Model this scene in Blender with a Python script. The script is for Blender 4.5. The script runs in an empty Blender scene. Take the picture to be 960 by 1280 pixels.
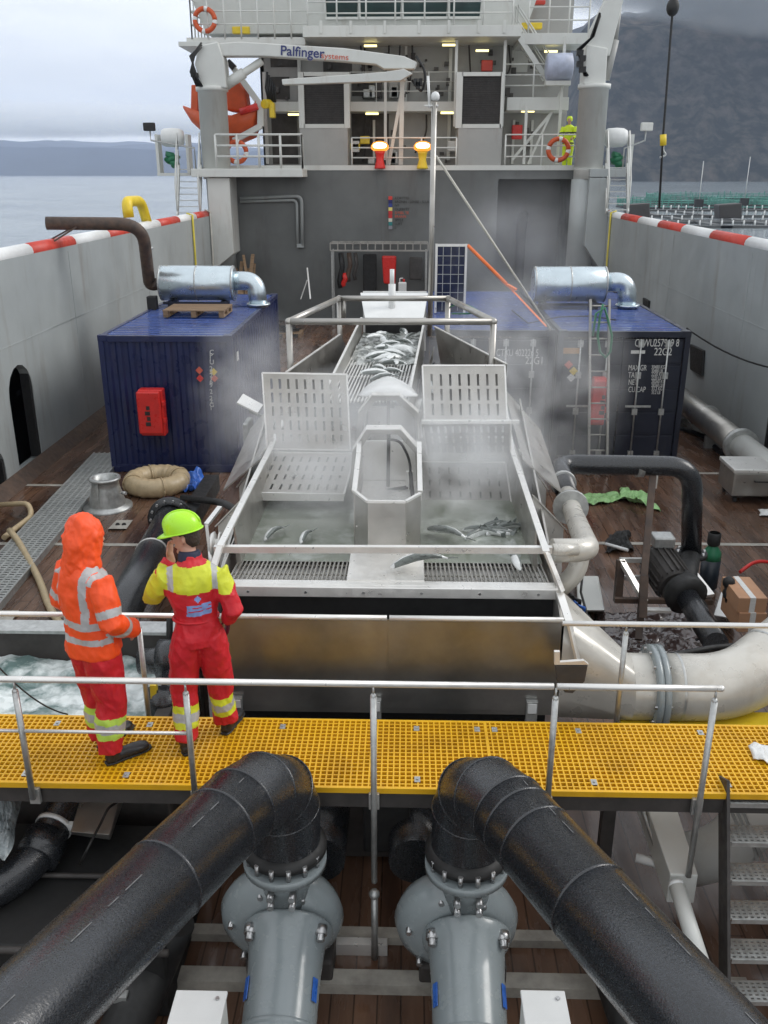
import bpy, bmesh, math, random
from mathutils import Vector, Matrix, noise
random.seed(7)
R = math.radians
S = bpy.context.scene
C = S.collection
# ---------------------------------------------------------------- camera
F, TH, YAW, H = 1120.0, math.atan(423/1120.0), R(1.436), 5.32
cam = bpy.data.objects.new('camera', bpy.data.cameras.new('camera'))
C.objects.link(cam)
cam.data.sensor_fit = 'VERTICAL'; cam.data.sensor_height = 24; cam.data.sensor_width = 18
cam.data.lens = F/1280*24
cam.location = (0, 0, H); cam.rotation_euler = (math.pi/2-TH, 0, YAW)
cam.data.clip_start = 0.05; cam.data.clip_end = 60000
S.camera = cam
# ---------------------------------------------------------------- world and sun (overcast)
w = bpy.data.worlds.new('World'); S.world = w; w.use_nodes = True
nt = w.node_tree; nt.nodes.clear()
def N(nt, t, **k):
    n = nt.nodes.new(t)
    for a, b in k.items(): setattr(n, a, b)
    return n
sky = N(nt, 'ShaderNodeTexSky', sky_type='NISHITA', sun_disc=False, sun_elevation=R(36), sun_rotation=R(78), air_density=1.0, dust_density=2.0)
tc = N(nt, 'ShaderNodeTexCoord'); mp = N(nt, 'ShaderNodeMapping'); mp.inputs['Scale'].default_value = (1, 1, 4.5)
nz = N(nt, 'ShaderNodeTexNoise'); nz.inputs['Scale'].default_value = 3.2; nz.inputs['Detail'].default_value = 7; nz.inputs['Roughness'].default_value = .55
cr = N(nt, 'ShaderNodeValToRGB')
cr.color_ramp.elements[0].position = .33; cr.color_ramp.elements[0].color = (7.2, 7.5, 7.9, 1)
cr.color_ramp.elements[1].position = .60; cr.color_ramp.elements[1].color = (9.4, 9.6, 9.8, 1)
mx = N(nt, 'ShaderNodeMix', data_type='RGBA'); mx.inputs['Factor'].default_value = .93
bg = N(nt, 'ShaderNodeBackground'); bg.inputs['Strength'].default_value = .118
wo = N(nt, 'ShaderNodeOutputWorld')
L = nt.links.new
L(tc.outputs['Generated'], mp.inputs['Vector']); L(mp.outputs[0], nz.inputs['Vector']); L(nz.outputs['Fac'], cr.inputs['Fac'])
L(sky.outputs[0], mx.inputs['A']); L(cr.outputs[0], mx.inputs['B']); L(mx.outputs['Result'], bg.inputs['Color']); L(bg.outputs[0], wo.inputs[0])
sun = bpy.data.objects.new('sun', bpy.data.lights.new('sun', 'SUN')); C.objects.link(sun)
sun.data.energy = 1.35; sun.data.angle = R(26); sun.data.color = (1, .97, .93)
sun.rotation_euler = (R(54), 0, R(102))
S.view_settings.view_transform = 'Standard'; S.view_settings.look = 'None'; S.view_settings.gamma = 1
S.view_settings.use_curve_mapping = False; S.view_settings.exposure = 0.17
S.cycles.max_bounces = 8; S.cycles.volume_bounces = 4; S.cycles.volume_max_steps = 96
# ---------------------------------------------------------------- helpers
_ct, _st, _cy, _sy = math.cos(TH), math.sin(TH), math.cos(YAW), math.sin(YAW)
def at(px, py, Y=None, z=None, X=None, d=None):
    """world point seen at a picture position at a given plane"""
    a = (px-480)/F; b = (py-640)/F
    fw = _ct - b*_st; dn = _st + b*_ct
    dx = a*_cy - fw*_sy; dy = fw*_cy + a*_sy; dz = -dn
    if Y is not None: t = Y/dy
    elif z is not None: t = (z-H)/dz
    elif X is not None: t = X/dx
    else: t = d
    return Vector((dx*t, dy*t, H+dz*t))
ORG = {}
def tag(o, label=None, cat=None, group=None, kind=None):
    if label: o['label'] = label
    if cat: o['category'] = cat
    if group: o['group'] = group
    if kind: o['kind'] = kind
    return o
def T(name, label, cat, loc=(0, 0, 0), group=None):
    o = bpy.data.objects.new(name, None); C.objects.link(o); o.location = loc; o.empty_display_size = .1
    ORG[o.name] = Vector(loc); return tag(o, label, cat, group)
class MB:
    def __init__(s): s.bm = bmesh.new(); s.mi = 0; s.smooth = False
    def _f(s, vs, sm=None):
        try:
            f = s.bm.faces.new(vs); f.material_index = s.mi; f.smooth = s.smooth if sm is None else sm
            return f
        except ValueError: return None
    def face(s, pts): return s._f([s.bm.verts.new(p) for p in pts])
    def box(s, a, b, M=None):
        a = Vector(a); b = Vector(b)
        x0, x1 = sorted((a.x, b.x)); y0, y1 = sorted((a.y, b.y)); z0, z1 = sorted((a.z, b.z))
        P = [(x0,y0,z0),(x1,y0,z0),(x1,y1,z0),(x0,y1,z0),(x0,y0,z1),(x1,y0,z1),(x1,y1,z1),(x0,y1,z1)]
        if M is not None: P = [M @ Vector(p) for p in P]
        v = [s.bm.verts.new(p) for p in P]
        for q in ((0,3,2,1),(4,5,6,7),(0,1,5,4),(1,2,6,5),(2,3,7,6),(3,0,4,7)): s._f([v[i] for i in q], False)
        return s
    def hexa(s, P):
        v = [s.bm.verts.new(p) for p in P]
        for q in ((0,3,2,1),(4,5,6,7),(0,1,5,4),(1,2,6,5),(2,3,7,6),(3,0,4,7)): s._f([v[i] for i in q], False)
        return s
    def bar(s, a, b, wd, ht=None, up=(0, 0, 1)):
        """rectangular bar between two points"""
        a = Vector(a); b = Vector(b); ht = ht or wd; d = (b-a).normalized(); up = Vector(up)
        if abs(d.dot(up)) > .98: up = Vector((0, 1, 0))
        sx = d.cross(up).normalized()*wd/2; sy = sx.cross(d).normalized()*ht/2
        return s.hexa([a-sx-sy, a+sx-sy, b+sx-sy, b-sx-sy, a-sx+sy, a+sx+sy, b+sx+sy, b-sx+sy])
    def ring(s, c, d, r, n, ry=None, up=(0, 0, 1)):
        d = Vector(d).normalized(); up = Vector(up)
        if abs(d.dot(up)) > .97: up = Vector((0, 1, 0))
        u = d.cross(up).normalized(); v = u.cross(d).normalized(); ry = r if ry is None else ry
        return [s.bm.verts.new(Vector(c)+u*math.cos(2*math.pi*i/n)*r+v*math.sin(2*math.pi*i/n)*ry) for i in range(n)]
    def bridge(s, r0, r1, sm=True):
        n = len(r0)
        for i in range(n): s._f([r0[i], r0[(i+1) % n], r1[(i+1) % n], r1[i]], sm)
    def cyl(s, a, b, r, r2=None, n=12, caps=True):
        a = Vector(a); b = Vector(b); r2 = r if r2 is None else r2
        A = s.ring(a, b-a, r, n); B = s.ring(b, b-a, r2, n); s.bridge(A, B)
        if caps: s._f(A[::-1], False); s._f(B, False)
        return s
    def tube(s, pts, r, n=10, caps=True, rs=None):
        pts = [Vector(p) for p in pts]; prev = None; first = None
        up = None
        for i, p in enumerate(pts):
            d = (pts[min(i+1, len(pts)-1)]-pts[max(i-1, 0)]).normalized()
            if up is None: up = Vector((0, 0, 1)) if abs(d.z) < .9 else Vector((0, 1, 0))
            u = d.cross(up).normalized(); up = u.cross(d).normalized()
            rr = rs[i] if rs else r
            k = 1.0
            if 0 < i < len(pts)-1:
                c = (p-pts[i-1]).normalized().dot((pts[i+1]-p).normalized()); k = 1.0
            Rg = [s.bm.verts.new(p+u*math.cos(2*math.pi*j/n)*rr+up*math.sin(2*math.pi*j/n)*rr) for j in range(n)]
            if prev: s.bridge(prev, Rg)
            else: first = Rg
            prev = Rg
        if caps: s._f(first[::-1], False); s._f(prev, False)
        return s
    def lathe(s, c, ax, prof, n=24, cap=True):
        """prof: list of (distance along axis, radius)"""
        ax = Vector(ax).normalized(); prev = None; first = None
        for t, r in prof:
            Rg = s.ring(Vector(c)+ax*t, ax, max(r, 1e-4), n)
            if prev: s.bridge(prev, Rg)
            else: first = Rg
            prev = Rg
        if cap: s._f(first[::-1], False); s._f(prev, False)
        return s
    def sph(s, c, r, n=12, sc=(1, 1, 1)):
        m = n//2+1; rings = []
        c = Vector(c)
        for i in range(m+1):
            ph = math.pi*i/m
            rings.append([s.bm.verts.new(c+Vector((math.sin(ph)*math.cos(2*math.pi*j/n)*r*sc[0], math.sin(ph)*math.sin(2*math.pi*j/n)*r*sc[1], math.cos(ph)*r*sc[2]))) for j in range(n)] if 0 < i < m else [s.bm.verts.new(c+Vector((0, 0, (r if i == 0 else -r)*sc[2])))])
        for i in range(m):
            a, b = rings[i], rings[i+1]
            for j in range(n):
                k = (j+1) % n
                if len(a) == 1: s._f([a[0], b[j], b[k]], True)
                elif len(b) == 1: s._f([a[k], a[j], b[0]], True)
                else: s._f([a[k], a[j], b[j], b[k]], True)
        return s
    def prism(s, poly, ext):
        ext = Vector(ext); A = [s.bm.verts.new(p) for p in poly]; B = [s.bm.verts.new(Vector(p)+ext) for p in poly]
        s._f(A[::-1], False); s._f(B, False); n = len(A)
        for i in range(n): s._f([A[i], A[(i+1) % n], B[(i+1) % n], B[i]], False)
        return s
    def clusters(s):
        """groups of loose islands that lie close together"""
        seen = {}; isl = []
        s.bm.verts.ensure_lookup_table(); s.bm.verts.index_update()
        for v in s.bm.verts:
            if v.index in seen: continue
            st = [v]; seen[v.index] = len(isl); lo = v.co.copy(); hi = v.co.copy()
            while st:
                q = st.pop()
                for k in range(3): lo[k] = min(lo[k], q.co[k]); hi[k] = max(hi[k], q.co[k])
                for e in q.link_edges:
                    r = e.other_vert(q)
                    if r.index not in seen: seen[r.index] = len(isl); st.append(r)
            isl.append((lo, hi))
        k = len(isl)
        if k < 2 or k > 260: return 1, None
        par = list(range(k))
        def fd(i):
            while par[i] != i: i = par[i]
            return i
        for i in range(k):
            for j in range(i):
                if fd(i) == fd(j): continue
                gap = Vector([max(0, isl[i][0][a]-isl[j][1][a], isl[j][0][a]-isl[i][1][a]) for a in range(3)]).length
                big = max((isl[i][1]-isl[i][0]).length, (isl[j][1]-isl[j][0]).length)
                if gap < .5*big: par[fd(i)] = fd(j)
        roots = sorted({fd(i) for i in range(k)}); return len(roots), {vi: roots.index(fd(ii)) for vi, ii in seen.items()}
    def build(s, name, mats, parent=None, bev=0, seg=2):
        if parent is not None:
            n, cl_ = s.clusters()
            if 1 < n <= 100:
                name = {'bolts': 'bolt', 'posts': 'post', 'rails': 'rail', 'pipes': 'pipe', 'flange_bolts': 'flange_bolt', 'lip_bolts': 'lip_bolt', 'rungs': 'rung', 'grid_lines': 'grid_line', 'cables': 'cable'}.get(name, name); last = None
                for c in range(n):
                    q = MB(); vm = {}
                    for f in s.bm.faces:
                        if cl_[f.verts[0].index] != c: continue
                        for v in f.verts:
                            if v.index not in vm: vm[v.index] = q.bm.verts.new(v.co)
                        g = q.bm.faces.new([vm[v.index] for v in f.verts]); g.smooth = f.smooth; g.material_index = f.material_index
                    last = q._link(name, mats, parent, bev, seg)
                s.bm.free(); return last
        return s._link(name, mats, parent, bev, seg)
    def _link(s, name, mats, parent=None, bev=0, seg=2):
        bmesh.ops.recalc_face_normals(s.bm, faces=s.bm.faces)
        me = bpy.data.meshes.new(name); 
        if parent is not None: org = ORG[parent.name]
        else:
            vs = [v.co for v in s.bm.verts]
            xs = [v.x for v in vs]; ys = [v.y for v in vs]; zs = [v.z for v in vs]
            org = Vector(((min(xs)+max(xs))/2, (min(ys)+max(ys))/2, min(zs)))
        bmesh.ops.translate(s.bm, vec=-org, verts=s.bm.verts)
        s.bm.to_mesh(me); s.bm.free()
        if not isinstance(mats, (list, tuple)): mats = [mats]
        for m in mats: me.materials.append(m)
        o = bpy.data.objects.new(name, me); C.objects.link(o); ORG[o.name] = org.copy()
        if parent is not None: o.parent = parent
        else: o.location = org
        if bev:
            b = o.modifiers.new('bevel', 'BEVEL'); b.width = bev; b.segments = seg; b.limit_method = 'ANGLE'; b.angle_limit = R(40)
        return o
def kids(o): return [c for c in bpy.data.objects if c.parent == o]
def copy_tree(o, parent=None, off=(0, 0, 0), label=None):
    c = o.copy(); C.objects.link(c); c.parent = parent
    if parent is None:
        c.location = o.location+Vector(off)
        if label: c['label'] = label
        ORG[c.name] = Vector(c.location)
    for k in kids(o): copy_tree(k, c)
    return c
def arc(pts, rad, n=6):
    """round the corners of a polyline"""
    pts = [Vector(p) for p in pts]; out = [pts[0]]
    for i in range(1, len(pts)-1):
        a, b, c = pts[i-1], pts[i], pts[i+1]
        r = rad[i-1] if isinstance(rad, (list, tuple)) else rad
        d0 = (a-b); d1 = (c-b); l = min(r, d0.length*.49, d1.length*.49)
        p0 = b+d0.normalized()*l; p1 = b+d1.normalized()*l
        for k in range(n+1):
            t = k/n; out.append((1-t)**2*p0+2*t*(1-t)*b+t*t*p1)
    out.append(pts[-1]); return out
def sag(a, b, dz, n=12):
    a = Vector(a); b = Vector(b)
    return [a.lerp(b, i/n)-Vector((0, 0, dz*4*(i/n)*(1-i/n))) for i in range(n+1)]
# ---------------------------------------------------------------- materials
def mat(name, col, rough=.5, metal=0.0, var=.15, scale=4.0, bump=0.0, bscale=None, spec=.5, rv=.12, stretch=None, col2=None, th=None, emit=None, trans=0, detail=5, coat=0):
    m = bpy.data.materials.new(name); m.use_nodes = True; nt = m.node_tree; L = nt.links.new
    b = nt.nodes['Principled BSDF']
    b.inputs['Metallic'].default_value = metal; b.inputs['Roughness'].default_value = rough
    b.inputs['Specular IOR Level'].default_value = spec; b.inputs['Coat Weight'].default_value = coat
    b.inputs['Coat Roughness'].default_value = .12
    tc = N(nt, 'ShaderNodeTexCoord'); mp = N(nt, 'ShaderNodeMapping')
    if stretch: mp.inputs['Scale'].default_value = stretch
    L(tc.outputs['Object'], mp.inputs['Vector'])
    nz = N(nt, 'ShaderNodeTexNoise'); nz.inputs['Scale'].default_value = scale; nz.inputs['Detail'].default_value = detail; nz.inputs['Roughness'].default_value = .62
    L(mp.outputs[0], nz.inputs['Vector'])
    r = N(nt, 'ShaderNodeValToRGB'); e = r.color_ramp.elements
    e[0].position, e[1].position = th or (.3, .72)
    c = Vector(col); c2 = Vector(col2) if col2 else c*(1+var); c1 = c*(1-var) if not col2 else c
    e[0].color = (*c1, 1); e[1].color = (*[min(x, .95) for x in c2], 1)
    L(nz.outputs['Fac'], r.inputs['Fac']); L(r.outputs[0], b.inputs['Base Color'])
    if rv:
        mr = N(nt, 'ShaderNodeMapRange'); mr.inputs['To Min'].default_value = max(rough-rv, .02); mr.inputs['To Max'].default_value = min(rough+rv, 1)
        n2 = N(nt, 'ShaderNodeTexNoise'); n2.inputs['Scale'].default_value = scale*2.3; n2.inputs['Detail'].default_value = 4
        L(mp.outputs[0], n2.inputs['Vector']); L(n2.outputs['Fac'], mr.inputs['Value']); mr.inputs['From Min'].default_value = .3; mr.inputs['From Max'].default_value = .7
        L(mr.outputs[0], b.inputs['Roughness'])
    if bump:
        n3 = N(nt, 'ShaderNodeTexNoise'); n3.inputs['Scale'].default_value = bscale or scale*6; n3.inputs['Detail'].default_value = 4
        L(mp.outputs[0], n3.inputs['Vector']); bp = N(nt, 'ShaderNodeBump'); bp.inputs['Strength'].default_value = bump; bp.inputs['Distance'].default_value = .02
        L(n3.outputs['Fac'], bp.inputs['Height']); L(bp.outputs[0], b.inputs['Normal'])
    if emit: b.inputs['Emission Color'].default_value = (*emit[0], 1); b.inputs['Emission Strength'].default_value = emit[1]
    if trans: b.inputs['Transmission Weight'].default_value = trans
    return m
M = {}
def streaks(m, col, amt, sx=3.0, sz=.25, th=(.55, .75)):
    """vertical run marks (rust, dirt) mixed over a paint"""
    nt = m.node_tree; L = nt.links.new; b = nt.nodes['Principled BSDF']; src = b.inputs['Base Color'].links[0].from_socket
    tc = N(nt, 'ShaderNodeTexCoord'); mp = N(nt, 'ShaderNodeMapping'); mp.inputs['Scale'].default_value = (sx, sx, sz); L(tc.outputs['Object'], mp.inputs['Vector'])
    nz = N(nt, 'ShaderNodeTexNoise'); nz.inputs['Scale'].default_value = 1.0; nz.inputs['Detail'].default_value = 8; nz.inputs['Roughness'].default_value = .7; L(mp.outputs[0], nz.inputs['Vector'])
    mr = N(nt, 'ShaderNodeMapRange'); mr.inputs['From Min'].default_value = th[0]; mr.inputs['From Max'].default_value = th[1]; mr.inputs['To Max'].default_value = amt
    L(nz.outputs['Fac'], mr.inputs['Value'])
    mx = N(nt, 'ShaderNodeMix', data_type='RGBA'); L(mr.outputs[0], mx.inputs['Factor']); L(src, mx.inputs['A']); mx.inputs['B'].default_value = (*col, 1)
    L(mx.outputs['Result'], b.inputs['Base Color']); return m
M['hull'] = streaks(mat('hull_grey_paint', (.34, .365, .365), .5, var=.12, scale=.55, bump=.12, bscale=3), (.17, .13, .09), .55, 2.2, .28, (.55, .78))
M['wall'] = streaks(mat('bulkhead_grey_paint', (.125, .132, .13), .5, var=.16, scale=.7, bump=.1, bscale=2), (.07, .06, .055), .5, 1.6, .3)
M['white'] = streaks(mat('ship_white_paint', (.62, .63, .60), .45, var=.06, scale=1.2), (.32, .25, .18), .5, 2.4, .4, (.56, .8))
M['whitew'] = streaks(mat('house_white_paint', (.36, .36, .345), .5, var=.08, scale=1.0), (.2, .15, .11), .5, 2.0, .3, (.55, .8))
M['red'] = mat('red_paint', (.55, .05, .03), .45, var=.12, scale=5)
M['redbox'] = mat('red_plastic', (.62, .025, .02), .35, var=.1, scale=8)
M['deck'] = mat('rusty_deck', (.058, .031, .021), .23, var=.5, scale=1.2, bump=.12, bscale=6, col2=(.19, .105, .066), rv=.2, detail=10, stretch=(2.2, .45, 1), th=(.34, .66))
M['deckline'] = mat('white_deck_line', (.36, .34, .30), .5, var=.3, scale=6)
M['steel'] = mat('stainless', (.43, .415, .385), .36, .8, var=.16, scale=2.5, bump=.03, bscale=30, rv=.1)
M['steelb'] = mat('bright_stainless_edge', (.80, .79, .76), .38, .6, var=.06, scale=6)
M['steeld'] = mat('brushed_sheet', (.33, .328, .315), .34, .88, var=.3, scale=1.4, bump=.05, bscale=7, rv=.06)
M['galv'] = mat('galvanised', (.48, .49, .48), .42, .7, var=.2, scale=14)
M['alu'] = mat('foil_cladding', (.60, .68, .72), .3, .85, var=.08, scale=3, bump=.05, bscale=5, rv=.05)
M['black'] = mat('black_pe_pipe', (.012, .013, .015), .27, scale=60, bump=.12, bscale=75, rv=.15, spec=.75, col2=(.022, .025, .030), th=(.35, .68), detail=8)
M['rubber'] = mat('black_rubber', (.015, .015, .015), .6, var=.3, scale=8)
M['navy'] = streaks(mat('navy_container_paint', (.011, .018, .072), .34, var=.25, scale=2, bump=.05, bscale=6), (.05, .04, .05), .5, 4, .6)
M['navyd'] = streaks(mat('dark_container_paint', (.012, .015, .028), .42, var=.25, scale=2, bump=.05, bscale=6), (.06, .055, .055), .5, 4, .6)
M['roofb'] = mat('container_roof_sky_blue', (.02, .055, .22), .18, var=.35, scale=2.2, bump=.08, bscale=5, rv=.14, spec=.7)  # lighter blue puts the sky's reflection into the roof colour
M['yellow'] = mat('yellow_grp_grating', (.54, .275, .010), .42, col2=(.77, .43, .013), th=(.3, .5), scale=1.6, bump=.1, bscale=60)
M['yel'] = mat('yellow_paint', (.75, .55, .03), .4, var=.1, scale=6)
M['pumpg'] = mat('grey_green_enamel', (.255, .29, .30), .25, var=.05, scale=5, rv=.06, bump=.03, bscale=12, coat=.25)
M['rustpipe'] = mat('rusty_exhaust', (.045, .032, .027), .6, var=.4, scale=6, col2=(.12, .075, .05))
M['wood'] = mat('pallet_wood', (.23, .15, .085), .75, var=.3, scale=3, stretch=(1, 8, 8), bump=.2)
M['card'] = mat('cardboard', (.42, .23, .13), .7, var=.1, scale=4)
M['hose'] = mat('tan_hose', (.46, .36, .22), .38, var=.15, scale=10)
M['blue'] = mat('blue_plastic', (.03, .13, .50), .35, var=.3, scale=12, bump=.3, bscale=18)
M['glass'] = mat('dark_window', (.02, .045, .045), .08, var=.3, scale=1)
M['orange'] = mat('orange_boat', (.55, .085, .02), .45, var=.2, scale=2)
M['dark'] = mat('void_shade_and_gear', (.012, .012, .012), .7, var=.3)  # black for shade put into openings, also for dark gear
M['mesh'] = mat('dark_louvre', (.05, .045, .042), .6, var=.3, scale=6)
M['wpl'] = mat('white_plastic', (.72, .73, .72), .4, var=.05, scale=4)
M['ink'] = mat('blue_lettering', (.03, .04, .16), .5, var=.05)
M['txt'] = mat('white_lettering', (.62, .62, .60), .5, var=.1, scale=30)
M['stripe'] = mat('worn_stripe', (.16, .16, .16), .5, var=.5, scale=40)
M['txtb'] = mat('black_lettering', (.02, .02, .02), .5)
M['redtxt'] = mat('red_lettering', (.6, .10, .05), .5)
M['green'] = mat('green_paint', (.02, .17, .08), .4)
M['rope'] = mat('white_rope', (.6, .58, .52), .8); M['yrope'] = mat('yellow_rope', (.6, .5, .06), .7)
M['strap'] = mat('orange_strap', (.75, .16, .03), .6)
M['bolt'] = mat('bolt_steel', (.5, .5, .5), .3, .9)
M['pale'] = streaks(mat('pale_dirty_steel', (.56, .54, .49), .34, .25, var=.12, scale=3), (.3, .24, .17), .4, 2, .6)
M['fish'] = mat('silver_fish', (.72, .74, .73), .25, .1, var=.2, scale=9, rv=.05)
M['fishd'] = mat('fish_back', (.16, .18, .17), .3, .1, var=.3, scale=9)
def planks(m, row=.16):
    """dark seams between boards running along the ship"""
    nt = m.node_tree; L = nt.links.new; b = nt.nodes['Principled BSDF']; src = b.inputs['Base Color'].links[0].from_socket
    tc = N(nt, 'ShaderNodeTexCoord'); mp = N(nt, 'ShaderNodeMapping'); mp.inputs['Rotation'].default_value = (0, 0, math.pi/2); L(tc.outputs['Object'], mp.inputs['Vector'])
    br = N(nt, 'ShaderNodeTexBrick'); br.inputs['Color1'].default_value = (1, 1, 1, 1); br.inputs['Color2'].default_value = (.72, .72, .72, 1); br.inputs['Mortar'].default_value = (.3, .3, .3, 1)
    br.inputs['Scale'].default_value = 1; br.inputs['Brick Width'].default_value = 3.6; br.inputs['Row Height'].default_value = row; br.inputs['Mortar Size'].default_value = .006; L(mp.outputs[0], br.inputs['Vector'])
    mx = N(nt, 'ShaderNodeMix', data_type='RGBA', blend_type='MULTIPLY'); mx.inputs['Factor'].default_value = 1; L(src, mx.inputs['A']); L(br.outputs['Color'], mx.inputs['B']); L(mx.outputs['Result'], b.inputs['Base Color'])
planks(M['deck'])
def text(s, size, loc, rot, m, parent, name='lettering', sx=1.0, align='LEFT', bold=0):
    cu = bpy.data.curves.new('t', 'FONT'); cu.body = s; cu.size = size; cu.extrude = .003; cu.align_x = align; cu.offset = bold
    o = bpy.data.objects.new('t', cu); C.objects.link(o); dg = bpy.context.evaluated_depsgraph_get()
    me = bpy.data.meshes.new_from_object(o.evaluated_get(dg)); bpy.data.objects.remove(o)
    Mx = Matrix.Translation(Vector(loc)) @ rot.to_4x4() @ Matrix.Diagonal((sx, 1, 1, 1)); me.transform(Mx)
    org = ORG[parent.name]; me.transform(Matrix.Translation(-org)); me.materials.clear(); me.materials.append(m)
    q = bpy.data.objects.new(name, me); C.objects.link(q); q.parent = parent; ORG[q.name] = org; return q
FR = Matrix.Rotation(math.pi/2, 3, 'X')       # faces the stern, towards -Y
# ---------------------------------------------------------------- sea, hills
SEA = -3.6
def seamat():
    m = mat('fjord_water', (.25, .29, .31), .12, var=.12, scale=.01, rv=.04, spec=.5)
    nt = m.node_tree; b = nt.nodes['Principled BSDF']; b.inputs['IOR'].default_value = 1.33
    tc = N(nt, 'ShaderNodeTexCoord'); n1 = N(nt, 'ShaderNodeTexNoise'); n1.inputs['Scale'].default_value = .55; n1.inputs['Detail'].default_value = 6; n1.inputs['Distortion'].default_value = .6
    mp = N(nt, 'ShaderNodeMapping'); mp.inputs['Scale'].default_value = (.55, 1, 1)
    bp = N(nt, 'ShaderNodeBump'); bp.inputs['Strength'].default_value = .8; bp.inputs['Distance'].default_value = .5
    L = nt.links.new; L(tc.outputs['Object'], mp.inputs['Vector']); L(mp.outputs[0], n1.inputs['Vector']); L(n1.outputs['Fac'], bp.inputs['Height']); L(bp.outputs[0], b.inputs['Normal'])
    return m
b = MB()
# the sea surrounds the hull: four sheets round the ship
for x0, y0, x1, y1 in ((-30000, -300, -7.4, 30000), (7.4, -300, 30000, 30000), (-7.4, 60, 7.4, 30000)):
    b.face([(x0, y0, SEA), (x1, y0, SEA), (x1, y1, SEA), (x0, y1, SEA)])
tag(b.build('sea', seamat()), kind='structure')
def hill(name, x0, x1, y0, y1, nx, ny, hf, m):
    b = MB(); g = []
    for j in range(ny+1):
        row = []
        for i in range(nx+1):
            x = x0+(x1-x0)*i/nx; y = y0+(y1-y0)*j/ny
            row.append(b.bm.verts.new((x, y, SEA+hf(x, y, j/ny))))
        g.append(row)
    for j in range(ny):
        for i in range(nx): b._f([g[j][i], g[j][i+1], g[j+1][i+1], g[j+1][i]], True)
    return tag(b.build(name, m), kind='structure')
m1 = mat('far_forest_slope', (.012, .02, .05), .95, scale=.006, col2=(.03, .045, .09), rv=0, spec=0)  # blue of the distant air is put into this slope colour
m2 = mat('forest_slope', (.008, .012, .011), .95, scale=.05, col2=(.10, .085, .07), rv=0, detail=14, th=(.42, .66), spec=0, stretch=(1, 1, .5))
def h1(x, y, t):
    n = noise.fractal(Vector((x/1500, y/1500, 3)), 1, 2, 5)
    return max(-20, min(t*8, 1)*(112+75*n+max(0, -x-900)*.008)+t*70*(1+n))-8*(t == 0)
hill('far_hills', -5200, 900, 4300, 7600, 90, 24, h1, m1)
def h2(x, y, t):
    n = noise.fractal(Vector((x/330, y/330, 9)), 1, 2, 6)
    return min(t*3.4, 1)**.8*(190+60*n)*min(1, max(0, (x-185)/80))+t*200*min(1, max(0, (x-230)/250))-6*(t == 0)+(n*14+9*noise.noise(Vector((x/17, y/40, 2))) if t > 0 else 0)
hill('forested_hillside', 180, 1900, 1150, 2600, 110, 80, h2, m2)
# ---------------------------------------------------------------- deck
DK = MB()
DK.box((-7.1, -4, -.4), (7.1, 36, 0)); tag(DK.build('deck', M['deck']), kind='structure')
b = MB()
for x0, x1, y in ((-7.0, -5.75, 15.3), (-7.05, -3.2, 12.55), (-7.05, -2.6, 9.35), (1.9, 7.0, 12.8), (4.8, 7.0, 16.3)):
    b.box((x0, y-.05, .003), (x1, y+.05, .007))
b.box((-5.2, 8.75, .003), (-4.3, 8.83, .008))
for k in range(5): b.box((-2.9, 26.0+k*.9, .003), (-1.5, 26.06+k*.9, .007))
tag(b.build('deck_marking', M['deckline']), kind='structure')
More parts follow.
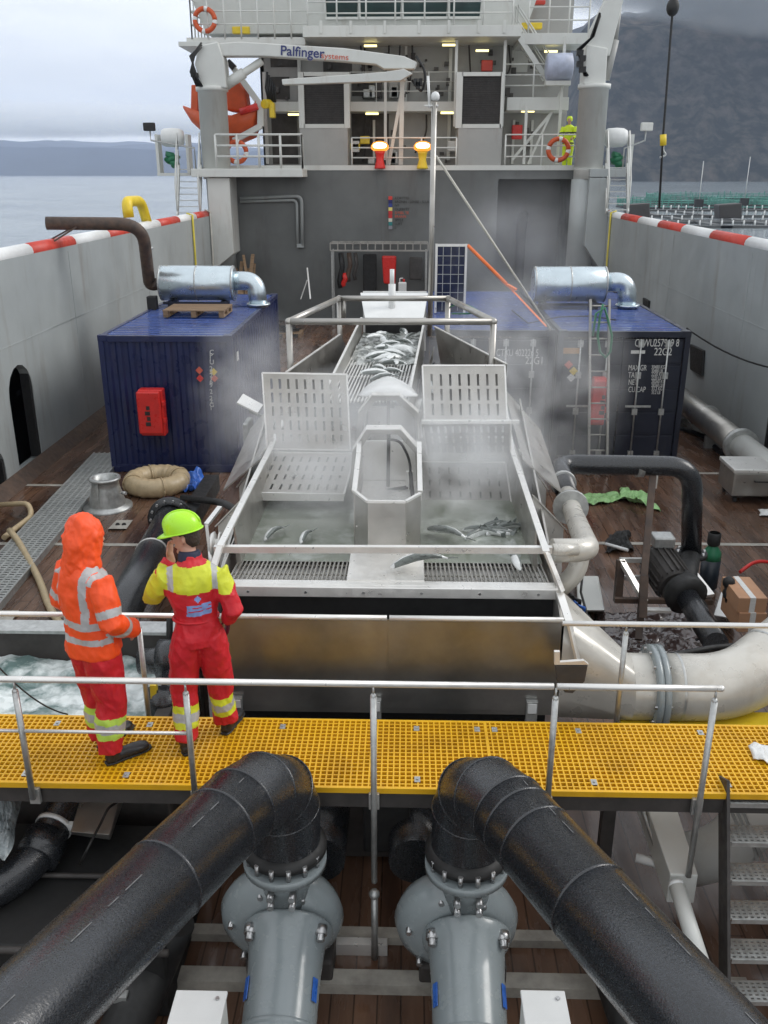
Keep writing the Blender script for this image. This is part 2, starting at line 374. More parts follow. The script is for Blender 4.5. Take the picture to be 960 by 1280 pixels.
# ---------------------------------------------------------------- bulwarks
def bulwark(sx, label, slots, name='bulwark'):
    t = T(name, label, 'bulwark', (sx*7.25, 18, SEA-.5))
    b = MB(); b.box((sx*7.1, -6, -4.1), (sx*7.4, 35.4, 3.9)); o = b.build('wall', M['hull'], t)
    for (y0, y1, z0, z1) in slots:
        c = MB(); r = (y1-y0)/2; yc = (y0+y1)/2; poly = []
        for k in range(9): a = math.pi*k/8; poly.append((sx*7.0, yc+math.cos(a)*r, z1-r+math.sin(a)*r))
        rr = .12
        for (cy, a0) in ((y0+rr, math.pi), (y1-rr, 1.5*math.pi)):
            for k in range(4): a = a0+math.pi/2*k/3; poly.append((sx*7.0, cy+math.cos(a)*rr, z0+rr+math.sin(a)*rr))
        c.prism(poly, (sx*.28, 0, 0)); co = c.build('cut', M['dark'])
        md = o.modifiers.new('b', 'BOOLEAN'); md.object = co; md.solver = 'EXACT'
        dg = bpy.context.evaluated_depsgraph_get(); co.location = co.location-ORG[t.name]*0
        bpy.context.view_layer.update()
        me = bpy.data.meshes.new_from_object(o.evaluated_get(bpy.context.evaluated_depsgraph_get())); o.modifiers.clear(); o.data = me
        bpy.data.objects.remove(co)
        c = MB(); c.box((sx*7.37, y0+.04, z0+.05), (sx*7.28, y1-.04, z1-.04)); c.box((sx*7.11, y1-.10, z0+.05), (sx*7.3, y1-.02, z1-.25)); c.build('freeing_port', M['rubber'], t)  # black back plate stands in for the shade of the open slot
    b = MB(); y = -6.0; k = 0
    segs = []
    while y < 35.4: segs.append((y, min(y+2.35, 35.4))); y += 2.35
    rd = MB()
    for k, (a, c) in enumerate(segs):
        q = (rd if k % 2 == (0 if sx < 0 else 1) else b)
        q.tube([(sx*7.25, a, 3.93), (sx*7.25, c, 3.93)], .155, 12)
    b.build('rail_cap', M['wpl'], t); rd.build('rail_cap', M['red'], t)
    b = MB()
    for k, y in enumerate((1.5, 7.4, 13.2, 19.3, 25.1, 31)):
        if not any(s0-.3 < y < s1+.3 for s0, s1, _, _ in slots): b = MB(); b.box((sx*7.094, y-.012, .02), (sx*7.101, y+.012, 3.8)); b.build('weld_seam', M['hull'], t)
    b = MB(); b.box((sx*7.094, -4, 2.42), (sx*7.101, 35, 2.44)); b.build('weld_seam', M['hull'], t)
    b = MB(); b.prism([(sx*7.095, -4, 0), (sx*6.9, -4, 0), (sx*7.095, -4, .22)], (0, 39, 0)); b.build('waterway_fillet', M['hose'] if 0 else M['rustpipe'], t)
    return t
bl = bulwark(-1, 'port grey bulwark wall with red and white striped rail, rounded slot and rust stain', [(15.55, 16.62, .12, 2.05), (14.2, 15.0, .1, .85)])
br = bulwark(1, 'starboard grey bulwark wall with red and white striped rail, right side of the deck', [(16.3, 17.3, .12, 1.6)])
# ---------------------------------------------------------------- superstructure
def sbox(b, x0, y0, x1, y1, Y, t, Y2=None):
    """axis aligned box whose stern face spans the given picture rectangle at distance Y"""
    A = at(x0, (y0+y1)/2, Y=Y); B = at(x1, (y0+y1)/2, Y=Y); zt = at((x0+x1)/2, y0, Y=Y).z; zb = at((x0+x1)/2, y1, Y=Y).z
    b.box((A.x, Y, zb), (B.x, Y+t, zt)); return b
def X_(px, Y, py=200): return at(px, py, Y=Y).x
def Z_(py, Y, px=480): return at(px, py, Y=Y).z
ss = T('ship_superstructure', 'white and grey ship superstructure with bridge windows across the end of the deck', 'ship house', (0, 36, 0))
zd = Z_(211, 35)                        # upper working deck level
b = MB()
b.box((-7.1, 35, 0), (X_(624, 35), 35.3, zd)); b.box((X_(720, 35), 35, 0), (7.1, 35.3, zd))
b.box((X_(624, 35), 35, zd-.35), (X_(720, 35), 35.3, zd)); b.box((X_(624, 35), 38, 0), (X_(720, 35), 38.2, zd))
b.box((X_(624, 35)-.1, 35.3, 0), (X_(624, 35), 38, zd)); b.box((X_(720, 35), 35.3, 0), (X_(720, 35)+.1, 38, zd))
b.build('bulkhead', M['wall'], ss)
b = MB(); b.box((-7.3, 35.3, zd-.15), (7.3, 42, zd)); b.box((-7.1, 34.97, zd-.05), (7.1, 35.02, zd+.12)); b.build('working_deck', M['white'], ss)
# side wing platforms in front of the bulkhead
b = MB(); b.box((-7.6, 33.4, zd-.28), (X_(380, 34), 35.0, zd-.003)); b.prism([(-7.1, 33.6, zd-.3), (-6.3, 33.6, zd-.3), (-6.3, 33.6, 2.6), (-7.1, 33.6, 2.0)], (0, 1.35, 0)); b.build('wing_platform', M['white'], ss, .02)
b = MB(); b.box((6.35, 33.6, zd-.28), (7.6, 35.0, zd-.003)); b.prism([(7.1, 33.6, zd-.3), (6.35, 33.6, zd-.3), (6.35, 33.6, 2.9), (7.1, 33.6, 1.9)], (0, 1.35, 0)); b.build('wing_platform', M['hull'], ss, .02)
# house walls
H1 = 38.0
b = MB(); b.box((X_(330, H1), H1, zd), (X_(700, H1), H1+.2, Z_(-60, H1))); b.box((X_(330, H1), H1-.0, zd), (X_(330, H1)+.15, 43, Z_(40, H1))); 
b.box((X_(700, H1), H1, zd), (X_(700, H1)+.15, 43, Z_(0, H1)))
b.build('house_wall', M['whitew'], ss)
# galleries: slab edges
z2 = Z_(128, 37); z2b = Z_(140, 37)
b = MB(); b.box((X_(345, 37), 36.6, z2b), (X_(378, 37), 38, z2)); b.box((X_(438, 37), 36.6, z2b), (X_(570, 37), 38, z2)); b.box((X_(628, 37), 36.2, z2b), (X_(702, 37), 38, Z_(124, 37))); b.build('gallery_deck', M['white'], ss, .01)
zb = Z_(49, 36); zbt = Z_(35, 36)
b = MB(); b.box((X_(385, 36), 35.4, zb), (X_(642, 36), 38, zbt)); b.box((X_(242, 36), 36.2, Z_(55, 36)), (X_(385, 36), 38, Z_(45, 36))); b.box((X_(642, 36), 36.2, Z_(55, 36)), (X_(735, 36), 38, Z_(41, 36)))
b.box((X_(240, 36)-.2, 36.0, Z_(57, 36)), (X_(280, 36), 39, Z_(51, 36)))
for x in (405, 440, 480, 520, 555, 590, 620): b.box((X_(x, 36), 35.36, zb+.1), (X_(x, 36)+.09, 35.4, zbt+.15))
b.build('bridge_deck', M['white'], ss, .01)
# bridge with slanted windows
HB = 37.2
b = MB(); b.hexa([(X_(268, HB), HB, zbt), (X_(648, HB), HB, zbt), (X_(648, HB), 42, zbt), (X_(268, HB), 42, zbt), (X_(250, HB)-.7, HB-.7, zbt+3.2), (X_(660, HB)+.7, HB-.7, zbt+3.2), (X_(660, HB)+.7, 42, zbt+3.2), (X_(250, HB)-.7, 42, zbt+3.2)])
b.build('bridge_house', M['white'], ss)
wn = MB()
for x0, x1 in ((408, 446), (451, 500), (505, 558), (563, 600)):
    y0 = zbt+.5; A = X_(x0, HB-.25, 10); B_ = X_(x1, HB-.25, 10)
    def py(z): return HB-.7*(z-zbt)/3.2-.02
    q = MB(); q.hexa([(A, py(y0)-.03, y0), (B_, py(y0)-.03, y0), (B_, py(y0)+.05, y0), (A, py(y0)+.05, y0), (A-.04, py(y0+1.5)-.03, y0+1.5), (B_+.08, py(y0+1.5)-.03, y0+1.5), (B_+.08, py(y0+1.5)+.05, y0+1.5), (A-.04, py(y0+1.5)+.05, y0+1.5)])
    wo_ = q.build('window', M['glass'], ss)
    q = MB(); q.bar((A-.05, py(y0)-.06, y0-.04), (B_+.05, py(y0)-.06, y0-.04), .08, .08); q.bar((A-.04, py(y0)-.06, y0), (A-.08, py(y0+1.5)-.06, y0+1.5), .07); q.build('frame', M['white'], wo_)
q = MB(); q.box((X_(272, HB-.2, 5), HB-.25, zbt+1.2), (X_(284, HB-.2, 5), HB-.1, zbt+2.6)); q.build('window', M['glass'], ss)
# two ventilation towers with louvres
for (x0, x1, lx0, lx1) in ((373, 437, 380, 430), (570, 629, 578, 626)):
    Yt = 35.6; b = MB(); sbox(b, x0+2, 158, x1-2, 210, Yt, 1.6); sbox(b, x0+1, 90, x1-1, 158, Yt+.25, 1.2)
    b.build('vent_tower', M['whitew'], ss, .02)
    b = MB(); 
    for a in ((x0, 90, lx0, 160), (lx1, 90, x1, 160), (lx0, 90, lx1, 95), (lx0, 155, lx1, 160)): sbox(b, *a, Yt-.02, .3)
    b.build('louvre_frame', M['white'], ss)
    b = MB(); sbox(b, lx0, 95, lx1, 155, Yt+.16, .05)
    for k in range(26): sbox(b, lx0, 95+k*60/26, lx1, 96.2+k*60/26, Yt+.1, .06)
    b.build('louvre', M['mesh'], ss)
# flat dark panels, recess shade in their colour, doors, cabinets on the house wall
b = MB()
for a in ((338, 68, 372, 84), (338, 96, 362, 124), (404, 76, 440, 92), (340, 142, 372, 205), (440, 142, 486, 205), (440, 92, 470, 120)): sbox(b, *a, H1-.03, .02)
b.build('recess_shade_panel', mat('recess_shade_colour', (.07, .065, .06), .7, var=.4, scale=2), ss)
b = MB()
for a in ((640, 60, 660, 90), ): sbox(b, *a, H1-.03, .02)
for a in ((330, 90, 334, 205), (372, 60, 376, 130), (466, 150, 469, 205), (560, 60, 564, 200), (640, 150, 643, 205), (663, 150, 666, 205), (506, 50, 509, 130)): sbox(b, *a, H1-.18, .12)
b.build('pipe_run', M['white'], ss)
rng = random.Random(3)
b = MB()
for k in range(85):
    x = rng.uniform(335, 690); y = rng.choice((rng.uniform(60, 85), rng.uniform(96, 122), rng.uniform(150, 200))); s = rng.uniform(1.5, 6)
    sbox(b, x, y, x+s, y+s*rng.uniform(.6, 2), H1-.2, .17)
b.build('wall_fitting', mat('dark_fittings', (.09, .085, .08), .6, var=.5, scale=3), ss)
for (x, y, w_, h_, c) in ((602, 75, 14, 14, 'red'), (640, 156, 13, 18, 'redbox'), (450, 170, 12, 10, 'yel'), (436, 179, 14, 8, 'yel'), (560, 176, 11, 13, 'wpl'), (440, 176, 9, 14, 'wpl'), (320, 0, 12, 20, 'red'), (652, 28, 26, 8, 'yel'), (290, 33, 22, 9, 'yel'), (668, 0, 14, 5, 'red')):
    b = MB(); sbox(b, x, y, x+w_, y+h_, 37.1, .3); b.build('locker', M[c], ss, .03)
# lit lamp strips under the decks
lm = mat('lit_lamp_strip', (.9, .8, .4), .4, emit=((1, .85, .35), 2.2))
for x, y in ((463, 57), (561, 56), (368, 143), (465, 142), (559, 141), (660, 139), (603, 63), (689, 64)):
    b = MB(); sbox(b, x-8, y-1.2, x+8, y+1.2, 36.6, .12); b.build('lamp', lm, ss)
# posts and brackets
b = MB()
for x, y0, y1 in ((568, 50, 158), (628, 50, 158), (480, 100, 200), (655, 130, 205), (700, 45, 205)): sbox(b, x, y0, x+3.4, y1, 35.9, .1)
b.bar(at(640, 200, Y=36.5), at(690, 140, Y=36.5), .1); b.bar(at(660, 205, Y=36.5), at(712, 90, Y=36.5), .08)
b.build('post', M['white'], ss)
for k in range(12):
    x = rng.uniform(440, 690); y = rng.choice((56, 143)); b = MB(); b.tube(arc([at(x, y, Y=37.7), at(x+rng.uniform(-4, 4), y+rng.uniform(20, 40), Y=37.75), at(x+rng.uniform(-14, 14), y+rng.uniform(45, 60), Y=37.75)], .4), .035, 5); b.build('cable_run', M['mesh'], ss)
for k in range(9):
    x = rng.uniform(448, 560); y0 = rng.choice((205, 122)); h_ = rng.uniform(8, 22); b = MB(); sbox(b, x, y0-h_, x+rng.uniform(5, 12), y0, 37.3, .5); b.build('deck_locker', M[rng.choice(('whitew', 'mesh', 'hull', 'galv'))], ss, .03)
# railings of the superstructure
def rail(name, label, pts, h=1.1, n=None, r=.03, group=None, rails=(1.0, .68, .36), m='white', posts=1.1):
    t = T(name, label, 'railing', pts[0], group)
    b = MB(); b2 = MB()
    for p, q in zip(pts[:-1], pts[1:]):
        p = Vector(p); q = Vector(q); k = max(1, round((q-p).length/posts))
        for i in range(k+1):
            c = p.lerp(q, i/k); b.cyl(c, c+Vector((0, 0, h)), r, n=6)
        for f in rails: b2.tube([p+Vector((0, 0, h*f)), q+Vector((0, 0, h*f))], r*.9, 6)
    b.build('posts', M[m], t); b2.build('rails', M[m], t); return t
G1 = 'white pipe railings on the superstructure'
rail('railing', 'white railing round the port wing platform beside the crane column', [(-6.7, 33.5, zd), (X_(378, 33.5), 33.5, zd), (X_(378, 35), 35, zd)], 1.1, r=.045, group=G1, posts=.8)
rail('railing', 'white railing between the two vent towers in front of the amber lights', [(X_(440, 35.1), 35.1, zd), (X_(570, 35.1), 35.1, zd)], 1.05, group=G1)
rail('railing', 'white railing from right vent tower to starboard crane column', [(X_(631, 35.1), 35.1, zd), (X_(722, 35.1), 35.1, zd)], 1.15, group=G1)
rail('railing', 'long white bridge deck railing below the bridge windows', [(X_(385, 35.5, 40), 35.5, zbt), (X_(640, 35.5, 40), 35.5, zbt)], 1.1, group=G1)
rail('railing', 'white railing of the port bridge wing holding the lifebuoy', [(X_(240, 36.2, 45), 39, zbt-.3), (X_(240, 36.2, 45), 36.2, zbt-.3), (X_(385, 36.2, 45), 36.2, zbt-.3)], 1.3, group=G1, posts=.6)
rail('railing', 'white railing of the starboard bridge wing above the stairs', [(X_(660, 36.3, 45), 36.3, zbt-.2), (X_(735, 36.3, 45), 36.3, zbt-.2)], 1.3, group=G1, posts=.7)
rail('railing', 'white railing of the gallery beside the right louvre', [(X_(629, 36.3, 130), 36.3, Z_(124, 37)), (X_(702, 36.3, 130), 36.3, Z_(124, 37))], 1.1, group=G1)
rail('railing', 'white railing of the middle gallery behind the crane jib', [(X_(438, 36.7, 130), 36.7, z2), (X_(568, 36.7, 130), 36.7, z2)], 1.0, r=.02, group=G1)
# inclined stairs on the superstructure and at both bulwarks
def steps(name, label, p0, p1, wd, n, m='white', wv=Vector((1, 0, 0)), railh=0, tm=None, td=.25, group=None, sh=.2):
    t = T(name, label, 'stairs', p0, group); p0 = Vector(p0); p1 = Vector(p1)
    for s in (0, 1):
        b = MB(); b.bar(p0+wv*wd*s, p1+wv*wd*s, .05, sh); b.build('stringer', M[m], t)
        if railh:
            b = MB(); o = Vector((0, 0, railh)); b.tube([p0+wv*wd*s, p0+wv*wd*s+o, p1+wv*wd*s+o, p1+wv*wd*s], .028, 6); b.tube([p0+wv*wd*s+o*.5, p1+wv*wd*s+o*.5], .022, 6); b.build('handrail', M[m], t)
    for i in range(n):
        c = p0.lerp(p1, (i+.5)/n); d = (p1-p0); d.z = 0; d = d.normalized()*td/2 if d.length > .01 else Vector((0, td/2, 0))
        b = MB(); b.hexa([c-d+wv*.03+Vector((0,0,-.015)), c-d+wv*(wd-.03)+Vector((0,0,-.015)), c+d+wv*(wd-.03)+Vector((0,0,-.015)), c+d+wv*.03+Vector((0,0,-.015)), c-d+wv*.03+Vector((0,0,.015)), c-d+wv*(wd-.03)+Vector((0,0,.015)), c+d+wv*(wd-.03)+Vector((0,0,.015)), c+d+wv*.03+Vector((0,0,.015))]); b.build('tread', M[tm or m], t)
    return t
steps('ship_stairs', 'white inclined stairs from the gallery up to the bridge deck', at(684, 100, Y=36.6), at(646, 42, Y=36.1), .8, 9, wv=Vector((0, .9, .1)), railh=.9)
steps('side_ladder_stairs', 'steep white stairs at the port bulwark below the winch drum', at(222, 270, Y=33.2), at(224, 208, Y=34.2), .8, 8, tm='galv', railh=1.1, td=.2, group='steep stairs beside the bulwarks')
steps('side_ladder_stairs', 'steep white stairs at the starboard bulwark beside the crane column', at(758, 266, Y=33.2), at(757, 206, Y=34.2), .75, 8, tm='galv', railh=1.1, td=.2, group='steep stairs beside the bulwarks')
# ---- bulkhead fittings
t = T('pipe_bend', 'grey double pipe bending down the port side of the bulkhead', 'pipe', (-4, 34.8, 2))
b = MB()
b.tube(arc([at(300, 248, Y=34.85), at(377, 245, Y=34.85), at(378, 307, Y=34.85)], .25), .06, 8); b.tube(arc([at(300, 252, Y=34.85), at(371, 250, Y=34.85), at(372, 307, Y=34.85)], .2), .05, 8); b.build('pipes', M['hull'], t)
b = MB(); b.box(at(371, 305, Y=34.8), at(380, 309, Y=34.98)); b.build('clamp', M['hull'], t)
t = T('wall_pipe', 'thick dark pipe standing in the shadowed recess of the bulkhead', 'pipe', at(650, 340, Y=37)); b = MB(); b.tube(arc([at(648, 350, Y=37), at(652, 283, Y=37), at(655, 270, Y=37.9)], .3), .2, 12); b.build('pipe', M['rubber'], t)
t = T('pennant_board', 'painted list of coloured squares with small lettering on the bulkhead', 'sign', at(495, 285, Y=34.97))
cols = [(.6, .05, .04), (.02, .02, .12), (.03, .05, .25), (.75, .65, .2), (.5, .03, .03), (.5, .03, .03), (.6, .6, .5), (.02, .2, .2), (.25, .25, .28)]
wds = ['KORTTID', 'BRØNN - LENSE - SLUKKE', 'IVF', 'OLJEBYTT', 'DYSEL TE', 'BRANN', 'SPYLE', 'LUFT', 'I.']
for k in range(9):
    p = at(488, 247.5+k*4.6, Y=34.95)
    b = MB(); b.box(p+Vector((-.07, -.01, -.06)), p+Vector((.07, .02, .06))); b.build('colour_square', mat('square_%d' % k, cols[k], .5, var=.05), t)
    text(wds[k], .125, p+Vector((.16, -.005, -.045)), FR, M['txtb'] if k < 2 else M['redtxt'] if k in (4, 5) else M['txtb'], t)
# canopy rack with gear
t = T('equipment_rack', 'low wall rack with slatted shelf over hanging hoses and gear at the bulkhead', 'rack', at(480, 365, Y=34.3))
zt = Z_(304, 34.2); zs = Z_(313, 34.2)
b = MB(); xa, xb = X_(413, 34.2, 305), X_(535, 34.2, 305)
b.bar((xa, 34.1, zt), (xb, 34.1, zt), .05); b.bar((xa, 34.1, zs), (xb, 34.1, zs), .05); b.bar((xa, 34.9, zt), (xb, 34.9, zt), .05)
for k in range(14): x = xa+(xb-xa)*k/13; b.bar((x, 34.1, zs), (x, 34.1, zt), .04); b.bar((x, 34.1, zt), (x, 34.9, zt), .03)
b.build('shelf', M['steel'], t)
b = MB(); 
for x in (xa+.05, xb-.05): b.bar((x, 34.15, 0), (x, 34.15, zs), .06); b.bar((x, 34.85, 0), (x, 34.85, zs), .06)
b.build('leg', M['galv'], t)
for (x, y0, y1, w_, c) in ((426, 316, 360, 7, 'rubber'), (436, 316, 352, 6, 'rustpipe'), (444, 316, 350, 5, 'mesh'), (462, 318, 368, 17, 'dark'), (430, 342, 358, 7, 'redbox'), (520, 322, 350, 16, 'mesh')):
    b = MB(); A = at(x, y0, Y=34.3); B_ = at(x, y1, Y=34.3)
    if w_ < 9: b.tube([A, A.lerp(B_, .4)+Vector((.06, -.06, 0)), A.lerp(B_, .8)-Vector((.05, 0, 0)), B_], w_/70, 8)
    else: b.box((A.x-w_/68, 34.35, B_.z), (A.x+w_/68, 34.6, A.z))
    b.build('hanging_gear', M[c], t, 0 if w_ < 9 else .04)
def locker_suit(): pass
b = MB(); A = at(486, 320, Y=34.2); b.hexa([(A.x-.2, 34.2, A.z-1.0), (A.x+.25, 34.2, A.z-1.05), (A.x+.22, 34.4, A.z-1.05), (A.x-.18, 34.4, A.z-1), (A.x-.26, 34.2, A.z), (A.x+.28, 34.2, A.z), (A.x+.28, 34.4, A.z), (A.x-.26, 34.4, A.z)])
tag(b.build('hanging_raincoat', M['redbox'], None, .06, 3), 'red rain gear hanging from the rack beside the white canister', 'rain gear')
t = T('canister', 'white plastic canister with handle standing below the rack', 'canister', at(503, 368, Y=33.8)); A = at(503, 367, Y=33.8)
b = MB(); b.box(A+Vector((-.15, -.1, 0)), A+Vector((.15, .1, .42))); b.build('tank', M['wpl'], t, .05, 3)
b = MB(); b.cyl(A+Vector((.05, 0, .42)), A+Vector((.05, 0, .52)), .04); b.build('cap', M['redbox'], t); b = MB(); b.tube(arc([A+Vector((-.1, 0, .42)), A+Vector((-.1, 0, .55)), A+Vector((.02, 0, .55))], .05), .02, 6); b.build('handle', M['wpl'], t)
# timber and junk left of bulkhead
t = T('timber_pile', 'planks and driftwood leaning against the port bulkhead corner', 'timber', at(305, 365, Y=33)); rng = random.Random(5)
b = MB()
for k in range(11):
    x = rng.uniform(298, 318); A = at(x, 372, Y=33); B_ = at(x-rng.uniform(-8, 10), rng.uniform(318, 350), Y=34.2); b.bar(A, B_, rng.uniform(.06, .14), .04)
b.build('planks', M['wood'], t)
def pallet(name, label, c, sx=1.2, sy=.8, rz=0, group=None):
    t = T(name, label, 'pallet', c, group); c = Vector(c); Rz = Matrix.Translation(c) @ Matrix.Rotation(rz, 4, 'Z')
    for i in range(7): b = MB(); y = -sy/2+.05+(sy-.1)*i/6; b.box((-sx/2, y-.05, .122), (sx/2, y+.05, .144), Rz); b.build('top_board', M['wood'], t)
    for i in range(3):
        x = -sx/2+.06+(sx-.12)*i/2
        b = MB(); b.box((x-.05, -sy/2, .1), (x+.05, sy/2, .12), Rz); b.box((x-.05, -sy/2, 0), (x+.05, sy/2, .02), Rz); b.build('runner', M['wood'], t)
        for j in range(3): y = -sy/2+.07+(sy-.14)*j/2; b = MB(); b.box((x-.05, y-.07, .021), (x+.05, y+.07, .099), Rz); b.build('block', M['wood'], t)
    return t
pallet('pallet', 'wooden pallet with tangled rope on the deck near the bulkhead', at(360, 375, Y=32.5)*Vector((1, 1, 0)) if 0 else Vector((at(360, 375, Y=32.5).x, 31.5, 0)))
b = MB(); A = Vector((at(360, 375, Y=32.5).x, 31.5, .15)); rng = random.Random(9)
for k in range(9): b.tube([A+Vector((rng.uniform(-.5, .5), rng.uniform(-.3, .3), rng.uniform(.02, .25))) for _ in range(6)], .03, 6)
tag(b.build('rope_heap', M['rubber']), 'dark tangled rope heaped on the pallet near the bulkhead', 'rope')
t = T('step_ladder', 'thin metal trolley frame leaning at the grey bulkhead', 'ladder', at(388, 372, Y=33.8)); b = MB(); b.bar(at(384, 335, Y=34.8), at(388, 374, Y=33.9), .05); b.bar(at(376, 374, Y=33.9), at(384, 350, Y=34.4), .03); b.build('frame', M['steelb'], t)
pt = None
# pallets stacked dark near container gap
for k in range(3):
    pallet('pallet', ['lowest pallet on the deck between the blue container and the chute', 'middle pallet of the low stack behind the blue container', 'top pallet of the low stack behind the blue container'][k], (-2.3, 24.0, .15*k), 1.6, 1.0, group='pallets stacked behind the chute')
# stair ropes on bulwarks
for (a, b_, c, lb) in (((241, 272), (246, 340), 'yrope', 'yellow rope hanging down inside the port bulwark'), ((263, 266), (270, 340), 'rope', 'white rope hanging down inside the port bulwark'), ((741, 268), (735, 332), 'rope', 'white rope hanging down inside the starboard bulwark'), ((763, 270), (756, 335), 'yrope', 'yellow rope hanging down inside the starboard bulwark')):
    sx = -1 if a[0] < 400 else 1; P = at(a[0], a[1], X=sx*7.05)
    b = MB(); Q = Vector((P.x-sx*.02, P.y-.3, 1.2)); b.tube([Vector((sx*7.25, P.y+.02, 4.1)), Vector((sx*7.06, P.y, 4.05)), P.lerp(Q, .5)+Vector((0, .05, 0)), Q], .035, 6); tag(b.build('hanging_rope', M[c]), lb, 'rope')
# amber lights and bollards
am = mat('lit_amber_lamp', (.3, .06, .01), .5, emit=((1, .34, .04), 1.25)); amc = mat('lit_lamp_core', (1, .9, .7), .3, emit=((1, .72, .36), 6))
for px, c, lb in ((475, 'redbox', 'lit amber warning lamp on a red post between the vent towers'), (528, 'yel', 'lit amber warning lamp on a yellow post next to the mast')):
    A = Vector((X_(px, 34.9, 200), 34.8, zd)); t = T('warning_lamp', lb, 'lamp', A, 'amber warning lamps')
    b = MB(); b.lathe(A, (0, 0, 1), [(0, .2), (.05, .2), (.3, .13), (.5, .16), (.6, .2)], 14); b.build('post', M[c], t)
    b = MB(); b.lathe(A+Vector((0, 0, .6)), (0, 0, 1), [(0, .22), (.06, .31), (.17, .32), (.28, .24), (.33, .08)], 16); b.build('lens', am, t)
    b = MB(); b.sph(A+Vector((0, -.18, .76)), .17, 12, (1.5, 1, .75)); b.build('bulb', amc, t)
    l = bpy.data.objects.new('lamp_light', bpy.data.lights.new('lamp_light', 'POINT')); C.objects.link(l); l.parent = t; l.location = (0, -.75, 1.1); l.data.energy = 9; l.data.color = (1, .5, .15); l.data.shadow_soft_size = .2
# lifebuoys
def buoy(label, c, r=.36):
    t = T('lifebuoy', label, 'lifebuoy', c, 'orange lifebuoys on railings'); b = MB(); w_ = MB(); c = Vector(c); n = 24
    for q in range(4):
        for (mb, a0, a1) in ((b, 0, 72), (w_, 72, 90)):
            pts = [c+Vector((math.cos(R(q*90+a0+(a1-a0)*i/6))*r, 0, math.sin(R(q*90+a0+(a1-a0)*i/6))*r)) for i in range(7)]
            mb.tube(pts, .085, 10)
    b.build('ring', M['orange'], t); w_.build('band', M['wpl'], t); return t
buoy('orange lifebuoy on the port bridge wing railing at the top left', at(256, 25, Y=36.1))
buoy('orange lifebuoy on the lower railing beside the person in yellow', at(698, 187, Y=35.0))
buoy('red lifebuoy behind the white railing of the port wing platform', at(296, 190, Y=34.5), .34)
# winch drums at the stairs
for sx, px, lb in ((-1, 216, 'white winch drum with net above the port bulwark stairs'), (1, 770, 'white winch drum above the starboard bulwark stairs')):
    A = at(px, 172, Y=35.0); t = T('winch', lb, 'winch', (A.x, 35, zd-.6), 'winch drums beside the bulwark stairs')
    b = MB(); b.lathe(A+Vector((-.5, 0, 0)), (1, 0, 0), [(.1, .1), (.12, .26), (.2, .31), (.5, .33), (.75, .31), (.88, .24), (.9, .08)], 18); b.build('drum', M['wpl'], t)
    b = MB(); b.box(A+Vector((-.6, -.25, -1.2)), A+Vector((-.5, .3, .1))); b.box(A+Vector((.5, -.25, -1.2)), A+Vector((.6, .3, .1))); b.box(A+Vector((-.6, -.3, -1.3)), A+Vector((.6, .3, -1.2))); b.build('frame', M['white'], t)
    b = MB(); b.tube([A+Vector((.1*sx+.22*math.sin(i*1.3), .1*math.cos(i*2), -.95+.05*i)) for i in range(9)], .1, 8); b.build('net_bundle', M['green'], t)
b = MB(); A = at(222, 245, Y=33); b.box(A+Vector((-.35, -.1, -.6)), A+Vector((-.1, .2, 1.2)))
# cranes
def crane_column(t, x, y, z0, z1, r):
    b = MB(); b.lathe((x, y, z0), (0, 0, 1), [(0, r), (z1-z0-.15, r*1.0), (z1-z0-.15, r*1.12), (z1-z0, r*1.12)], 28); b.build('column', M['white'], t)
    b = MB(); b.lathe((x, y, z0-.35), (0, 0, 1), [(0, r), (.3, r), (.35, r*1.1)], 28, True); b.build('column_base', M['white'], t)
YC = 34.3
cx = X_(268, YC, 160); zt = Z_(108, YC)
t = T('deck_crane', 'white knuckle boom crane on a round column at the port side, jib folded inboard', 'crane', (cx, YC, zd-.35))
crane_column(t, cx, YC, zd, zt, .50)
b = MB(); b.cyl((cx+.05, YC, 1.9), (cx+.05, YC, zd-.35), .46, n=24); b.build('column_foot', M['hull'], t)
P = lambda x, y, Y=YC: at(x, y, Y=Y)
b = MB(); b.prism([P(252, 108, YC-.4), P(283, 110, YC-.4), P(280, 75, YC-.4), P(272, 52, YC-.4), P(248, 57, YC-.4), P(243, 80, YC-.4)], (0, .8, 0)); b.build('slewing_head', M['white'], t, .04)
b = MB(); b.prism([P(258, 55, YC-.28), P(300, 52, YC-.28), P(430, 60, YC-.28), P(505, 70, YC-.28), P(522, 78, YC-.28), P(518, 86, YC-.28), P(480, 86, YC-.28), P(470, 80, YC-.28), P(425, 76, YC-.28), P(330, 70, YC-.28), P(262, 70, YC-.28)], (0, .55, 0)); b.build('main_boom', M['white'], t, .03)
text('Palfinger', .42, P(350, 68.5, YC-.30), FR @ Matrix.Rotation(R(-4), 3, 'Z'), M['ink'], t, 'boom_lettering', 1.05, bold=.006)
text('systems', .25, P(401, 72.5, YC-.30), FR @ Matrix.Rotation(R(-4), 3, 'Z'), M['redtxt'], t, 'boom_lettering', 1.2)
b = MB(); b.prism([P(352, 99, YC-.7), P(480, 90, YC-.7), P(505, 86, YC-.7), P(516, 92, YC-.7), P(500, 101, YC-.7), P(353, 106, YC-.7)], (0, .35, 0)); b.build('folded_jib', M['white'], t, .02)
b = MB(); b.tube([P(281, 107), P(328, 76)], .13, 10); b.tube([P(281, 107), P(305, 91)], .18, 10); b.build('lift_cylinder', M['white'], t)
b = MB(); b.tube(arc([P(520, 70, YC-.3), P(533, 90, YC-.3), P(528, 118, YC-.3), P(515, 100, YC-.3)], .4), .05, 6)
for k in range(8): A = P(252, 55+rng.uniform(-2, 4), YC-.5); b.tube([A, P(243-k*.8, 70, YC-.6), P(238+k*1.5, 90+k*1.5, YC-.6), P(246+k, 108, YC-.5)], .035, 6)
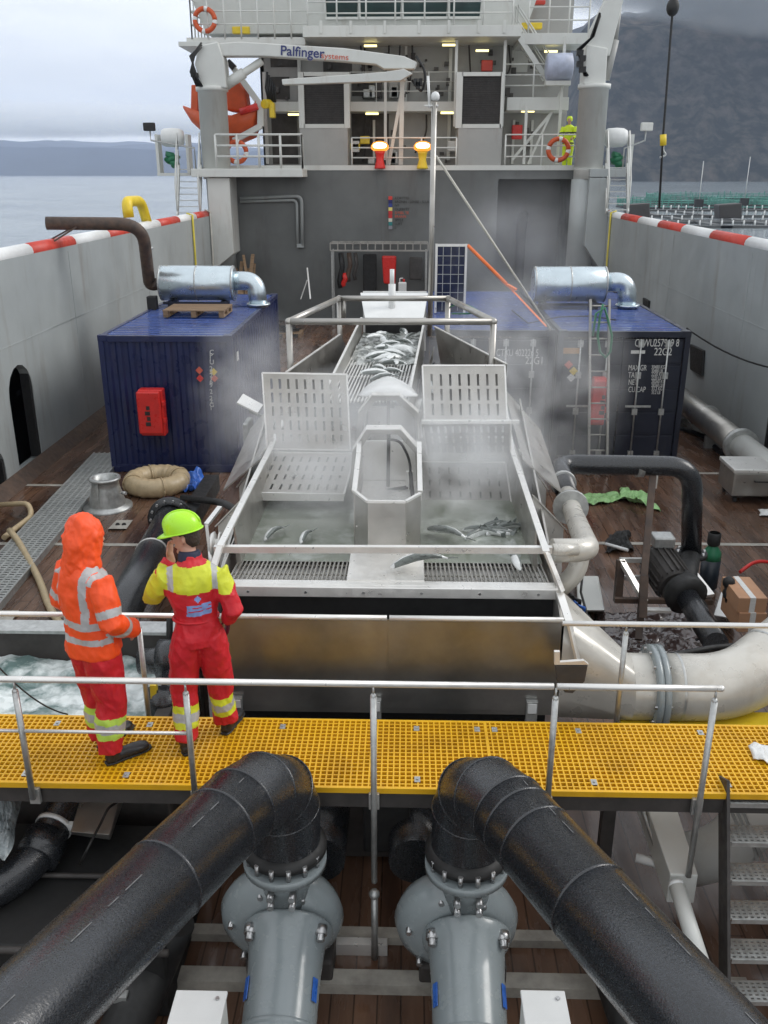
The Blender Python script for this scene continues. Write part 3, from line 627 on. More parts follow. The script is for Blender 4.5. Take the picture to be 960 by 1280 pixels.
[b.box(P(238+k*2.2, 90+3*(k%3), YC-.6-.05*k), P(242+k*2.2, 97+3*(k%3), YC-.35)) for k in range(4)]; [b.box(P(517+k*3, 98+4*(k%2), YC-.6), P(522+k*3, 108+4*(k%2), YC-.4)) for k in range(3)]; b.build('hydraulic_hose', M['rubber'], t)
# jib support A frame
t = T('boom_rest', 'white A frame boom rest standing behind the railing', 'boom rest', P(502, 205, 35.4)); b = MB(); b.bar(P(503, 96, 35.3), P(501, 206, 35.4), .16); b.bar(P(503, 110, 35.3), P(486, 206, 35.4), .12); b.box(P(497, 94, 35.1), P(508, 102, 35.5)); b.build('frame', M['white'], t, .01)
cx2 = X_(739, YC, 160)
t = T('deck_crane', 'white crane on a round starboard column with its boom raised out of view', 'crane', (cx2, YC, zd-.35))
crane_column(t, cx2, YC, zd, Z_(106, YC), .5)
b = MB(); b.cyl((cx2-.1, YC, 1.8), (cx2-.1, YC, zd-.35), .46, n=24); b.build('column_foot', M['hull'], t)
b = MB(); b.prism([P(729, 106, YC-.4), P(757, 106, YC-.4), P(760, 60, YC-.4), P(733, 55, YC-.4)], (0, .8, 0)); b.build('slewing_head', M['white'], t, .04)
b = MB(); b.prism([P(733, 62, YC-.28), P(762, 70, YC-.28), P(782, -10, YC-.28), P(790, -60, YC-.28), P(770, -60, YC-.28), P(757, 0, YC-.28), P(740, 35, YC-.28)], (0, .55, 0)); b.build('main_boom', M['white'], t, .03)
b = MB(); b.tube([P(757, 100), P(769, 50)], .14, 10); b.tube([P(769, 50), P(774, 10)], .09, 8); b.build('lift_cylinder', M['whitew'], t)
b = MB()
for k in range(5): b.tube([P(750, 20-k, YC-.5), P(742-k, 45+k, YC-.5), P(722+k, 62, YC-.5), P(728, 85, YC-.5), P(735-k, 95, YC-.5)], .04, 6)
[b.box(P(722+3*(k%2), 62+k*7, YC-.6), P(728+3*(k%2), 70+k*7, YC-.4)) for k in range(4)]; b.build('hydraulic_hose', M['rubber'], t)
t = T('hose_reel', 'pale blue drum on the gallery beside the starboard crane', 'drum', P(698, 92, 35.8)); b = MB(); A = P(698, 84, 35.8); b.lathe(A+Vector((-.45, 0, 0)), (1, 0, 0), [(0, .3), (.05, .46), (.9, .46), (.95, .3)], 18); b.build('drum', mat('pale_blue', (.42, .46, .58), .4), t); b = MB(); b.box(A+Vector((-.45, -.2, -.6)), A+Vector((.45, .2, -.45))); b.build('cradle', M['white'], t)
# rescue boat in its davit
t = T('rescue_boat', 'orange rescue boat hanging tilted behind the port crane column', 'boat', P(285, 165, 36.6)); YB = 36.4
def hullsec(c, wd, ht, n=9): return [c+Vector((0, math.cos(math.pi*k/(n-1))*wd, -abs(math.sin(math.pi*k/(n-1)))**.7*ht)) for k in range(n)]
b = MB(); prev = None
for px, py, w_, h_ in ((229, 146, .05, .1), (240, 150, .45, .5), (262, 158, .8, .85), (295, 160, .95, 1.0), (318, 152, .9, .95), (325, 140, .8, .7)):
    c = P(px, py-14, YB); V = [b.bm.verts.new(p) for p in hullsec(c, w_, h_)]
    if prev:
        for i in range(8): b._f([prev[i], prev[i+1], V[i+1], V[i]], True)
        b._f([prev[0], prev[8], V[8], V[0]])
    prev = V
b._f(prev[::-1]); b.build('hull', M['orange'], t)
b = MB(); b.prism([P(282, 138, YB-.5), P(310, 142, YB-.5), P(306, 112, YB-.5), P(293, 95, YB-.5), P(281, 100, YB-.5)], (0, 1.0, 0)); b.build('cabin', M['orange'], t, .1, 3)
b = MB(); b.prism([P(238, 146, YB-.3), P(247, 148, YB-.3), P(247, 106, YB-.3), P(239, 106, YB-.3)], (0, .3, 0)); b.build('bow_post', M['orange'], t, .03)
b = MB(); b.tube([P(300, 140, YB-.9), P(322, 133, YB-.9)], .12, 8); b.build('fender', M['redbox'], t)
t = T('boat_davit', 'white davit arm with cradle holding the rescue boat', 'davit', P(328, 165, 35.9)); b = MB()
b.bar(P(288, 80, 35.7), P(326, 132, 35.7), .22, .2); b.bar(P(326, 130, 35.7), P(326, 158, 35.7), .24, .2); b.bar(P(327, 157, 35.7), P(292, 176, 35.7), .22, .2); b.build('arm', M['white'], t, .02)
b = MB(); b.bar(P(285, 77, 35.6), P(293, 85, 35.6), .3, .2); b.build('arm_head', M['rubber'], t)
t = T('davit_winch', 'yellow and dark winch gear beside the davit', 'winch', P(338, 145, 35.8)); b = MB(); b.cyl(P(330, 130, 35.5), P(338, 130, 35.9), .16); b.box(P(336, 128, 35.6), P(345, 148, 36)); b.build('gear', M['yel'], t, .03)
b = MB()
for k in range(5): b.tube([P(334+k*2, 90+k*4, 35.9), P(332+k*3, 110, 35.8), P(336+k*2, 128, 35.8)], .04, 5)
b.build('cables', M['rubber'], t)
# floodlights on brackets
for px, py, sx, lb in ((187, 158, -1, 'black floodlight on a thin bracket outside the port bulwark stairs'), (808, 158, 1, 'white floodlight on a bracket outside the starboard stairs')):
    A = P(px, py, 34); t = T('floodlight', lb, 'floodlight', A, 'floodlights at the bulwark stairs')
    b = MB(); b.box(A+Vector((-.2, -.15, -.15)), A+Vector((.2, .05, .12))); b.build('housing', M['rubber'] if sx < 0 else M['white'], t, .03)
    b = MB(); b.tube([A+Vector((0, 0, -.1)), A+Vector((0, 0, -.45)), Vector((sx*7.6, 34.2, A.z-.7)), Vector((sx*7.6, 34.2, zd))], .03, 6); b.build('bracket', M['galv'], t)
# yellow bent bollard on the port rail, wing locker
b = MB(); b.tube(arc([Vector((-7.3, 26.0, 3.9)), at(160, 252, X=-7.5), at(178, 252, X=-7.5), Vector((-7.4, 27.6, 3.9))] if 0 else [at(161, 272, X=-7.32), at(158, 252, X=-7.35), at(176, 251, X=-7.35), at(184, 279, X=-7.32)], .45, 7), .14, 14)
tag(b.build('bent_bollard', M['yel']), 'thick yellow bent pipe bollard on the port rail', 'bollard')
# hanging hook wire at starboard
b = MB(); b.tube([at(842, -40, Y=30), at(841, 10, Y=30), at(829, 170, Y=30), at(824, 260, Y=30)], .035, 6); t = T('crane_wire', 'dark crane wire with ball and yellow hook hanging outside the starboard rail', 'wire', at(824, 262, Y=30)); b.build('wire', M['rubber'], t)
b = MB(); b.sph(at(841, 9, Y=30), .19, 12, (1, 1, 1.3)); b.build('ball', M['rubber'], t); b = MB(); b.cyl(at(829, 168, Y=30), at(829, 182, Y=30), .1); b.build('hook_block', M['yel'], t); b = MB(); A = at(829, 186, Y=30); b.tube(arc([A+Vector((0, 0, .1)), A+Vector((0, 0, -.05)), A+Vector((.12, 0, -.18)), A+Vector((-.08, 0, -.25))], .08), .03, 6); b.build('hook', M['galv'], t)
# fish farm pens beyond the starboard rail
rng = random.Random(12)
t = T('floating_walkway', 'grey floating pen walkway with white posts beyond the starboard rail', 'fish pen', (90, 190, SEA)); 
b = MB(); b2 = MB(); b3 = MB()
for Y, x0, x1, hgt in ((165, 780, 1100, .9), (180, 790, 1100, 1.0), (205, 800, 1100, 1.0), (240, 800, 1100, 1.0)):
    A = X_(x0, Y, 270); B_ = X_(x1, Y, 270)
    b.box((A, Y, SEA-.2), (B_, Y+2.5, SEA+.45)); x = A
    while x < B_: b2.cyl((x, Y+.2, SEA+.4), (x, Y+.2, SEA+1.5*hgt), .16, n=6); x += 1.9
    b3.tube([(A, Y+.2, SEA+1.5*hgt), (B_, Y+.2, SEA+1.5*hgt)], .07, 5)
for k in range(3): b.box((X_(800+70*k, 180, 270), 165, SEA-.1), (X_(800+70*k, 180, 270)+2, 245, SEA+.4))
b.build('deck_float', mat('float_grey', (.08, .085, .085), .6, var=.5, scale=.3), t); b2.build('post', M['wpl'], t); b3.build('handrail', M['mesh'], t)
gn = mat('green_net', (.08, .26, .21), .8, var=.3, scale=.5)
for k, (cxp, Y, rr, lb) in enumerate(((872, 270, 22, 'nearer round green fish pen with netting over the sea'), (905, 330, 26, 'farther round green fish pen below the far shore'), (990, 265, 22, 'round green fish pen cut by the right frame edge'))):
    c = Vector((X_(cxp, Y, 250), Y, SEA)); t = T('fish_pen', lb, 'fish pen', c, 'round green net pens')
    b = MB()
    for z, q in ((.2, .35), (1.1, .09)): b.tube([c+Vector((math.cos(2*math.pi*i/40)*rr, math.sin(2*math.pi*i/40)*rr, z)) for i in range(41)], q, 6)
    b.build('collar', M['rubber'], t)
    b = MB()
    for i in range(80): a = 2*math.pi*i/80; p = c+Vector((math.cos(a)*rr, math.sin(a)*rr, .2)); b.bar(p, p+Vector((0, 0, 2.3+.5*math.sin(i*.9))), .22, .22)
    for z in (.7, 1.2, 1.7, 2.2): b.tube([c+Vector((math.cos(2*math.pi*i/40)*rr, math.sin(2*math.pi*i/40)*rr, z)) for i in range(41)], .1, 4)
    b.build('net', gn, t)
for px, Y, hh, lb in ((875, 205, 11, 'thin marker mast with lamp on the floating walkway'), (932, 215, 12, 'second thin marker mast farther right on the floating walkway')):
    A = Vector((X_(px, Y, 240), Y, SEA+.4)); t = T('marker_mast', lb, 'mast', A); b = MB(); b.cyl(A, A+Vector((0, 0, hh)), .09, n=6); b.build('pole', M['galv'], t); b = MB(); b.box(A+Vector((-.9, -.5, 1.8)), A+Vector((.9, .5, 3.4))); b.build('lamp_box', M['rubber'], t, .05)
for px, py, lb in ((915, 262, 'dark feed barge hut on the floating walkway'), (800, 262, 'small dark float box at the left end of the walkway')):
    A = at(px, py, Y=170); b = MB(); b.hexa([A+Vector(v) for v in ((-2, 0, -1.5), (2, 0, -1.5), (2, 3, -1.5), (-2, 3, -1.5), (-2.4, -.2, .8), (1.6, -.2, 1.1), (1.6, 3.2, 1.1), (-2.4, 3.2, .8))]); tag(b.build('float_hut', M['mesh'], None, .2), lb, 'float')
# ---------------------------------------------------------------- containers
def corr(b, a, c, z0, z1, nrm, pitch=.27, dep=.035):
    """corrugated sheet between two ground points, ribs upright"""
    a = Vector(a); c = Vector(c); n = max(2, round((c-a).length/pitch)); nrm = Vector(nrm); prev = None
    u = (c-a)/n
    for i in range(n):
        for t, o in ((0, 0), (.32, 0), (.5, -dep), (.82, -dep), (1.0, 0)):
            if t == 0 and prev: continue
            p = a+u*(i+t)+nrm*o; V = [b.bm.verts.new((p.x, p.y, z0)), b.bm.verts.new((p.x, p.y, z1))]
            if prev: b._f([prev[0], V[0], V[1], prev[1]], False)
            prev = V
def container(label, x0, y0, doors, pm, w_=2.438, l=6.058, h=2.591):
    t = T('shipping_container', label, 'container', (x0+w_/2, y0+l/2, 0), 'blue shipping containers on the deck')
    x1, y1 = x0+w_, y0+l; e = .1
    b = MB()
    for x in (x0, x1-e):
        for y in (y0, y1-e): b.box((x, y, .003), (x+e, y+e, h))
    for x in (x0+.005, x1-e+.005): b.box((x, y0+e, h-.1), (x+e-.01, y1-e, h-.005)); b.box((x, y0+e, .01), (x+e-.01, y1-e, .15))
    for y in (y0+.005, y1-e+.005): b.box((x0+e, y, h-.12), (x1-e, y+e-.01, h-.006)); b.box((x0+e, y, .01), (x1-e, y+e-.01, .15))
    b.build('frame', M[pm], t, .008)
    b = MB()
    for x in (x0-.004, x1-.168):
        for y in (y0-.004, y1-.168):
            for z in (0.002, h-.112): b.box((x, y, z), (x+.172, y+.172, z+.118))
    b.build('corner_casting', M[pm], t, .012)
    b = MB(); corr(b, (x0+.02, y0+e, 0), (x0+.02, y1-e, 0), .12, h-.08, (-1, 0, 0)); b.build('side_panel', M[pm], t)
    b = MB(); corr(b, (x1-.02, y0+e, 0), (x1-.02, y1-e, 0), .12, h-.08, (1, 0, 0)); b.build('side_panel', M['navy'], t)
    b = MB(); prev = None; n = 30
    for i in range(n):
        for f, o in ((0, 0), (.4, 0), (.5, -.022), (.9, -.022), (1, 0)):
            if f == 0 and prev: continue
            y = y0+e+(l-2*e)*(i+f)/n; V = [b.bm.verts.new((x0+.04, y, h-.015+o)), b.bm.verts.new((x1-.04, y, h-.015+o))]
            if prev: b._f([prev[0], prev[1], V[1], V[0]], False)
            prev = V
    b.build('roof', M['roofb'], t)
    if not doors:
        b = MB(); corr(b, (x0+e, y0+.03, 0), (x1-e, y0+.03, 0), .12, h-.1, (0, -1, 0), .22, .03); b.build('end_panel', M['navy'], t)
    else:
        for k in (0, 1):
            a = x0+e+.01+k*(w_/2-e); c = a+w_/2-e-.02; b = MB()
            for q in range(5):
                za = .17+q*(h-.32)/5; b.box((a, y0+.05, za), (c, y0+.09, za+(h-.32)/5-.05)); b.box((a, y0+.065, za+(h-.32)/5-.05), (c, y0+.09, za+(h-.32)/5))
            dr = b.build('door', M[pm], t, .006)
            for f in (.28, .74):
                x = a+(c-a)*f; b = MB(); b.cyl((x, y0+.015, .2), (x, y0+.015, h-.16), .017, n=8); b.build('lock_rod', M['galv'], dr)
                b = MB()
                for z in (.16, h-.3, 1.0, 1.7): b.box((x-.05, y0-.0, z), (x+.05, y0+.048, z+.12))
                b.build('cam_keeper', M['galv'], dr)
            b = MB(); b.box((a+.12, y0-.01, 1.15), (a+.6, y0+.01, 1.19)); b.build('handle', M['galv'], dr)
    return t, x0, y0
cl, lx, ly = container('navy container on the port side with small pallet and silver muffler on its roof', -5.58, 16.1, False, 'navy')
ct2, rx, ry = container('navy starboard container with white code lettering and ladder leaning on it', 2.83, 16.8, True, 'navyd')
ct1, qx, qy = container('navy container half hidden by steam behind the perforated lids', .33, 16.85, True, 'navyd')
def tx(s, size, px, py, Y, par, m='txt', sx=1.0, **k): p = at(px, py, Y=Y); return text(s, size, p, FR, M[m], par, 'lettering', sx, **k)
tx('CPWU', .2, 793, 433, 16.84, ct2, sx=.62); tx('257969 8', .2, 817, 433, 16.84, ct2, sx=.62); tx('22G2', .2, 817, 444, 16.84, ct2, sx=.75)
b = MB(); b.box(at(789, 438, Y=16.83), at(806, 442, Y=16.84)); b.build('stencil_bar', M['txt'], ct2)
for k, (a, c) in enumerate((('MAX.GR', '30480'), ('TARE', '2220'), ('NET', '28260'), ('CU.CAP', '33.2'))):
    tx(a, .15, 785, 463+k*9, 16.84, ct2, sx=.62); tx(c+' KG', .10, 814, 461+k*9, 16.84, ct2, sx=.62); tx(c+' LB', .09, 814, 465.5+k*9, 16.84, ct2, sx=.62)
tx('CTXU 402226 5', .19, 620, 445, 16.86, ct1, sx=.62); tx('22G1', .2, 656, 455, 16.86, ct1, sx=.8)
b = MB(); b.box(at(704, 435, Y=16.83), at(726, 442, Y=16.85)); b.build('orange_label', mat('amber_label', (.45, .22, .04), .5), ct2)
for k, (x, y, c) in enumerate(((708, 456, 'redtxt'), (714, 464, 'yel'), (711, 472, 'txt'))):
    A = at(x+3, y, Y=16.83); b = MB(); q = .085; b.prism([A+Vector(v) for v in ((-q, 0, 0), (0, 0, -q), (q, 0, 0), (0, 0, q))], (0, .01, 0)); b.build('hazard_label', M[c], ct2)
# vertical lettering and labels, left container
for k, s in enumerate('CPIU 252169 2 22G1'):
    if s != ' ': text(s, .12, at(262, 443+k*4.1, Y=16.06), FR @ Matrix.Rotation(0, 3, 'Z'), M['txt'], cl, 'lettering')
for x, y, c in ((247, 463, 'redtxt'), (248, 473, 'redbox'), (265, 465, 'yel'), (266, 473, 'redtxt')):
    A = at(x+2, y, Y=16.08); b = MB(); q = .07; b.prism([A+Vector(v) for v in ((-q, 0, 0), (0, 0, -q), (q, 0, 0), (0, 0, q))], (0, .01, 0)); b.build('hazard_label', M[c], cl)
b = MB(); A = at(297, 445, X=-3.12); b.box(A+Vector((-.004, -.08, -.08)), A+Vector((.006, .08, .08))); b.build('white_sticker', M['txt'], cl)
# red boxes
def redbox(label, x0, y0, x1, y1, Y):
    A = at(x0, y1, Y=Y); B_ = at(x1, y0, Y=Y); t = T('fire_extinguisher_box', label, 'box', A, 'red extinguisher boxes')
    b = MB(); b.box((A.x, Y-.22, A.z), (B_.x, Y, B_.z)); b.build('case', M['redbox'], t, .03, 3)
    b = MB(); b.box((A.x-.015, Y-.3, A.z+.05), (B_.x-.03, Y-.225, B_.z-.02)); b.build('lid', M['redbox'], t, .04, 3)
    b = MB(); zc = (A.z+B_.z)/2
    for k in range(4): b.box((A.x+.13+.03*(k % 2), Y-.31, zc-.22+k*.1), (A.x+.22, Y-.299, zc-.15+k*.1))
    b.build('marking', M['txtb'], t)
    b = MB()
    for z in (A.z+.25, B_.z-.3): b.box((B_.x-.02, Y-.25, z), (B_.x+.03, Y-.12, z+.09))
    b.build('latch', M['redbox'], t, .01)
redbox('red extinguisher box on the end of the port navy container', 181, 484, 206, 541, 16.06)
redbox('red extinguisher box behind the ladder on the starboard container', 735, 470, 757, 528, 16.78)
# ladder leaning
def ladder(label, p0, p1, wd, n):
    t = T('ladder', label, 'ladder', p0); p0 = Vector(p0); p1 = Vector(p1); 
    for s in (0, 1): b = MB(); b.bar(p0+Vector((wd*s, 0, 0)), p1+Vector((wd*s, 0, 0)), .04, .07); b.build('stile', M['steel'], t)
    b = MB()
    for i in range(n): c = p0.lerp(p1, (i+.6)/n); b.cyl(c, c+Vector((wd, 0, 0)), .016, n=6)
    b.build('rungs', M['steel'], t)
A = at(737, 578, Y=16.1); B_ = at(738, 374, Y=16.55); A.z = .02
ladder('aluminium ladder leaning on the starboard container with a hose loop on it', A, B_, .34, 11)
b = MB(); P = lambda x, y, Y=16.3: at(x, y, Y=Y); b.tube([P(754, 380), P(750, 395), P(747, 420), P(750, 440), P(757, 447), P(763, 440), P(765, 420), P(760, 400), P(756, 385), P(745, 392), P(741, 420)], .022, 6)
tag(b.build('hose_loop', M['green']), 'thin green hose looped over the top of the ladder', 'hose')
# mufflers
def muffler(label, x0, x1, yb, yt, Y, label2=None):
    zc = 2.6+.48; A = X_(x0, Y, 355); B_ = X_(x1, Y, 355); r = .37; t = T('exhaust_muffler', label, 'muffler', ((A+B_)/2, Y, 2.6), 'silver mufflers on the containers')
    b = MB(); b.lathe((A, Y, zc), (1, 0, 0), [(0, r*.9), (.03, r), (B_-A-.03, r), (B_-A, r*.9)], 32); b.build('drum', M['alu'], t)
    b = MB()
    for f in (.0, .5, 1.0): x = A+.03+(B_-A-.06)*f; b.lathe((x-.015, Y, zc), (1, 0, 0), [(0, r+.008), (.03, r+.008)], 32)
    b.build('seam_band', M['galv'], t)
    b = MB()
    for f in (.15, .85): x = A+(B_-A)*f; b.box((x-.05, Y-.3, 2.58), (x+.05, Y+.3, 2.72))
    b.box((A+.1, Y-.32, 2.66), (B_-.1, Y-.26, 2.71)); b.build('cradle', M['navyd'], t)
    b = MB(); b.tube(arc([(B_-.02, Y, zc+.05), (B_+.45, Y, zc+.05), (B_+.5, Y-.05, 2.56)], .42, 8), .2, 16)
    for z in (2.62,): b.lathe((B_+.5, Y-.05, z), (0, 0, 1), [(0, .26), (.04, .26)], 16)
    b.build('elbow', M['alu'], t); return A, zc
A, zc = muffler('silver muffler drum lying on the roof of the port container', 201, 294, 0, 0, 20.0)
muffler('silver muffler drum lying on the roof of the starboard container', 666, 757, 0, 0, 20.0)
t = T('exhaust_pipe', 'rusty brown exhaust pipe from the muffler out over the port bulwark', 'exhaust', (-7.2, 19, 4))
pe = at(203, 362, Y=20.0); b = MB(); b.tube(arc([Vector((A+.02, 20, zc)), at(187, 357, Y=20), at(178, 280, Y=19.2), at(58, 279, Y=18.9)], [.4, .5], 8), .13, 16); b.build('pipe', M['rustpipe'], t)
b = MB(); c = at(95, 282, Y=18.92); b.bar(c, Vector((-7.3, 18.9, 4.05)), .03); b.bar(c+Vector((.05, 0, 0)), Vector((-7.1, 18.6, 4.05)), .03); b.build('bracket', M['rustpipe'], t)
b = MB(); c = at(183, 312, Y=19.6); b.lathe(c, (0, 0, 1), [(0, .145), (.05, .145)], 14); b.build('clamp', M['galv'], t)
# rust stain patch on bulwark, thin sheet with irregular outline and soft density
m_ = M['rustst'] = mat('rust_stain', (.20, .155, .11), .6, var=.2, scale=5); nt_ = m_.node_tree; bs = nt_.nodes['Principled BSDF']
tc_ = N(nt_, 'ShaderNodeTexCoord'); mp_ = N(nt_, 'ShaderNodeMapping'); mp_.inputs['Location'].default_value = (0, 0, -.9); mp_.inputs['Scale'].default_value = (1, 1.6, .62)
gr_ = N(nt_, 'ShaderNodeTexGradient', gradient_type='SPHERICAL'); nz_ = N(nt_, 'ShaderNodeTexNoise'); nz_.inputs['Scale'].default_value = 3; nz_.inputs['Detail'].default_value = 6
ml_ = N(nt_, 'ShaderNodeMath', operation='MULTIPLY'); ml2 = N(nt_, 'ShaderNodeMath', operation='MULTIPLY'); ml2.inputs[1].default_value = 2.0; ml2.use_clamp = True
LL = nt_.links.new; LL(tc_.outputs['Object'], mp_.inputs['Vector']); LL(mp_.outputs[0], gr_.inputs['Vector']); LL(gr_.outputs['Fac'], ml_.inputs[0]); LL(nz_.outputs['Fac'], ml_.inputs[1]); LL(ml_.outputs[0], ml2.inputs[0]); LL(ml2.outputs[0], bs.inputs['Alpha'])
b = MB(); b.face([(-7.094, 17.9, 1.9), (-7.094, 19.9, 1.9), (-7.094, 19.9, 3.78), (-7.094, 17.9, 3.78)]); tag(b.build('rust_stain', m_, bl))
# things on container roofs
pallet('pallet', 'weathered wooden pallet lying on the roof of the port container', (at(247, 392, z=2.62).x, at(247, 392, z=2.62).y+.1, 2.595), 1.25, .95)
t = T('roof_lug', 'small black lug at the roof edge of the port container', 'fitting', (-5.5, 19.6, 2.6)); b = MB(); b.box((-5.6, 19.5, 2.5), (-5.4, 19.7, 2.85)); b.build('block', M['rubber'], t, .02)
A = at(543, 378, Y=19.0); B_ = at(584, 305, Y=19.0)
t = T('solar_panel', 'upright framed solar panel with blue cells behind the mast', 'solar panel', ((A.x+B_.x)/2, 19, 2.6))
b = MB(); b.box((A.x+.03, 19.0, 2.62), (B_.x-.03, 19.03, B_.z-.03)); b.build('panel', mat('blue_cells', (.008, .014, .05), .15, var=.4, scale=6), t)
b = MB(); 
for x in (A.x, B_.x-.04): b.box((x, 18.97, 2.6), (x+.045, 19.06, B_.z))
b.box((A.x+.045, 18.975, B_.z-.05), (B_.x-.04, 19.05, B_.z-.003)); b.build('frame', M['steelb'], t)
b = MB(); 
for k in range(1, 4): x = A.x+(B_.x-A.x)*k/4; b.box((x-.006, 18.992, 2.65), (x+.006, 18.998, B_.z-.06))
for k in range(1, 7): z = 2.65+(B_.z-2.7)*k/7; b.box((A.x+.05, 18.988, z-.006), (B_.x-.05, 18.991, z+.006))
b.build('grid_lines', M['galv'], t)
b = MB(); b.bar((A.x+.1, 19.05, 3.6), (A.x+.1, 20, 2.62), .04); b.bar((B_.x-.1, 19.05, 3.6), (B_.x-.1, 20, 2.62), .04); b.build('strut', M['galv'], t)
# straps and guy wire
def strand(name, pts, r, m, label, cat, n=6): b = MB(); b.tube(pts, r, n); return tag(b.build(name, M[m]), label, cat)
strand('ratchet_strap', [at(585, 307, Y=19.0), at(633, 355, Y=17.8)], .035, 'strap', 'upper orange strap from the solar panel frame', 'strap')
b = MB(); b.bar(at(633, 355, Y=17.8), at(683, 408, Y=16.9), .05, .01); b.bar(at(634, 356, Y=17.75), at(645, 362, Y=17.6), .07, .04); tag(b.build('ratchet_strap', M['strap']), 'orange strap and buckle running down to the container roof edge', 'strap')
strand('guy_wire', [at(545, 195, Y=14.5), at(688, 412, Y=16.75)], .018, 'rope', 'pale guy wire from the mast down to the container roof edge', 'wire')
# mast
t = T('mast', 'slim stainless mast with white dome lamp standing behind the sorting chute', 'mast', at(538, 405, Y=14.3))
b = MB(); b.tube([at(537, 420, Y=14.5), at(543, 128, Y=14.5)], .042, 10); b.build('pole', M['steel'], t)
b = MB(); A = at(544, 126, Y=14.5); b.lathe(A, (0, 0, 1), [(0, .035), (.02, .06), (.07, .065), (.11, .045), (.125, .01)], 12); b.build('lamp_dome', M['wpl'], t)
b = MB(); b.tube([at(537, 135, Y=14.5), at(535, 95, Y=14.5)], .02, 8); b.box(at(533, 131, Y=14.5)+Vector((-.03, -.03, 0)), at(548, 133, Y=14.5)+Vector((0, .03, 0))); b.build('antenna', M['wpl'], t)
# cable from right container to the bulwark, round lug
strand('black_cable', sag(at(858, 410, Y=17.2), at(975, 462, X=7.05), .12), .018, 'rubber', 'black cable sagging from the starboard container to the bulwark', 'cable')
strand('roof_cable', [at(770, 400, z=2.6), at(740, 395, z=2.62), at(700, 396, z=2.62), at(660, 404, z=2.62), at(640, 388, z=2.62)], .014, 'rubber', 'black cable lying across the starboard container roof', 'cable')
b = MB(); P = lambda x, y: at(x, y, X=7.02); b.prism([P(862, 430), P(878, 438), P(876, 470), P(862, 462)], (.08, 0, 0)); tag(b.build('wall_fender', M['rubber'], None, .02), 'black rounded plate on the starboard bulwark beside the container', 'plate')
b = MB(); P = lambda x, y: at(x, y, X=7.02); b.prism([P(803, 372), P(810, 376), P(809, 386), P(803, 384)], (.08, 0, 0)); tag(b.build('wall_lug', M['rubber'], None, .02), 'small black oval plate high on the starboard bulwark', 'plate')
# ---------------------------------------------------------------- starboard long pipe
t = T('deck_pipeline', 'long stainless pipeline along the starboard bulwark with flange joints', 'pipe', (6.2, 14, 0))
c0 = Vector((6.25, 21, .42)); c1 = at(925, 556, z=.45); c2 = c1+(c1-at(885, 520, z=.45)).normalized()*3.2
b = MB(); b.cyl(Vector((6.3, 22, .45)), c1, .25, n=24); b.build('pipe', M['steel'], t)
b = MB(); d = (c1-Vector((6.3, 22, .45))).normalized(); b.lathe(c1-d*.02, d, [(0, .33), (.05, .33), (.055, .28), (.09, .28), (.095, .33), (.14, .33)], 24); b.lathe(at(885, 522, z=.45), d, [(0, .265), (.04, .265)], 24); b.build('flange', M['galv'], t)
b = MB(); b.cyl(c1+d*.1, c1+d*7.5, .24, n=24); b.build('white_section', M['white'], t)
b = MB()
for f in (.3, .75): q = Vector((6.3, 22, .45)).lerp(c1, f); b.box(q+Vector((-.2, -.05, -.45)), q+Vector((.2, .05, -.2)))
b.build('saddle', M['galv'], t)
strand('deck_cable', [Vector((5.75, 20, .04)), at(880, 545, z=.04), at(905, 570, z=.04), at(960, 590, z=.04)], .05, 'rubber', 'thick black cable lying beside the long pipeline', 'cable', 8)
# steel case on wheels
A = at(908, 622, z=.12); t = T('steel_case', 'brushed steel transport case on castors at the starboard side', 'case', A)
x0, y0 = at(914, 622, z=.12).x, at(914, 622, z=.12).y
b = MB(); b.box((x0, y0, .14), (x0+.95, y0+.75, .56)); b.build('body', M['steel'], t, .02)
b = MB(); b.box((x0-.02, y0-.02, .56), (x0+.97, y0+.77, .63)); b.build('lid', M['steelb'], t, .015)
b = MB(); b.tube(arc([(x0+.35, y0-.01, .42), (x0+.35, y0-.05, .42), (x0+.6, y0-.05, .42), (x0+.6, y0-.01, .42)], .02), .012, 6); b.build('handle', M['rubber'], t)
for dx in (.1, .85):
    for dy in (.1, .65): b = MB(); b.cyl((x0+dx-.02, y0+dy, .06), (x0+dx+.02, y0+dy, .06), .055, n=10); b.box((x0+dx-.03, y0+dy-.03, .08), (x0+dx+.03, y0+dy+.03, .14)); b.build('castor', M['rubber'], t)
# crumpled sheet generator
def crumple(name, label, cat, pts, m, h=.12, n=26, seed=1, sc=3.0, kind=None):
    """a crumpled plastic sheet inside a quadrilateral footprint"""
    a, b_, c, d = [Vector(p) for p in pts]; b = MB(); g = []
    for j in range(n+1):
        row = []
        for i in range(n+1):
            u, v = i/n, j/n; wob = .12*noise.noise(Vector((u*4, v*4, seed)))
            p = (a.lerp(b_, u)).lerp(d.lerp(c, u), min(max(v+wob, 0), 1)); z = abs(noise.fractal(Vector((p.x*sc, p.y*sc, seed*3.1)), .8, 2, 4))*h*2*(math.sin(math.pi*min(u*1.0, 1))**.4)
            row.append(b.bm.verts.new(p+Vector((noise.noise(p*5)*.05, noise.noise(p*5+Vector((9, 0, 0)))*.05, z+.012))))
        g.append(row)
    for j in range(n):
        for i in range(n): b._f([g[j][i], g[j][i+1], g[j+1][i+1], g[j+1][i]], i % 2 == 0)
    o = b.build(name, m); s = o.modifiers.new('s', 'SOLIDIFY'); s.thickness = .006; return tag(o, label, cat, kind=kind)
film = mat('green_film', (.30, .52, .22), .3, var=.3, scale=5); P = lambda x, y, z=.01: at(x, y, z=z)
crumple('plastic_film', 'left half of the crumpled pale green film on the starboard deck', 'film', (P(718, 634), P(772, 628), P(772, 618), P(722, 618)), film, .07, sc=2)
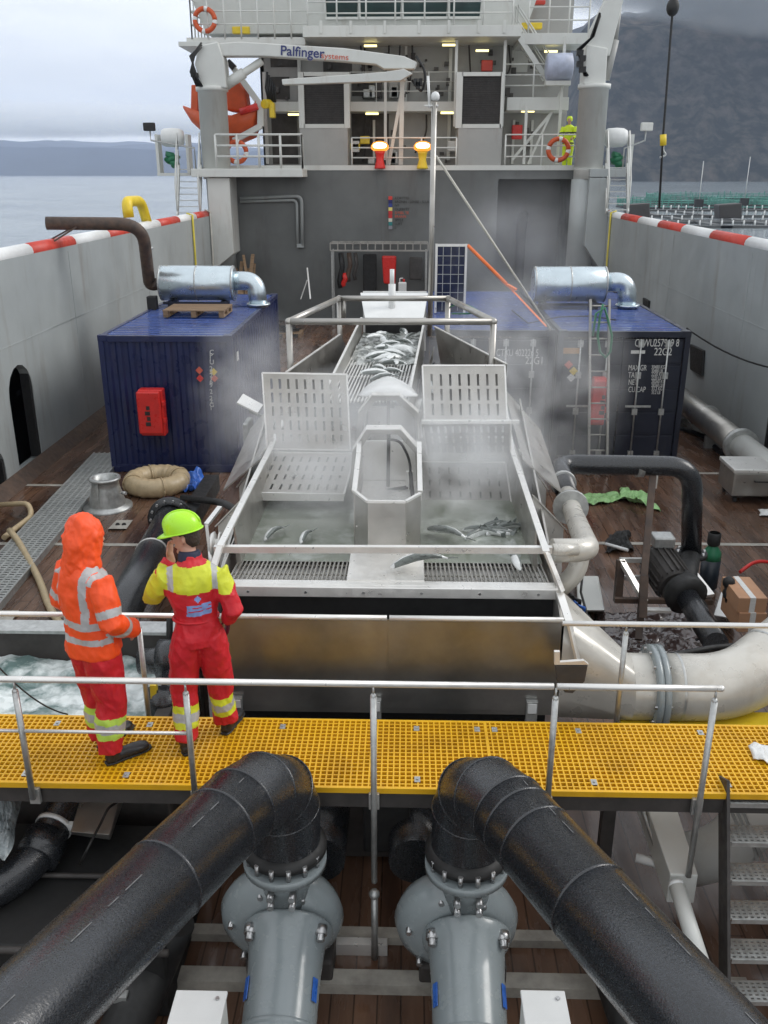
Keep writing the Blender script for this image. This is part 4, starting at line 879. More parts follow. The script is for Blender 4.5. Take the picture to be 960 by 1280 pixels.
crumple('plastic_film', 'right half of the crumpled pale green film with a raised tip', 'film', (P(770, 626), P(826, 640), P(812, 622), P(776, 611)), film, .10, seed=4, sc=2)
crumple('plastic_sheet', 'brown wet plastic sheet lying near the starboard pump frame', 'sheet', (P(745, 822), P(885, 822), P(870, 764), P(742, 768)), mat('brown_wet_sheet', (.09, .06, .055), .12, var=.4, scale=3, spec=.8), .05, n=40, seed=7, sc=2)
crumple('rag_heap', 'dark rags with a white slat on the deck near the pump', 'rag', (P(756, 692), P(792, 690), P(786, 668), P(760, 670)), M['rubber'], .1, seed=5)
strand('slat_board', [P(757, 680, .1), P(785, 688, .1)], .03, 'wpl', 'white slat on the dark rags near the pump', 'slat', 4)
crumple('paper_scrap', 'white scrap at the starboard edge beside the deck line', 'scrap', (P(950, 646), P(965, 646), P(965, 638), P(948, 638)), M['wpl'], .03, n=6)
# ---------------------------------------------------------------- port deck things
P = lambda x, y, z=0.0: at(x, y, z=z)
t = T('cable_tray', 'long perforated metal tray lying along the port deck', 'tray', P(60, 650)); a0, a1, c1_, c0_ = P(-60, 760, .1), P(112, 575, .1), P(138, 560, .1), P(-10, 725, .1)
A0 = P(-80, 775, .1); A1 = P(118, 566, .1); dirv = (A1-A0).normalized(); prp = Vector((dirv.y, -dirv.x, 0)); wd = .62
b = MB(); n = 90; Ln = (A1-A0).length
for i in range(n): c = A0+dirv*Ln*(i+.2)/n; b.bar(c, c+prp*wd, .05, .012)
for k in range(7): b.bar(A0+prp*wd*k/6+Vector((0, 0, .004)), A1+prp*wd*k/6+Vector((0, 0, .004)), .03, .014)
b.build('tread', M['galv'], t); b = MB()
for s in (0, 1): b.bar(A0+prp*wd*s-Vector((0, 0, .05)), A1+prp*wd*s-Vector((0, 0, .05)), .015, .13)
b.build('side_rail', M['galv'], t); b = MB(); b.hexa([A0-Vector((0, 0, .08)), A0+prp*wd-Vector((0, 0, .08)), A1+prp*wd-Vector((0, 0, .08)), A1-Vector((0, 0, .08)), A0-Vector((0, 0, .06)), A0+prp*wd-Vector((0, 0, .06)), A1+prp*wd-Vector((0, 0, .06)), A1-Vector((0, 0, .06))]); b.build('base', M['mesh'], t)
A = P(135, 634); t = T('reducer_cone', 'grey steel reducer cone standing on its flange on the port deck', 'pipe fitting', A)
b = MB(); b.lathe(A, (0, 0, 1), [(.0, .41), (.04, .41), (.045, .31), (.08, .31), (.38, .23), (.5, .22), (.5, .26), (.54, .26), (.54, .19), (.3, .2), (.05, .25)], 32, False); b.build('cone', M['galv'], t)
b = MB(); b.lathe(A, (0, 0, 1), [(.02, .001), (.025, .24)], 24, False); b.build('inside', M['dark'], t)  # black disc puts the shade down in the cone into colour
b = MB(); b.bar(A+Vector((-.05, -.3, .06)), A+Vector((-.05, -.24, .5)), .012, .02); b.cyl(A+Vector((.3, -.1, .3)), A+Vector((.38, -.14, .3)), .03); b.build('weld_lug', M['galv'], t)
A = P(197, 612); t = T('hose_coil', 'thick tan hose coil wrapped in film in front of the port container', 'hose', A); b = MB()
b.tube([A+Vector((math.cos(2*math.pi*i/60)*.42, math.sin(2*math.pi*i/60)*.42, .165)) for i in range(61)], .17, 20, False, rs=[.168+.009*math.sin(i*2.1)+.004*math.sin(i*5) for i in range(60)]+[.168])
for r_, z_ in ():
    b.tube([A+Vector((math.cos(2*math.pi*i/40)*(r_+.01*math.sin(i)), math.sin(2*math.pi*i/40)*r_, z_+.012*math.sin(i*.7+r_*9))) for i in range(41)], .062, 8, False)
b.build('coil', M['hose'], t)
b = MB()
for a in (.6, 2.1, 3.6, 5.2):
    u = Vector((math.cos(a), math.sin(a), 0)); b.tube([A+u*(.42+math.cos(2*math.pi*i/20)*.178)+Vector((0, 0, .165+math.sin(2*math.pi*i/20)*.178)) for i in range(21)], .012, 6)
b.build('tie', M['hose'], t)
P = lambda x, y, z=0.0: at(x, y, z=z)
crumple('blue_bundle', 'bright blue plastic bundle beside the tan hose coil', 'bundle', (P(222, 616, .02), P(258, 617, .02), P(258, 600, .02), P(226, 600, .02)), M['blue'], .15, seed=3, sc=3)
strand('deck_hose', arc([P(-20, 632, .05), P(36, 629, .2), P(40, 645, .05), P(20, 660, .05), P(5, 672, .05)], .4), .045, 'hose', 'short tan hose curving at the port edge of the deck', 'hose', 8)
strand('tan_hose', arc([P(12, 663, .16), P(22, 675, .12), P(50, 725, .05), P(62, 762, .05), P(90, 800, .05)], .6), .05, 'hose', 'tan hose crossing the port tray towards the hooded person', 'hose', 8)
t = T('deck_plate', 'small pale slotted plate lying on the port deck', 'plate', P(150, 657)); b = MB(); b.hexa([P(135, 661, .01), P(158, 661, .01), P(166, 650, .01), P(146, 650, .01), P(135, 661, .03), P(158, 661, .03), P(166, 650, .03), P(146, 650, .03)]); b.build('plate', M['deckline'], t); b = MB()
for x in (147, 155): b.cyl(P(x, 656, .02), P(x, 656, .036), .035)
b.build('hole_disc', M['dark'], t)  # black discs stand in for the shade in the holes
t = T('deck_plate', 'pale plate with slots at the port edge near the railing', 'plate', P(10, 772)); b = MB(); b.hexa([P(-30, 778, .01), P(14, 777, .01), P(24, 763, .01), P(-30, 763, .01), P(-30, 778, .03), P(14, 777, .03), P(24, 763, .03), P(-30, 763, .03)]); b.build('plate', M['deckline'], t)
# diagonal black pipe with flange
t = T('black_pipe', 'black plastic pipe with bolted flange running diagonally behind the two people', 'pipe', P(190, 700))
a = P(212, 650, .5); c = P(108, 850, .95); d = (c-a).normalized(); b = MB(); b.cyl(a, c, .215, n=24); b.build('pipe', M['black'], t)
b = MB(); b.lathe(a-d*.14, d, [(0, .22), (0, .33), (.1, .33), (.1, .22)], 28, False); b.lathe(a-d*.14, d, [(.02, .01), (.025, .22)], 20, False); b.build('flange', M['black'], t); b = MB()
u = d.cross(Vector((0, 0, 1))).normalized(); v = u.cross(d)
for k in range(14): an = 2*math.pi*k/14; q = a+(u*math.cos(an)+v*math.sin(an))*.28; b.cyl(q-d*.17, q-d*.01, .022, n=6)
b.build('flange_bolts', M['bolt'], t); q = a.lerp(c, .30); b = MB(); b.lathe(q, d, [(0, .223), (.05, .223)], 28); b.box(q+u*.2-Vector((.02, .02, .05)), q+u*.27+Vector((.05, .04, .03))); b.build('clamp', M['steelb'], t)
t = T('branch_pipe', 'dark horizontal pipe from the flange towards the separator', 'pipe', P(240, 625)); b = MB(); b.tube(arc([P(228, 622, .35), P(278, 628, .45), P(300, 640, .5)], .2), .06, 8); b.box(P(225, 640, .3), P(275, 612, .02)); b.build('pipe', M['rubber'], t)
t = T('valve_block', 'stainless valve handle behind the helmeted person', 'valve', P(262, 680)); b = MB(); b.lathe(at(264, 680, Y=7.6), (1, 0, 0), [(0, .1), (.03, .12), (.04, .05), (.07, .05), (.08, .12), (.1, .1)], 14); b.cyl(at(264, 690, Y=7.6), at(266, 720, Y=7.6), .03); b.build('valve', M['steelb'], t)
b = MB(); b.bar(at(258, 656, Y=8.3), at(275, 634, Y=8.6), .05, .03); b.bar(at(258, 656, Y=8.3), at(262, 690, Y=8.2), .03, .03); b.build('lever', M['steelb'], t)
# ---------------------------------------------------------------- fish separator
M['lidshade'] = mat('lid_shade_steel', (.30, .285, .265), .4, .8, var=.15, scale=3)  # darker steel copy, shade of tilted lid and sunken shelf in its colour
SP = T('fish_separator', 'large stainless fish separator with open perforated lids and steaming water tanks', 'machine', (-.15, 9, 0))
def perf(name, o, u, v, nc, nr, mu, mv, sw, sh, th=.006, m='steel', lip=True, parent=SP):
    """sheet with nc x nr upright slots; o corner, u and v the two edge vectors"""
    o = Vector(o); u = Vector(u); v = Vector(v); U = [0]; V = [0]
    for i in range(nc): c = mu+(1-2*mu)*(i+.5)/nc; U += [c-sw/2, c+sw/2]
    for j in range(nr): c = mv+(1-2*mv)*(j+.5)/nr; V += [c-sh/2, c+sh/2]
    U.append(1); V.append(1); b = MB(); g = [[b.bm.verts.new(o+u*a+v*c) for a in U] for c in V]
    for j in range(len(V)-1):
        for i in range(len(U)-1):
            if i % 2 == 1 and j % 2 == 1: continue
            b._f([g[j][i], g[j][i+1], g[j+1][i+1], g[j+1][i]], False)
    q = b.build(name, M[m], parent); s = q.modifiers.new('s', 'SOLIDIFY'); s.thickness = th; s.offset = 0
    n = u.cross(v).normalized()
    if lip:
        b = MB(); e = .018
        for p, r in ((o, o+u), (o+v, o+u+v), (o, o+v), (o+u, o+u+v)): b.bar(p, r, e, e*1.6, up=n)
        b.build('lid_rim', M['steelb'], q)
    return q
XL, XR = -1.47, 1.2
# front tank sheets
b = MB(); xs = at(485, 830, Y=6.25).x
b.box((XL-.05, 6.25, 1.25), (xs-.004, 6.256, 2.06)); b.box((xs+.004, 6.25, 1.25), (XR+.02, 6.256, 2.06)); b.box((xs-.03, 6.257, 1.25), (xs+.03, 6.262, 2.06)); b.build('front_sheet', M['steeld'], SP)
b = MB(); b.cyl((XL-.07, 6.25, 2.075), (xs-.01, 6.25, 2.075), .022, n=10); b.cyl((xs+.01, 6.25, 2.075), (XR+.04, 6.25, 2.075), .022, n=10); b.build('sheet_rim', M['steelb'], SP)
b = MB(); b.hexa([(XL-.04, 6.265, 1.2), (XR+.01, 6.265, 1.2), (XR+.01, 9.2, 1.0), (XL-.04, 9.2, 1.0), (XL-.04, 6.265, 1.24), (XR+.01, 6.265, 1.24), (XR+.01, 9.2, 1.04), (XL-.04, 9.2, 1.04)]); b.build('tank_floor', M['steeld'], SP)
b = MB(); b.box((XL-.04, 6.62, .9), (XR+.02, 6.64, 2.14)); b.build('gap_shade_panel', M['dark'], SP)  # black panel puts the shade of the tank gap into colour
b = MB()
for s, x in ((-1, XL-.05), (1, XR+.02)): b.prism([(x, 6.262, 1.24), (x, 6.262, 2.05), (x, 6.6, 2.2), (x, 9.4, 2.45), (x, 12.8, 2.5), (x, 12.8, 1.2)], (s*.012, 0, 0))
b.build('side_wall', M['steel'], SP)
for s, x in ((-1, XL-.06), (1, XR+.035)):
    b = MB(); b.hexa([(x, 6.6, 1.3), (x+s*.02, 6.6, 1.3), (x+s*.5, 12, 1.0), (x+s*.48, 12, 1.0), (x, 6.6, 2.15), (x+s*.02, 6.6, 2.15), (x+s*.3, 11.8, 2.5), (x+s*.28, 11.8, 2.5)])
    b.hexa([(x+s*.02, 9.2, 2.44), (x+s*.5, 9.4, 2.0), (x+s*.62, 12, 2.0), (x+s*.1, 12.2, 2.55), (x+s*.02, 9.2, 2.46), (x+s*.5, 9.4, 2.02), (x+s*.62, 12, 2.02), (x+s*.1, 12.2, 2.57)]); b.build('outer_skirt', M['steel'], SP)
# gussets on the sides
b = MB()
for s, x in ((-1, XL-.06), (1, XR+.035)):
    for y, zz in ((8.2, 2.4), (9.4, 2.5), (10.7, 2.55)): b.prism([(x, y, zz), (x+s*.34, y+.1, 2.02), (x+s*.36, y+.1, 1.2), (x, y, 1.2)], (0, .02, 0)); b.bar((x, y, zz+.01), (x+s*.36, y+.1, 2.02), .05, .012)
b.build('side_gusset', M['steelb'], SP)
for x in (at(470, 880, Y=6.3).x, at(663, 880, Y=6.3).x, XL+.12):
    lg = MB(); lg.box((x-.045, 6.2, .0), (x+.045, 6.245, 1.36)); l_ = lg.build('leg', M['galv'], SP, .004); lg = MB(); lg.box((x-.035, 6.19, 1.26), (x+.035, 6.198, 1.345)); lg.build('end_plate', M['wpl'], l_)
for x in (XL, XR): 
    for y in (8.2, 10.5, 12.5): lg = MB(); lg.box((x-.05, y-.05, 0), (x+.05, y+.05, 1.25)); lg.build('leg', M['galv'], SP, .005)
# lip
b = MB(); b.box((XL-.03, 6.55, 2.10), (XR+.08, 6.6, 2.19)); b.box((XL-.03, 6.6, 2.175), (XR+.08, 6.69, 2.19)); b.build('outlet_lip', M['steelb'], SP, .006)
b = MB()
for k in range(6): x = XL+.2+k*.47; b.cyl((x, 6.545, 2.145), (x, 6.552, 2.145), .012, n=6)
b.build('lip_bolts', M['bolt'], SP)
# ribbed drain
def rib(x0, x1):
    b = MB(); n = round((x1-x0)/.036)
    for i in range(n+1): x = x0+(x1-x0)*i/n; b.bar((x, 6.69, 2.18), (x, 7.55, 2.10), .014, .02)
    for y in (6.9, 7.15, 7.4): b.bar((x0, y, 2.14-.1*(y-6.9)), (x1, y, 2.14-.1*(y-6.9)), .012, .014)
    return b.build('drain_bars', M['steel'], SP)
CX0, CX1 = at(440, 700, z=2.2).x, at(525, 700, z=2.2).x
rib(XL+.02, CX0-.01); rib(CX1+.03, XR-.02)
b = MB(); b.hexa([(XL, 6.7, 2.12), (XR, 6.7, 2.12), (XR, 7.6, 2.04), (XL, 7.6, 2.04), (XL, 6.7, 2.13), (XR, 6.7, 2.13), (XR, 7.6, 2.05), (XL, 7.6, 2.05)]); b.build('drain_tray', M['steelb'], SP)
b = MB(); b.hexa([(CX0-.02, 6.68, 2.17), (CX1+.03, 6.68, 2.17), (CX1+.03, 7.35, 2.12), (CX0-.02, 7.35, 2.12), (CX0-.02, 6.68, 2.2), (CX1+.03, 6.68, 2.2), (CX1+.03, 7.35, 2.2), (CX0-.02, 7.35, 2.2)]); b.build('centre_plate', M['steelb'], SP)
# water in the two tanks
def watermat(name, c1, c2, sc=5, th=(.5, .68), bump=.7):
    m = mat(name, c1, .1, var=.1, scale=sc, col2=c2, th=th, bump=bump, bscale=sc*1.3, rv=.05); return m
wm = watermat('tank_water', (.19, .21, .17), (.52, .55, .52), 1.6, (.48, .74), .5)
b = MB()
for x0, x1 in ((XL, CX0), (CX1, XR)): b.face([(x0, 7.16, 2.145), (x1, 7.16, 2.145), (x1, 9.42, 2.145), (x0, 9.42, 2.145)])
tag(b.build('tank_water', wm), kind='structure')
# tank rims (bright flat bars) and cross bar
b = MB()
for a, c in ((at(275, 683, z=2.5), at(337, 562, z=2.5)), (at(683, 690, z=2.5), at(640, 562, z=2.5)), (at(337, 562, z=2.5), at(360, 512, z=2.55)), (at(640, 562, z=2.5), at(632, 515, z=2.55))): b.bar(a, c, .055, .018)
b.bar(at(683, 690, z=2.5), at(703, 740, z=2.2), .055, .02); b.bar(at(275, 683, z=2.5), at(258, 738, z=2.2), .055, .02)
b.bar(at(700, 742, z=2.18), at(712, 780, z=2.05), .06, .02); b.bar(at(712, 780, z=2.05), at(728, 850, z=1.6), .06, .02)
b.build('tank_rim', M['steelb'], SP)
a, c = at(268, 686, Y=6.75), at(690, 687, Y=6.75)
b = MB(); b.bar(a, c, .05, .055); b.build('cross_beam', M['steelb'], SP); b = MB(); b.cyl(c, at(722, 687, Y=6.8), .05, n=14); b.build('stub_pipe', M['pale'], SP)
# inner side walls of the tank sloping down to the water
b = MB(); b.hexa([(XL+.01, 7.1, 2.1), (XL+.06, 7.1, 2.1), (XL+.06, 9.4, 2.1), (XL+.01, 9.4, 2.1), (XL-.0, 7.1, 2.49), (XL+.01, 7.1, 2.49), (XL+.01, 9.4, 2.49), (XL, 9.4, 2.49)])
b.hexa([(XR-.1, 7.1, 2.1), (XR-.05, 7.1, 2.1), (XR-.05, 9.4, 2.1), (XR-.1, 9.4, 2.1), (XR-.09, 7.1, 2.49), (XR-.08, 7.1, 2.49), (XR-.05, 9.4, 2.49), (XR-.06, 9.4, 2.49)]); b.build('tank_wall', M['steel'], SP)
# centre chute: faceted bin
b = MB(); y0 = 7.3; zt_ = 2.66
F0, F1, F2, F3 = (CX0, 7.5), (CX0+.13, 7.28), (CX1-.13, 7.28), (CX1, 7.5)
F0 = (CX0+.0, 7.55)
pl = [F0, F1, F2, F3]
for (p, q) in zip(pl[:-1], pl[1:]): b.face([(p[0], p[1], 2.1), (q[0], q[1], 2.1), (q[0], q[1], zt_), (p[0], p[1], zt_)])
for x, s in ((CX0, 1), (CX1, -1)):
    b.face([(x, 7.55, 2.1), (x, 10.6, 2.1), (x, 10.6, 2.72), (x, 8.5, 2.72), (x, 8.45, zt_+.15), (x, 8.3, zt_+.12), (x, 7.55, zt_)])
o_ = b.build('centre_bin', M['steel'], SP); s_ = o_.modifiers.new('s', 'SOLIDIFY'); s_.thickness = .008
b = MB()
for (p, q) in zip(pl[:-1], pl[1:]): b.bar((p[0], p[1], zt_+.005), (q[0], q[1], zt_+.005), .03, .02)
for x in (CX0, CX1): b.bar((x, 7.55, zt_+.005), (x, 8.3, zt_+.125), .045, .02); b.bar((x, 8.3, zt_+.13), (x, 8.45, 2.86), .045, .02)
b.build('bin_rim', M['steelb'], SP)
b = MB(); b.box((CX0+.01, 7.6, 2.11), (CX1-.01, 10.4, 2.13)); b.build('bin_floor', M['steel'], SP)
b = MB(); b.box((CX0+.01, 8.9, 2.13), (CX1-.01, 8.92, 2.74)); b.build('bin_bulkhead', M['steelb'], SP); b = MB(); b.box((CX0+.01, 10.2, 2.13), (CX1-.01, 10.22, 2.78)); b.build('bin_bulkhead', M['steelb'], SP)
b = MB(); z0_ = 2.34; b.hexa([(CX0+.012, 7.5, z0_), (CX1-.012, 7.5, z0_), (CX1-.012, 8.89, 2.3), (CX0+.012, 8.89, 2.3), (CX0+.012, 7.5, z0_+.01), (CX1-.012, 7.5, z0_+.01), (CX1-.012, 8.89, 2.31), (CX0+.012, 8.89, 2.31)]); b.build('bin_shelf', M['steelb'], SP)
# arched frames
def arch(Y, px0, px1, ytop, ysh, yleg):
    P = lambda x, y: at(x, y, Y=Y); w0 = 6
    out = [P(px0-5, yleg), P(px0, ysh), P(px0+17, ytop), P(px1-24, ytop), P(px1, ysh), P(px1+5, yleg)]
    inn = [P(px1-w0+2, yleg), P(px1-w0, ysh+5), P(px1-28, ytop+8), P(px0+22, ytop+8), P(px0+w0, ysh+5), P(px0+w0-2, yleg)]
    b = MB(); n = len(out)
    for i in range(n-1):
        a, c, d, e = out[i], out[i+1], inn[n-2-i], inn[n-1-i]; b.hexa([a, c, d, e, a+Vector((0, .03, 0)), c+Vector((0, .03, 0)), d+Vector((0, .03, 0)), e+Vector((0, .03, 0))])
    b.build('arch_frame', M['steel'], SP); b = MB()
    for i in range(1, n-2): b.bar(out[i]+Vector((0, .0, .006)), out[i+1]+Vector((0, .0, .006)), .16, .008)
    b.build('arch_cover', M['steelb'], SP)
arch(8.5, 441, 525, 535, 562, 612); arch(9.9, 448, 523, 493, 515, 556)
# domed cover
b = MB(); prev = None
for i in range(13):
    t_ = -1+2*i/12; px = 485+t_*38; yy = 472+abs(t_)**2.2*22; A = at(px, yy, Y=10.4); B_ = at(485+t_*36, 494+0*abs(t_), Y=9.95); V = [b.bm.verts.new(A), b.bm.verts.new(B_)]
    if prev: b._f([prev[0], V[0], V[1], prev[1]], True)
    prev = V
o_ = b.build('domed_cover', M['wpl'], SP); s_ = o_.modifiers.new('s', 'SOLIDIFY'); s_.thickness = .02
# vertical rods and hoses in bin
b = MB(); b.bar(at(486, 540, Y=8.7), at(485, 615, Y=8.7), .035); b.bar(at(486, 498, Y=10.0), at(485, 545, Y=10.0), .035); b.bar(at(485, 613, Y=8.6), at(510, 609, Y=8.6), .03); b.bar(at(486, 507, Y=10), at(493, 509, Y=10), .03); b.build('pull_rod', M['mesh'], SP)
b = MB(); b.tube(arc([at(485, 549, Y=8.5), at(500, 551, Y=8.5), at(513, 575, Y=8.5), at(513, 612, Y=8.5)], .3), .014, 6); b.tube([at(513, 590, Y=8.5), at(516, 622, Y=8.2)], .02, 6); b.build('air_hose', M['rubber'], SP)
b = MB(); b.box(at(508, 590, Y=8.5), at(516, 607, Y=8.54)); b.build('valve', M['steelb'], SP)
# lids
Pq = lambda x, y, Y: at(x, y, Y=Y)
def lid(name, bl_, br_, tl_, nc, nr, mu=.05, mv=.05, sw=.042, sh=.12, m='steel'):
    bl_, br_, tl_ = Vector(bl_), Vector(br_), Vector(tl_); sw *= .8; return perf(name, bl_, br_-bl_, tl_-bl_, nc, nr, mu, mv, sw, sh, m=m)
lid('open_lid', Pq(334, 561, 9.6), Pq(438, 563, 9.6), Pq(328, 466, 9.75), 9, 5, sw=.035, sh=.13)
lid('slotted_shelf', Pq(312, 617, 8.45), Pq(430, 619, 8.45), Pq(337, 566, 9.5), 9, 4, sw=.03, sh=.13)
b = MB(); a, c = Pq(312, 617, 8.45), Pq(430, 619, 8.45); b.box((a.x, a.y-.01, a.z-.07), (c.x, a.y, a.z)); b.build('shelf_edge', M['steelb'], SP)
lid('open_lid', Pq(531, 530, 10.1), Pq(634, 530, 10.1), Pq(528, 457, 10.35), 8, 3, mv=.12, sw=.035, sh=.2, m='steeld' if 0 else 'steel')
lid('tilted_lid', Pq(534, 569, 9.5), Pq(638, 568, 9.5), Pq(528, 529, 9.05), 11, 3, sw=.03, sh=.2, m='lidshade')
b = MB(); b.bar(Pq(527, 527, 9.04), Pq(649, 527, 9.04), .05, .03); b.build('lid_edge', M['steelb'], SP)
lid('submerged_shelf', (CX1+.03, 8.5, 2.06), (XR-.1, 8.5, 2.06), (CX1+.03, 9.45, 2.34), 8, 4, sw=.026, sh=.12, m='lidshade')
b = MB(); b.box((CX1+.02, 9.46, 2.1), (XR-.06, 9.47, 2.62)); b.box((XL+.04, 9.62, 2.1), (CX0-.01, 9.63, 2.52)); b.build('tank_end_wall', M['steel'], SP)
# machine deck behind the lids
b = MB(); b.box((XL, 9.64, 2.38), (CX0-.01, 10.5, 2.4)); b.build('top_sheet', M['steel'], SP); b = MB(); b.box((CX1+.01, 9.48, 2.38), (XR, 10.6, 2.4)); b.build('top_sheet', M['steel'], SP)
# sorting chute
C0, C1, C2, C3 = at(408, 468, Y=10.4), at(500, 490, Y=10.2), at(531, 402, Y=13.8), at(452, 402, Y=13.8)
b = MB(); zf0, zf1 = 2.78, 2.98
fl = [Vector((C0.x, 10.4, zf0)), Vector((C1.x+.12, 10.4, zf0)), Vector((C2.x, 13.8, zf1)), Vector((C3.x, 13.8, zf1))]
for k in range(23): f = (k+.5)/23; b.bar(fl[0].lerp(fl[1], f), fl[3].lerp(fl[2], f), .018, .02)
for f in (.05, .35, .65, .95): b.bar(fl[0].lerp(fl[3], f)-Vector((0, 0, .02)), fl[1].lerp(fl[2], f)-Vector((0, 0, .02)), .02, .02)
b.build('sorting_bars', M['steelb'], SP)
b = MB(); b.hexa([p-Vector((0, 0, .3)) for p in fl]+[p-Vector((0, 0, .28)) for p in fl]); b.build('chute_tray', M['steeld'], SP)
def wall3(pts, m='steel', name='chute_wall', ed=True):
    b = MB(); b.face(pts); q = b.build(name, M[m], SP); s = q.modifiers.new('s', 'SOLIDIFY'); s.thickness = .008
    if ed: b = MB(); b.bar(pts[-1], pts[-2], .03, .012); b.build('wall_edge', M['steelb'], q)
U = Vector((0, 0, .32))
wall3([fl[0]-U*.8, fl[3]-U*.8, fl[3]+U*.9, fl[0]+U*.55])
wall3([fl[1]-U*.8, fl[2]-U*.8, fl[2]+U*.9, fl[1]+U*.55])
wall3([(XL+.02, 10.5, 2.3), (C3.x-.05, 14, 2.3), at(425, 418, Y=13.0), (XL+.05, 10.5, at(360, 465, Y=10.5).z)])
wall3([(XR-.02, 10.7, 2.3), (C2.x+.3, 14, 2.3), at(543, 408, Y=13.4), (XR, 10.7, at(622, 455, Y=10.7).z)])
wall3([(C1.x+.13, 10.4, 2.3), (C2.x+.02, 13.8, 2.3), (C2.x+.15, 13.7, 2.85), (C1.x+.3, 10.4, 2.65)], ed=False)
b = MB(); b.hexa([(XL, 10.5, 2.3), (fl[0].x, 10.5, 2.3), (fl[3].x, 14, 2.5), (C3.x-.15, 14, 2.5), (XL, 10.5, 2.32), (fl[0].x, 10.5, 2.32), (fl[3].x, 14, 2.52), (C3.x-.15, 14, 2.52)]); b.hexa([(fl[1].x, 10.5, 2.3), (XR, 10.5, 2.3), (C2.x+.35, 14, 2.5), (fl[2].x, 14, 2.5), (fl[1].x, 10.5, 2.32), (XR, 10.5, 2.32), (C2.x+.35, 14, 2.52), (fl[2].x, 14, 2.52)]); b.build('side_channel', M['steeld'], SP)
b = MB(); g = []; A0_, A1_, B0_, B1_ = fl[0].lerp(fl[3], .5), fl[1].lerp(fl[2], .5), fl[3], fl[2]
for j in range(41):
    row = []
    for i in range(25):
        p = A0_.lerp(B0_, j/40).lerp(A1_.lerp(B1_, j/40), .03+.94*i/24); q = noise.fractal(Vector((p.x*7, p.y*5, 3)), .9, 2, 5); row.append(b.bm.verts.new(p+Vector((0, 0, .0+.05*min(j/12, 1)+.045*q))))
    g.append(row)
for j in range(40):
    for i in range(24): b._f([g[j][i], g[j][i+1], g[j+1][i+1], g[j+1][i]], True)
tag(b.build('churning_water', watermat('chute_water', (.12, .13, .12), (.62, .64, .62), 7, (.42, .62), .6), SP), kind='stuff')
# inlet box and riser
a, c = at(459, 399, Y=13.9), at(528, 375, Y=14.6)
b = MB(); z0 = 3.05
b.hexa([(C3.x+.05, 13.85, z0+.18), (C2.x-.02, 13.85, z0+.18), (C2.x+.06, 14.7, z0+.45), (C3.x-.06, 14.7, z0+.45), (C3.x+.05, 13.85, z0+.21), (C2.x-.02, 13.85, z0+.21), (C2.x+.06, 14.7, z0+.48), (C3.x-.06, 14.7, z0+.48)])
b.box((C3.x-.02, 14.7, 2.6), (C2.x+.04, 14.74, 3.55)); b.build('inlet_tray', M['wpl'], SP)
b = MB(); b.box((C3.x+.05, 13.9, 2.9), (C2.x-.02, 13.93, z0+.16)); b.build('mouth_shade_panel', M['dark'], SP)  # flat black panel stands in for the shaded inlet opening
b = MB(); A = at(490, 378, Y=14.2); b.cyl(A+Vector((0, 0, -.2)), A+Vector((0, 0, .28)), .055, n=12); b.cyl(A+Vector((0, 0, .28)), A+Vector((0, 0, .5)), .035, n=10); b.build('inlet_riser', M['wpl'], SP)
# top frame tubes
b = MB(); q = [at(361, 402, Y=11.1), at(617, 402, Y=11.1), at(560, 373, Y=13.6), at(424, 373, Y=13.6)]
for i in range(4): b.cyl(q[i], q[(i+1) % 4], .042, n=10)
for p in q: b.cyl(p, (p.x, p.y, 2.3), .04, n=10)
for p in q: b.sph(p, .048, 10)
b.cyl(at(430, 374, Y=13.6), at(430, 400, Y=13.6), .03)
b.build('top_frame', M['steel'], SP)
strand('thin_cable', [at(560, 385, Y=13.6), at(575, 378, Y=13.5), at(590, 384, Y=13.3), at(600, 390, Y=12.5), at(585, 392, Y=12.8), at(565, 392, Y=13.2)], .012, 'green', 'green cable looped on the rear frame of the separator', 'cable')
# corner bracket and control plate
t = T('corner_bracket', 'dark steel corner bracket with a white top at the separator corner', 'bracket', at(714, 865, Y=5.95)); P = lambda x, y: at(x, y, Y=5.92)
b = MB(); b.prism([P(694, 832), P(735, 832), P(731, 852), P(716, 867), P(706, 866), P(696, 850)], (0, .04, 0)); b.build('bracket', M['pumpg'] if 0 else M['mesh'], t, .006); b = MB(); b.prism([P(693, 831), P(736, 831), P(730, 826), P(700, 828), P(700, 815), P(693, 815)], (0, .03, 0)); b.build('top_plate', M['steelb'], t)
b = MB(); b.hexa([at(296, 505, Y=12.4), at(322, 518, Y=12.2), at(329, 508, Y=12.5), at(304, 494, Y=12.7), at(296, 503, Y=12.4), at(322, 516, Y=12.2), at(329, 506, Y=12.5), at(304, 492, Y=12.7)])
tag(b.build('tilted_plate', M['steelb']), 'small tilted pale plate between port container and open lid', 'plate')
b = MB(); b.bar(at(312, 514, Y=12.5), (XL-.3, 12.3, 2.0), .04); b.build('plate_bracket', M['galv'], SP)
b = MB(); b.box(at(303, 530, Y=12.2), at(318, 560, Y=12.6)); b.build('control_box', M['galv'], SP, .02)
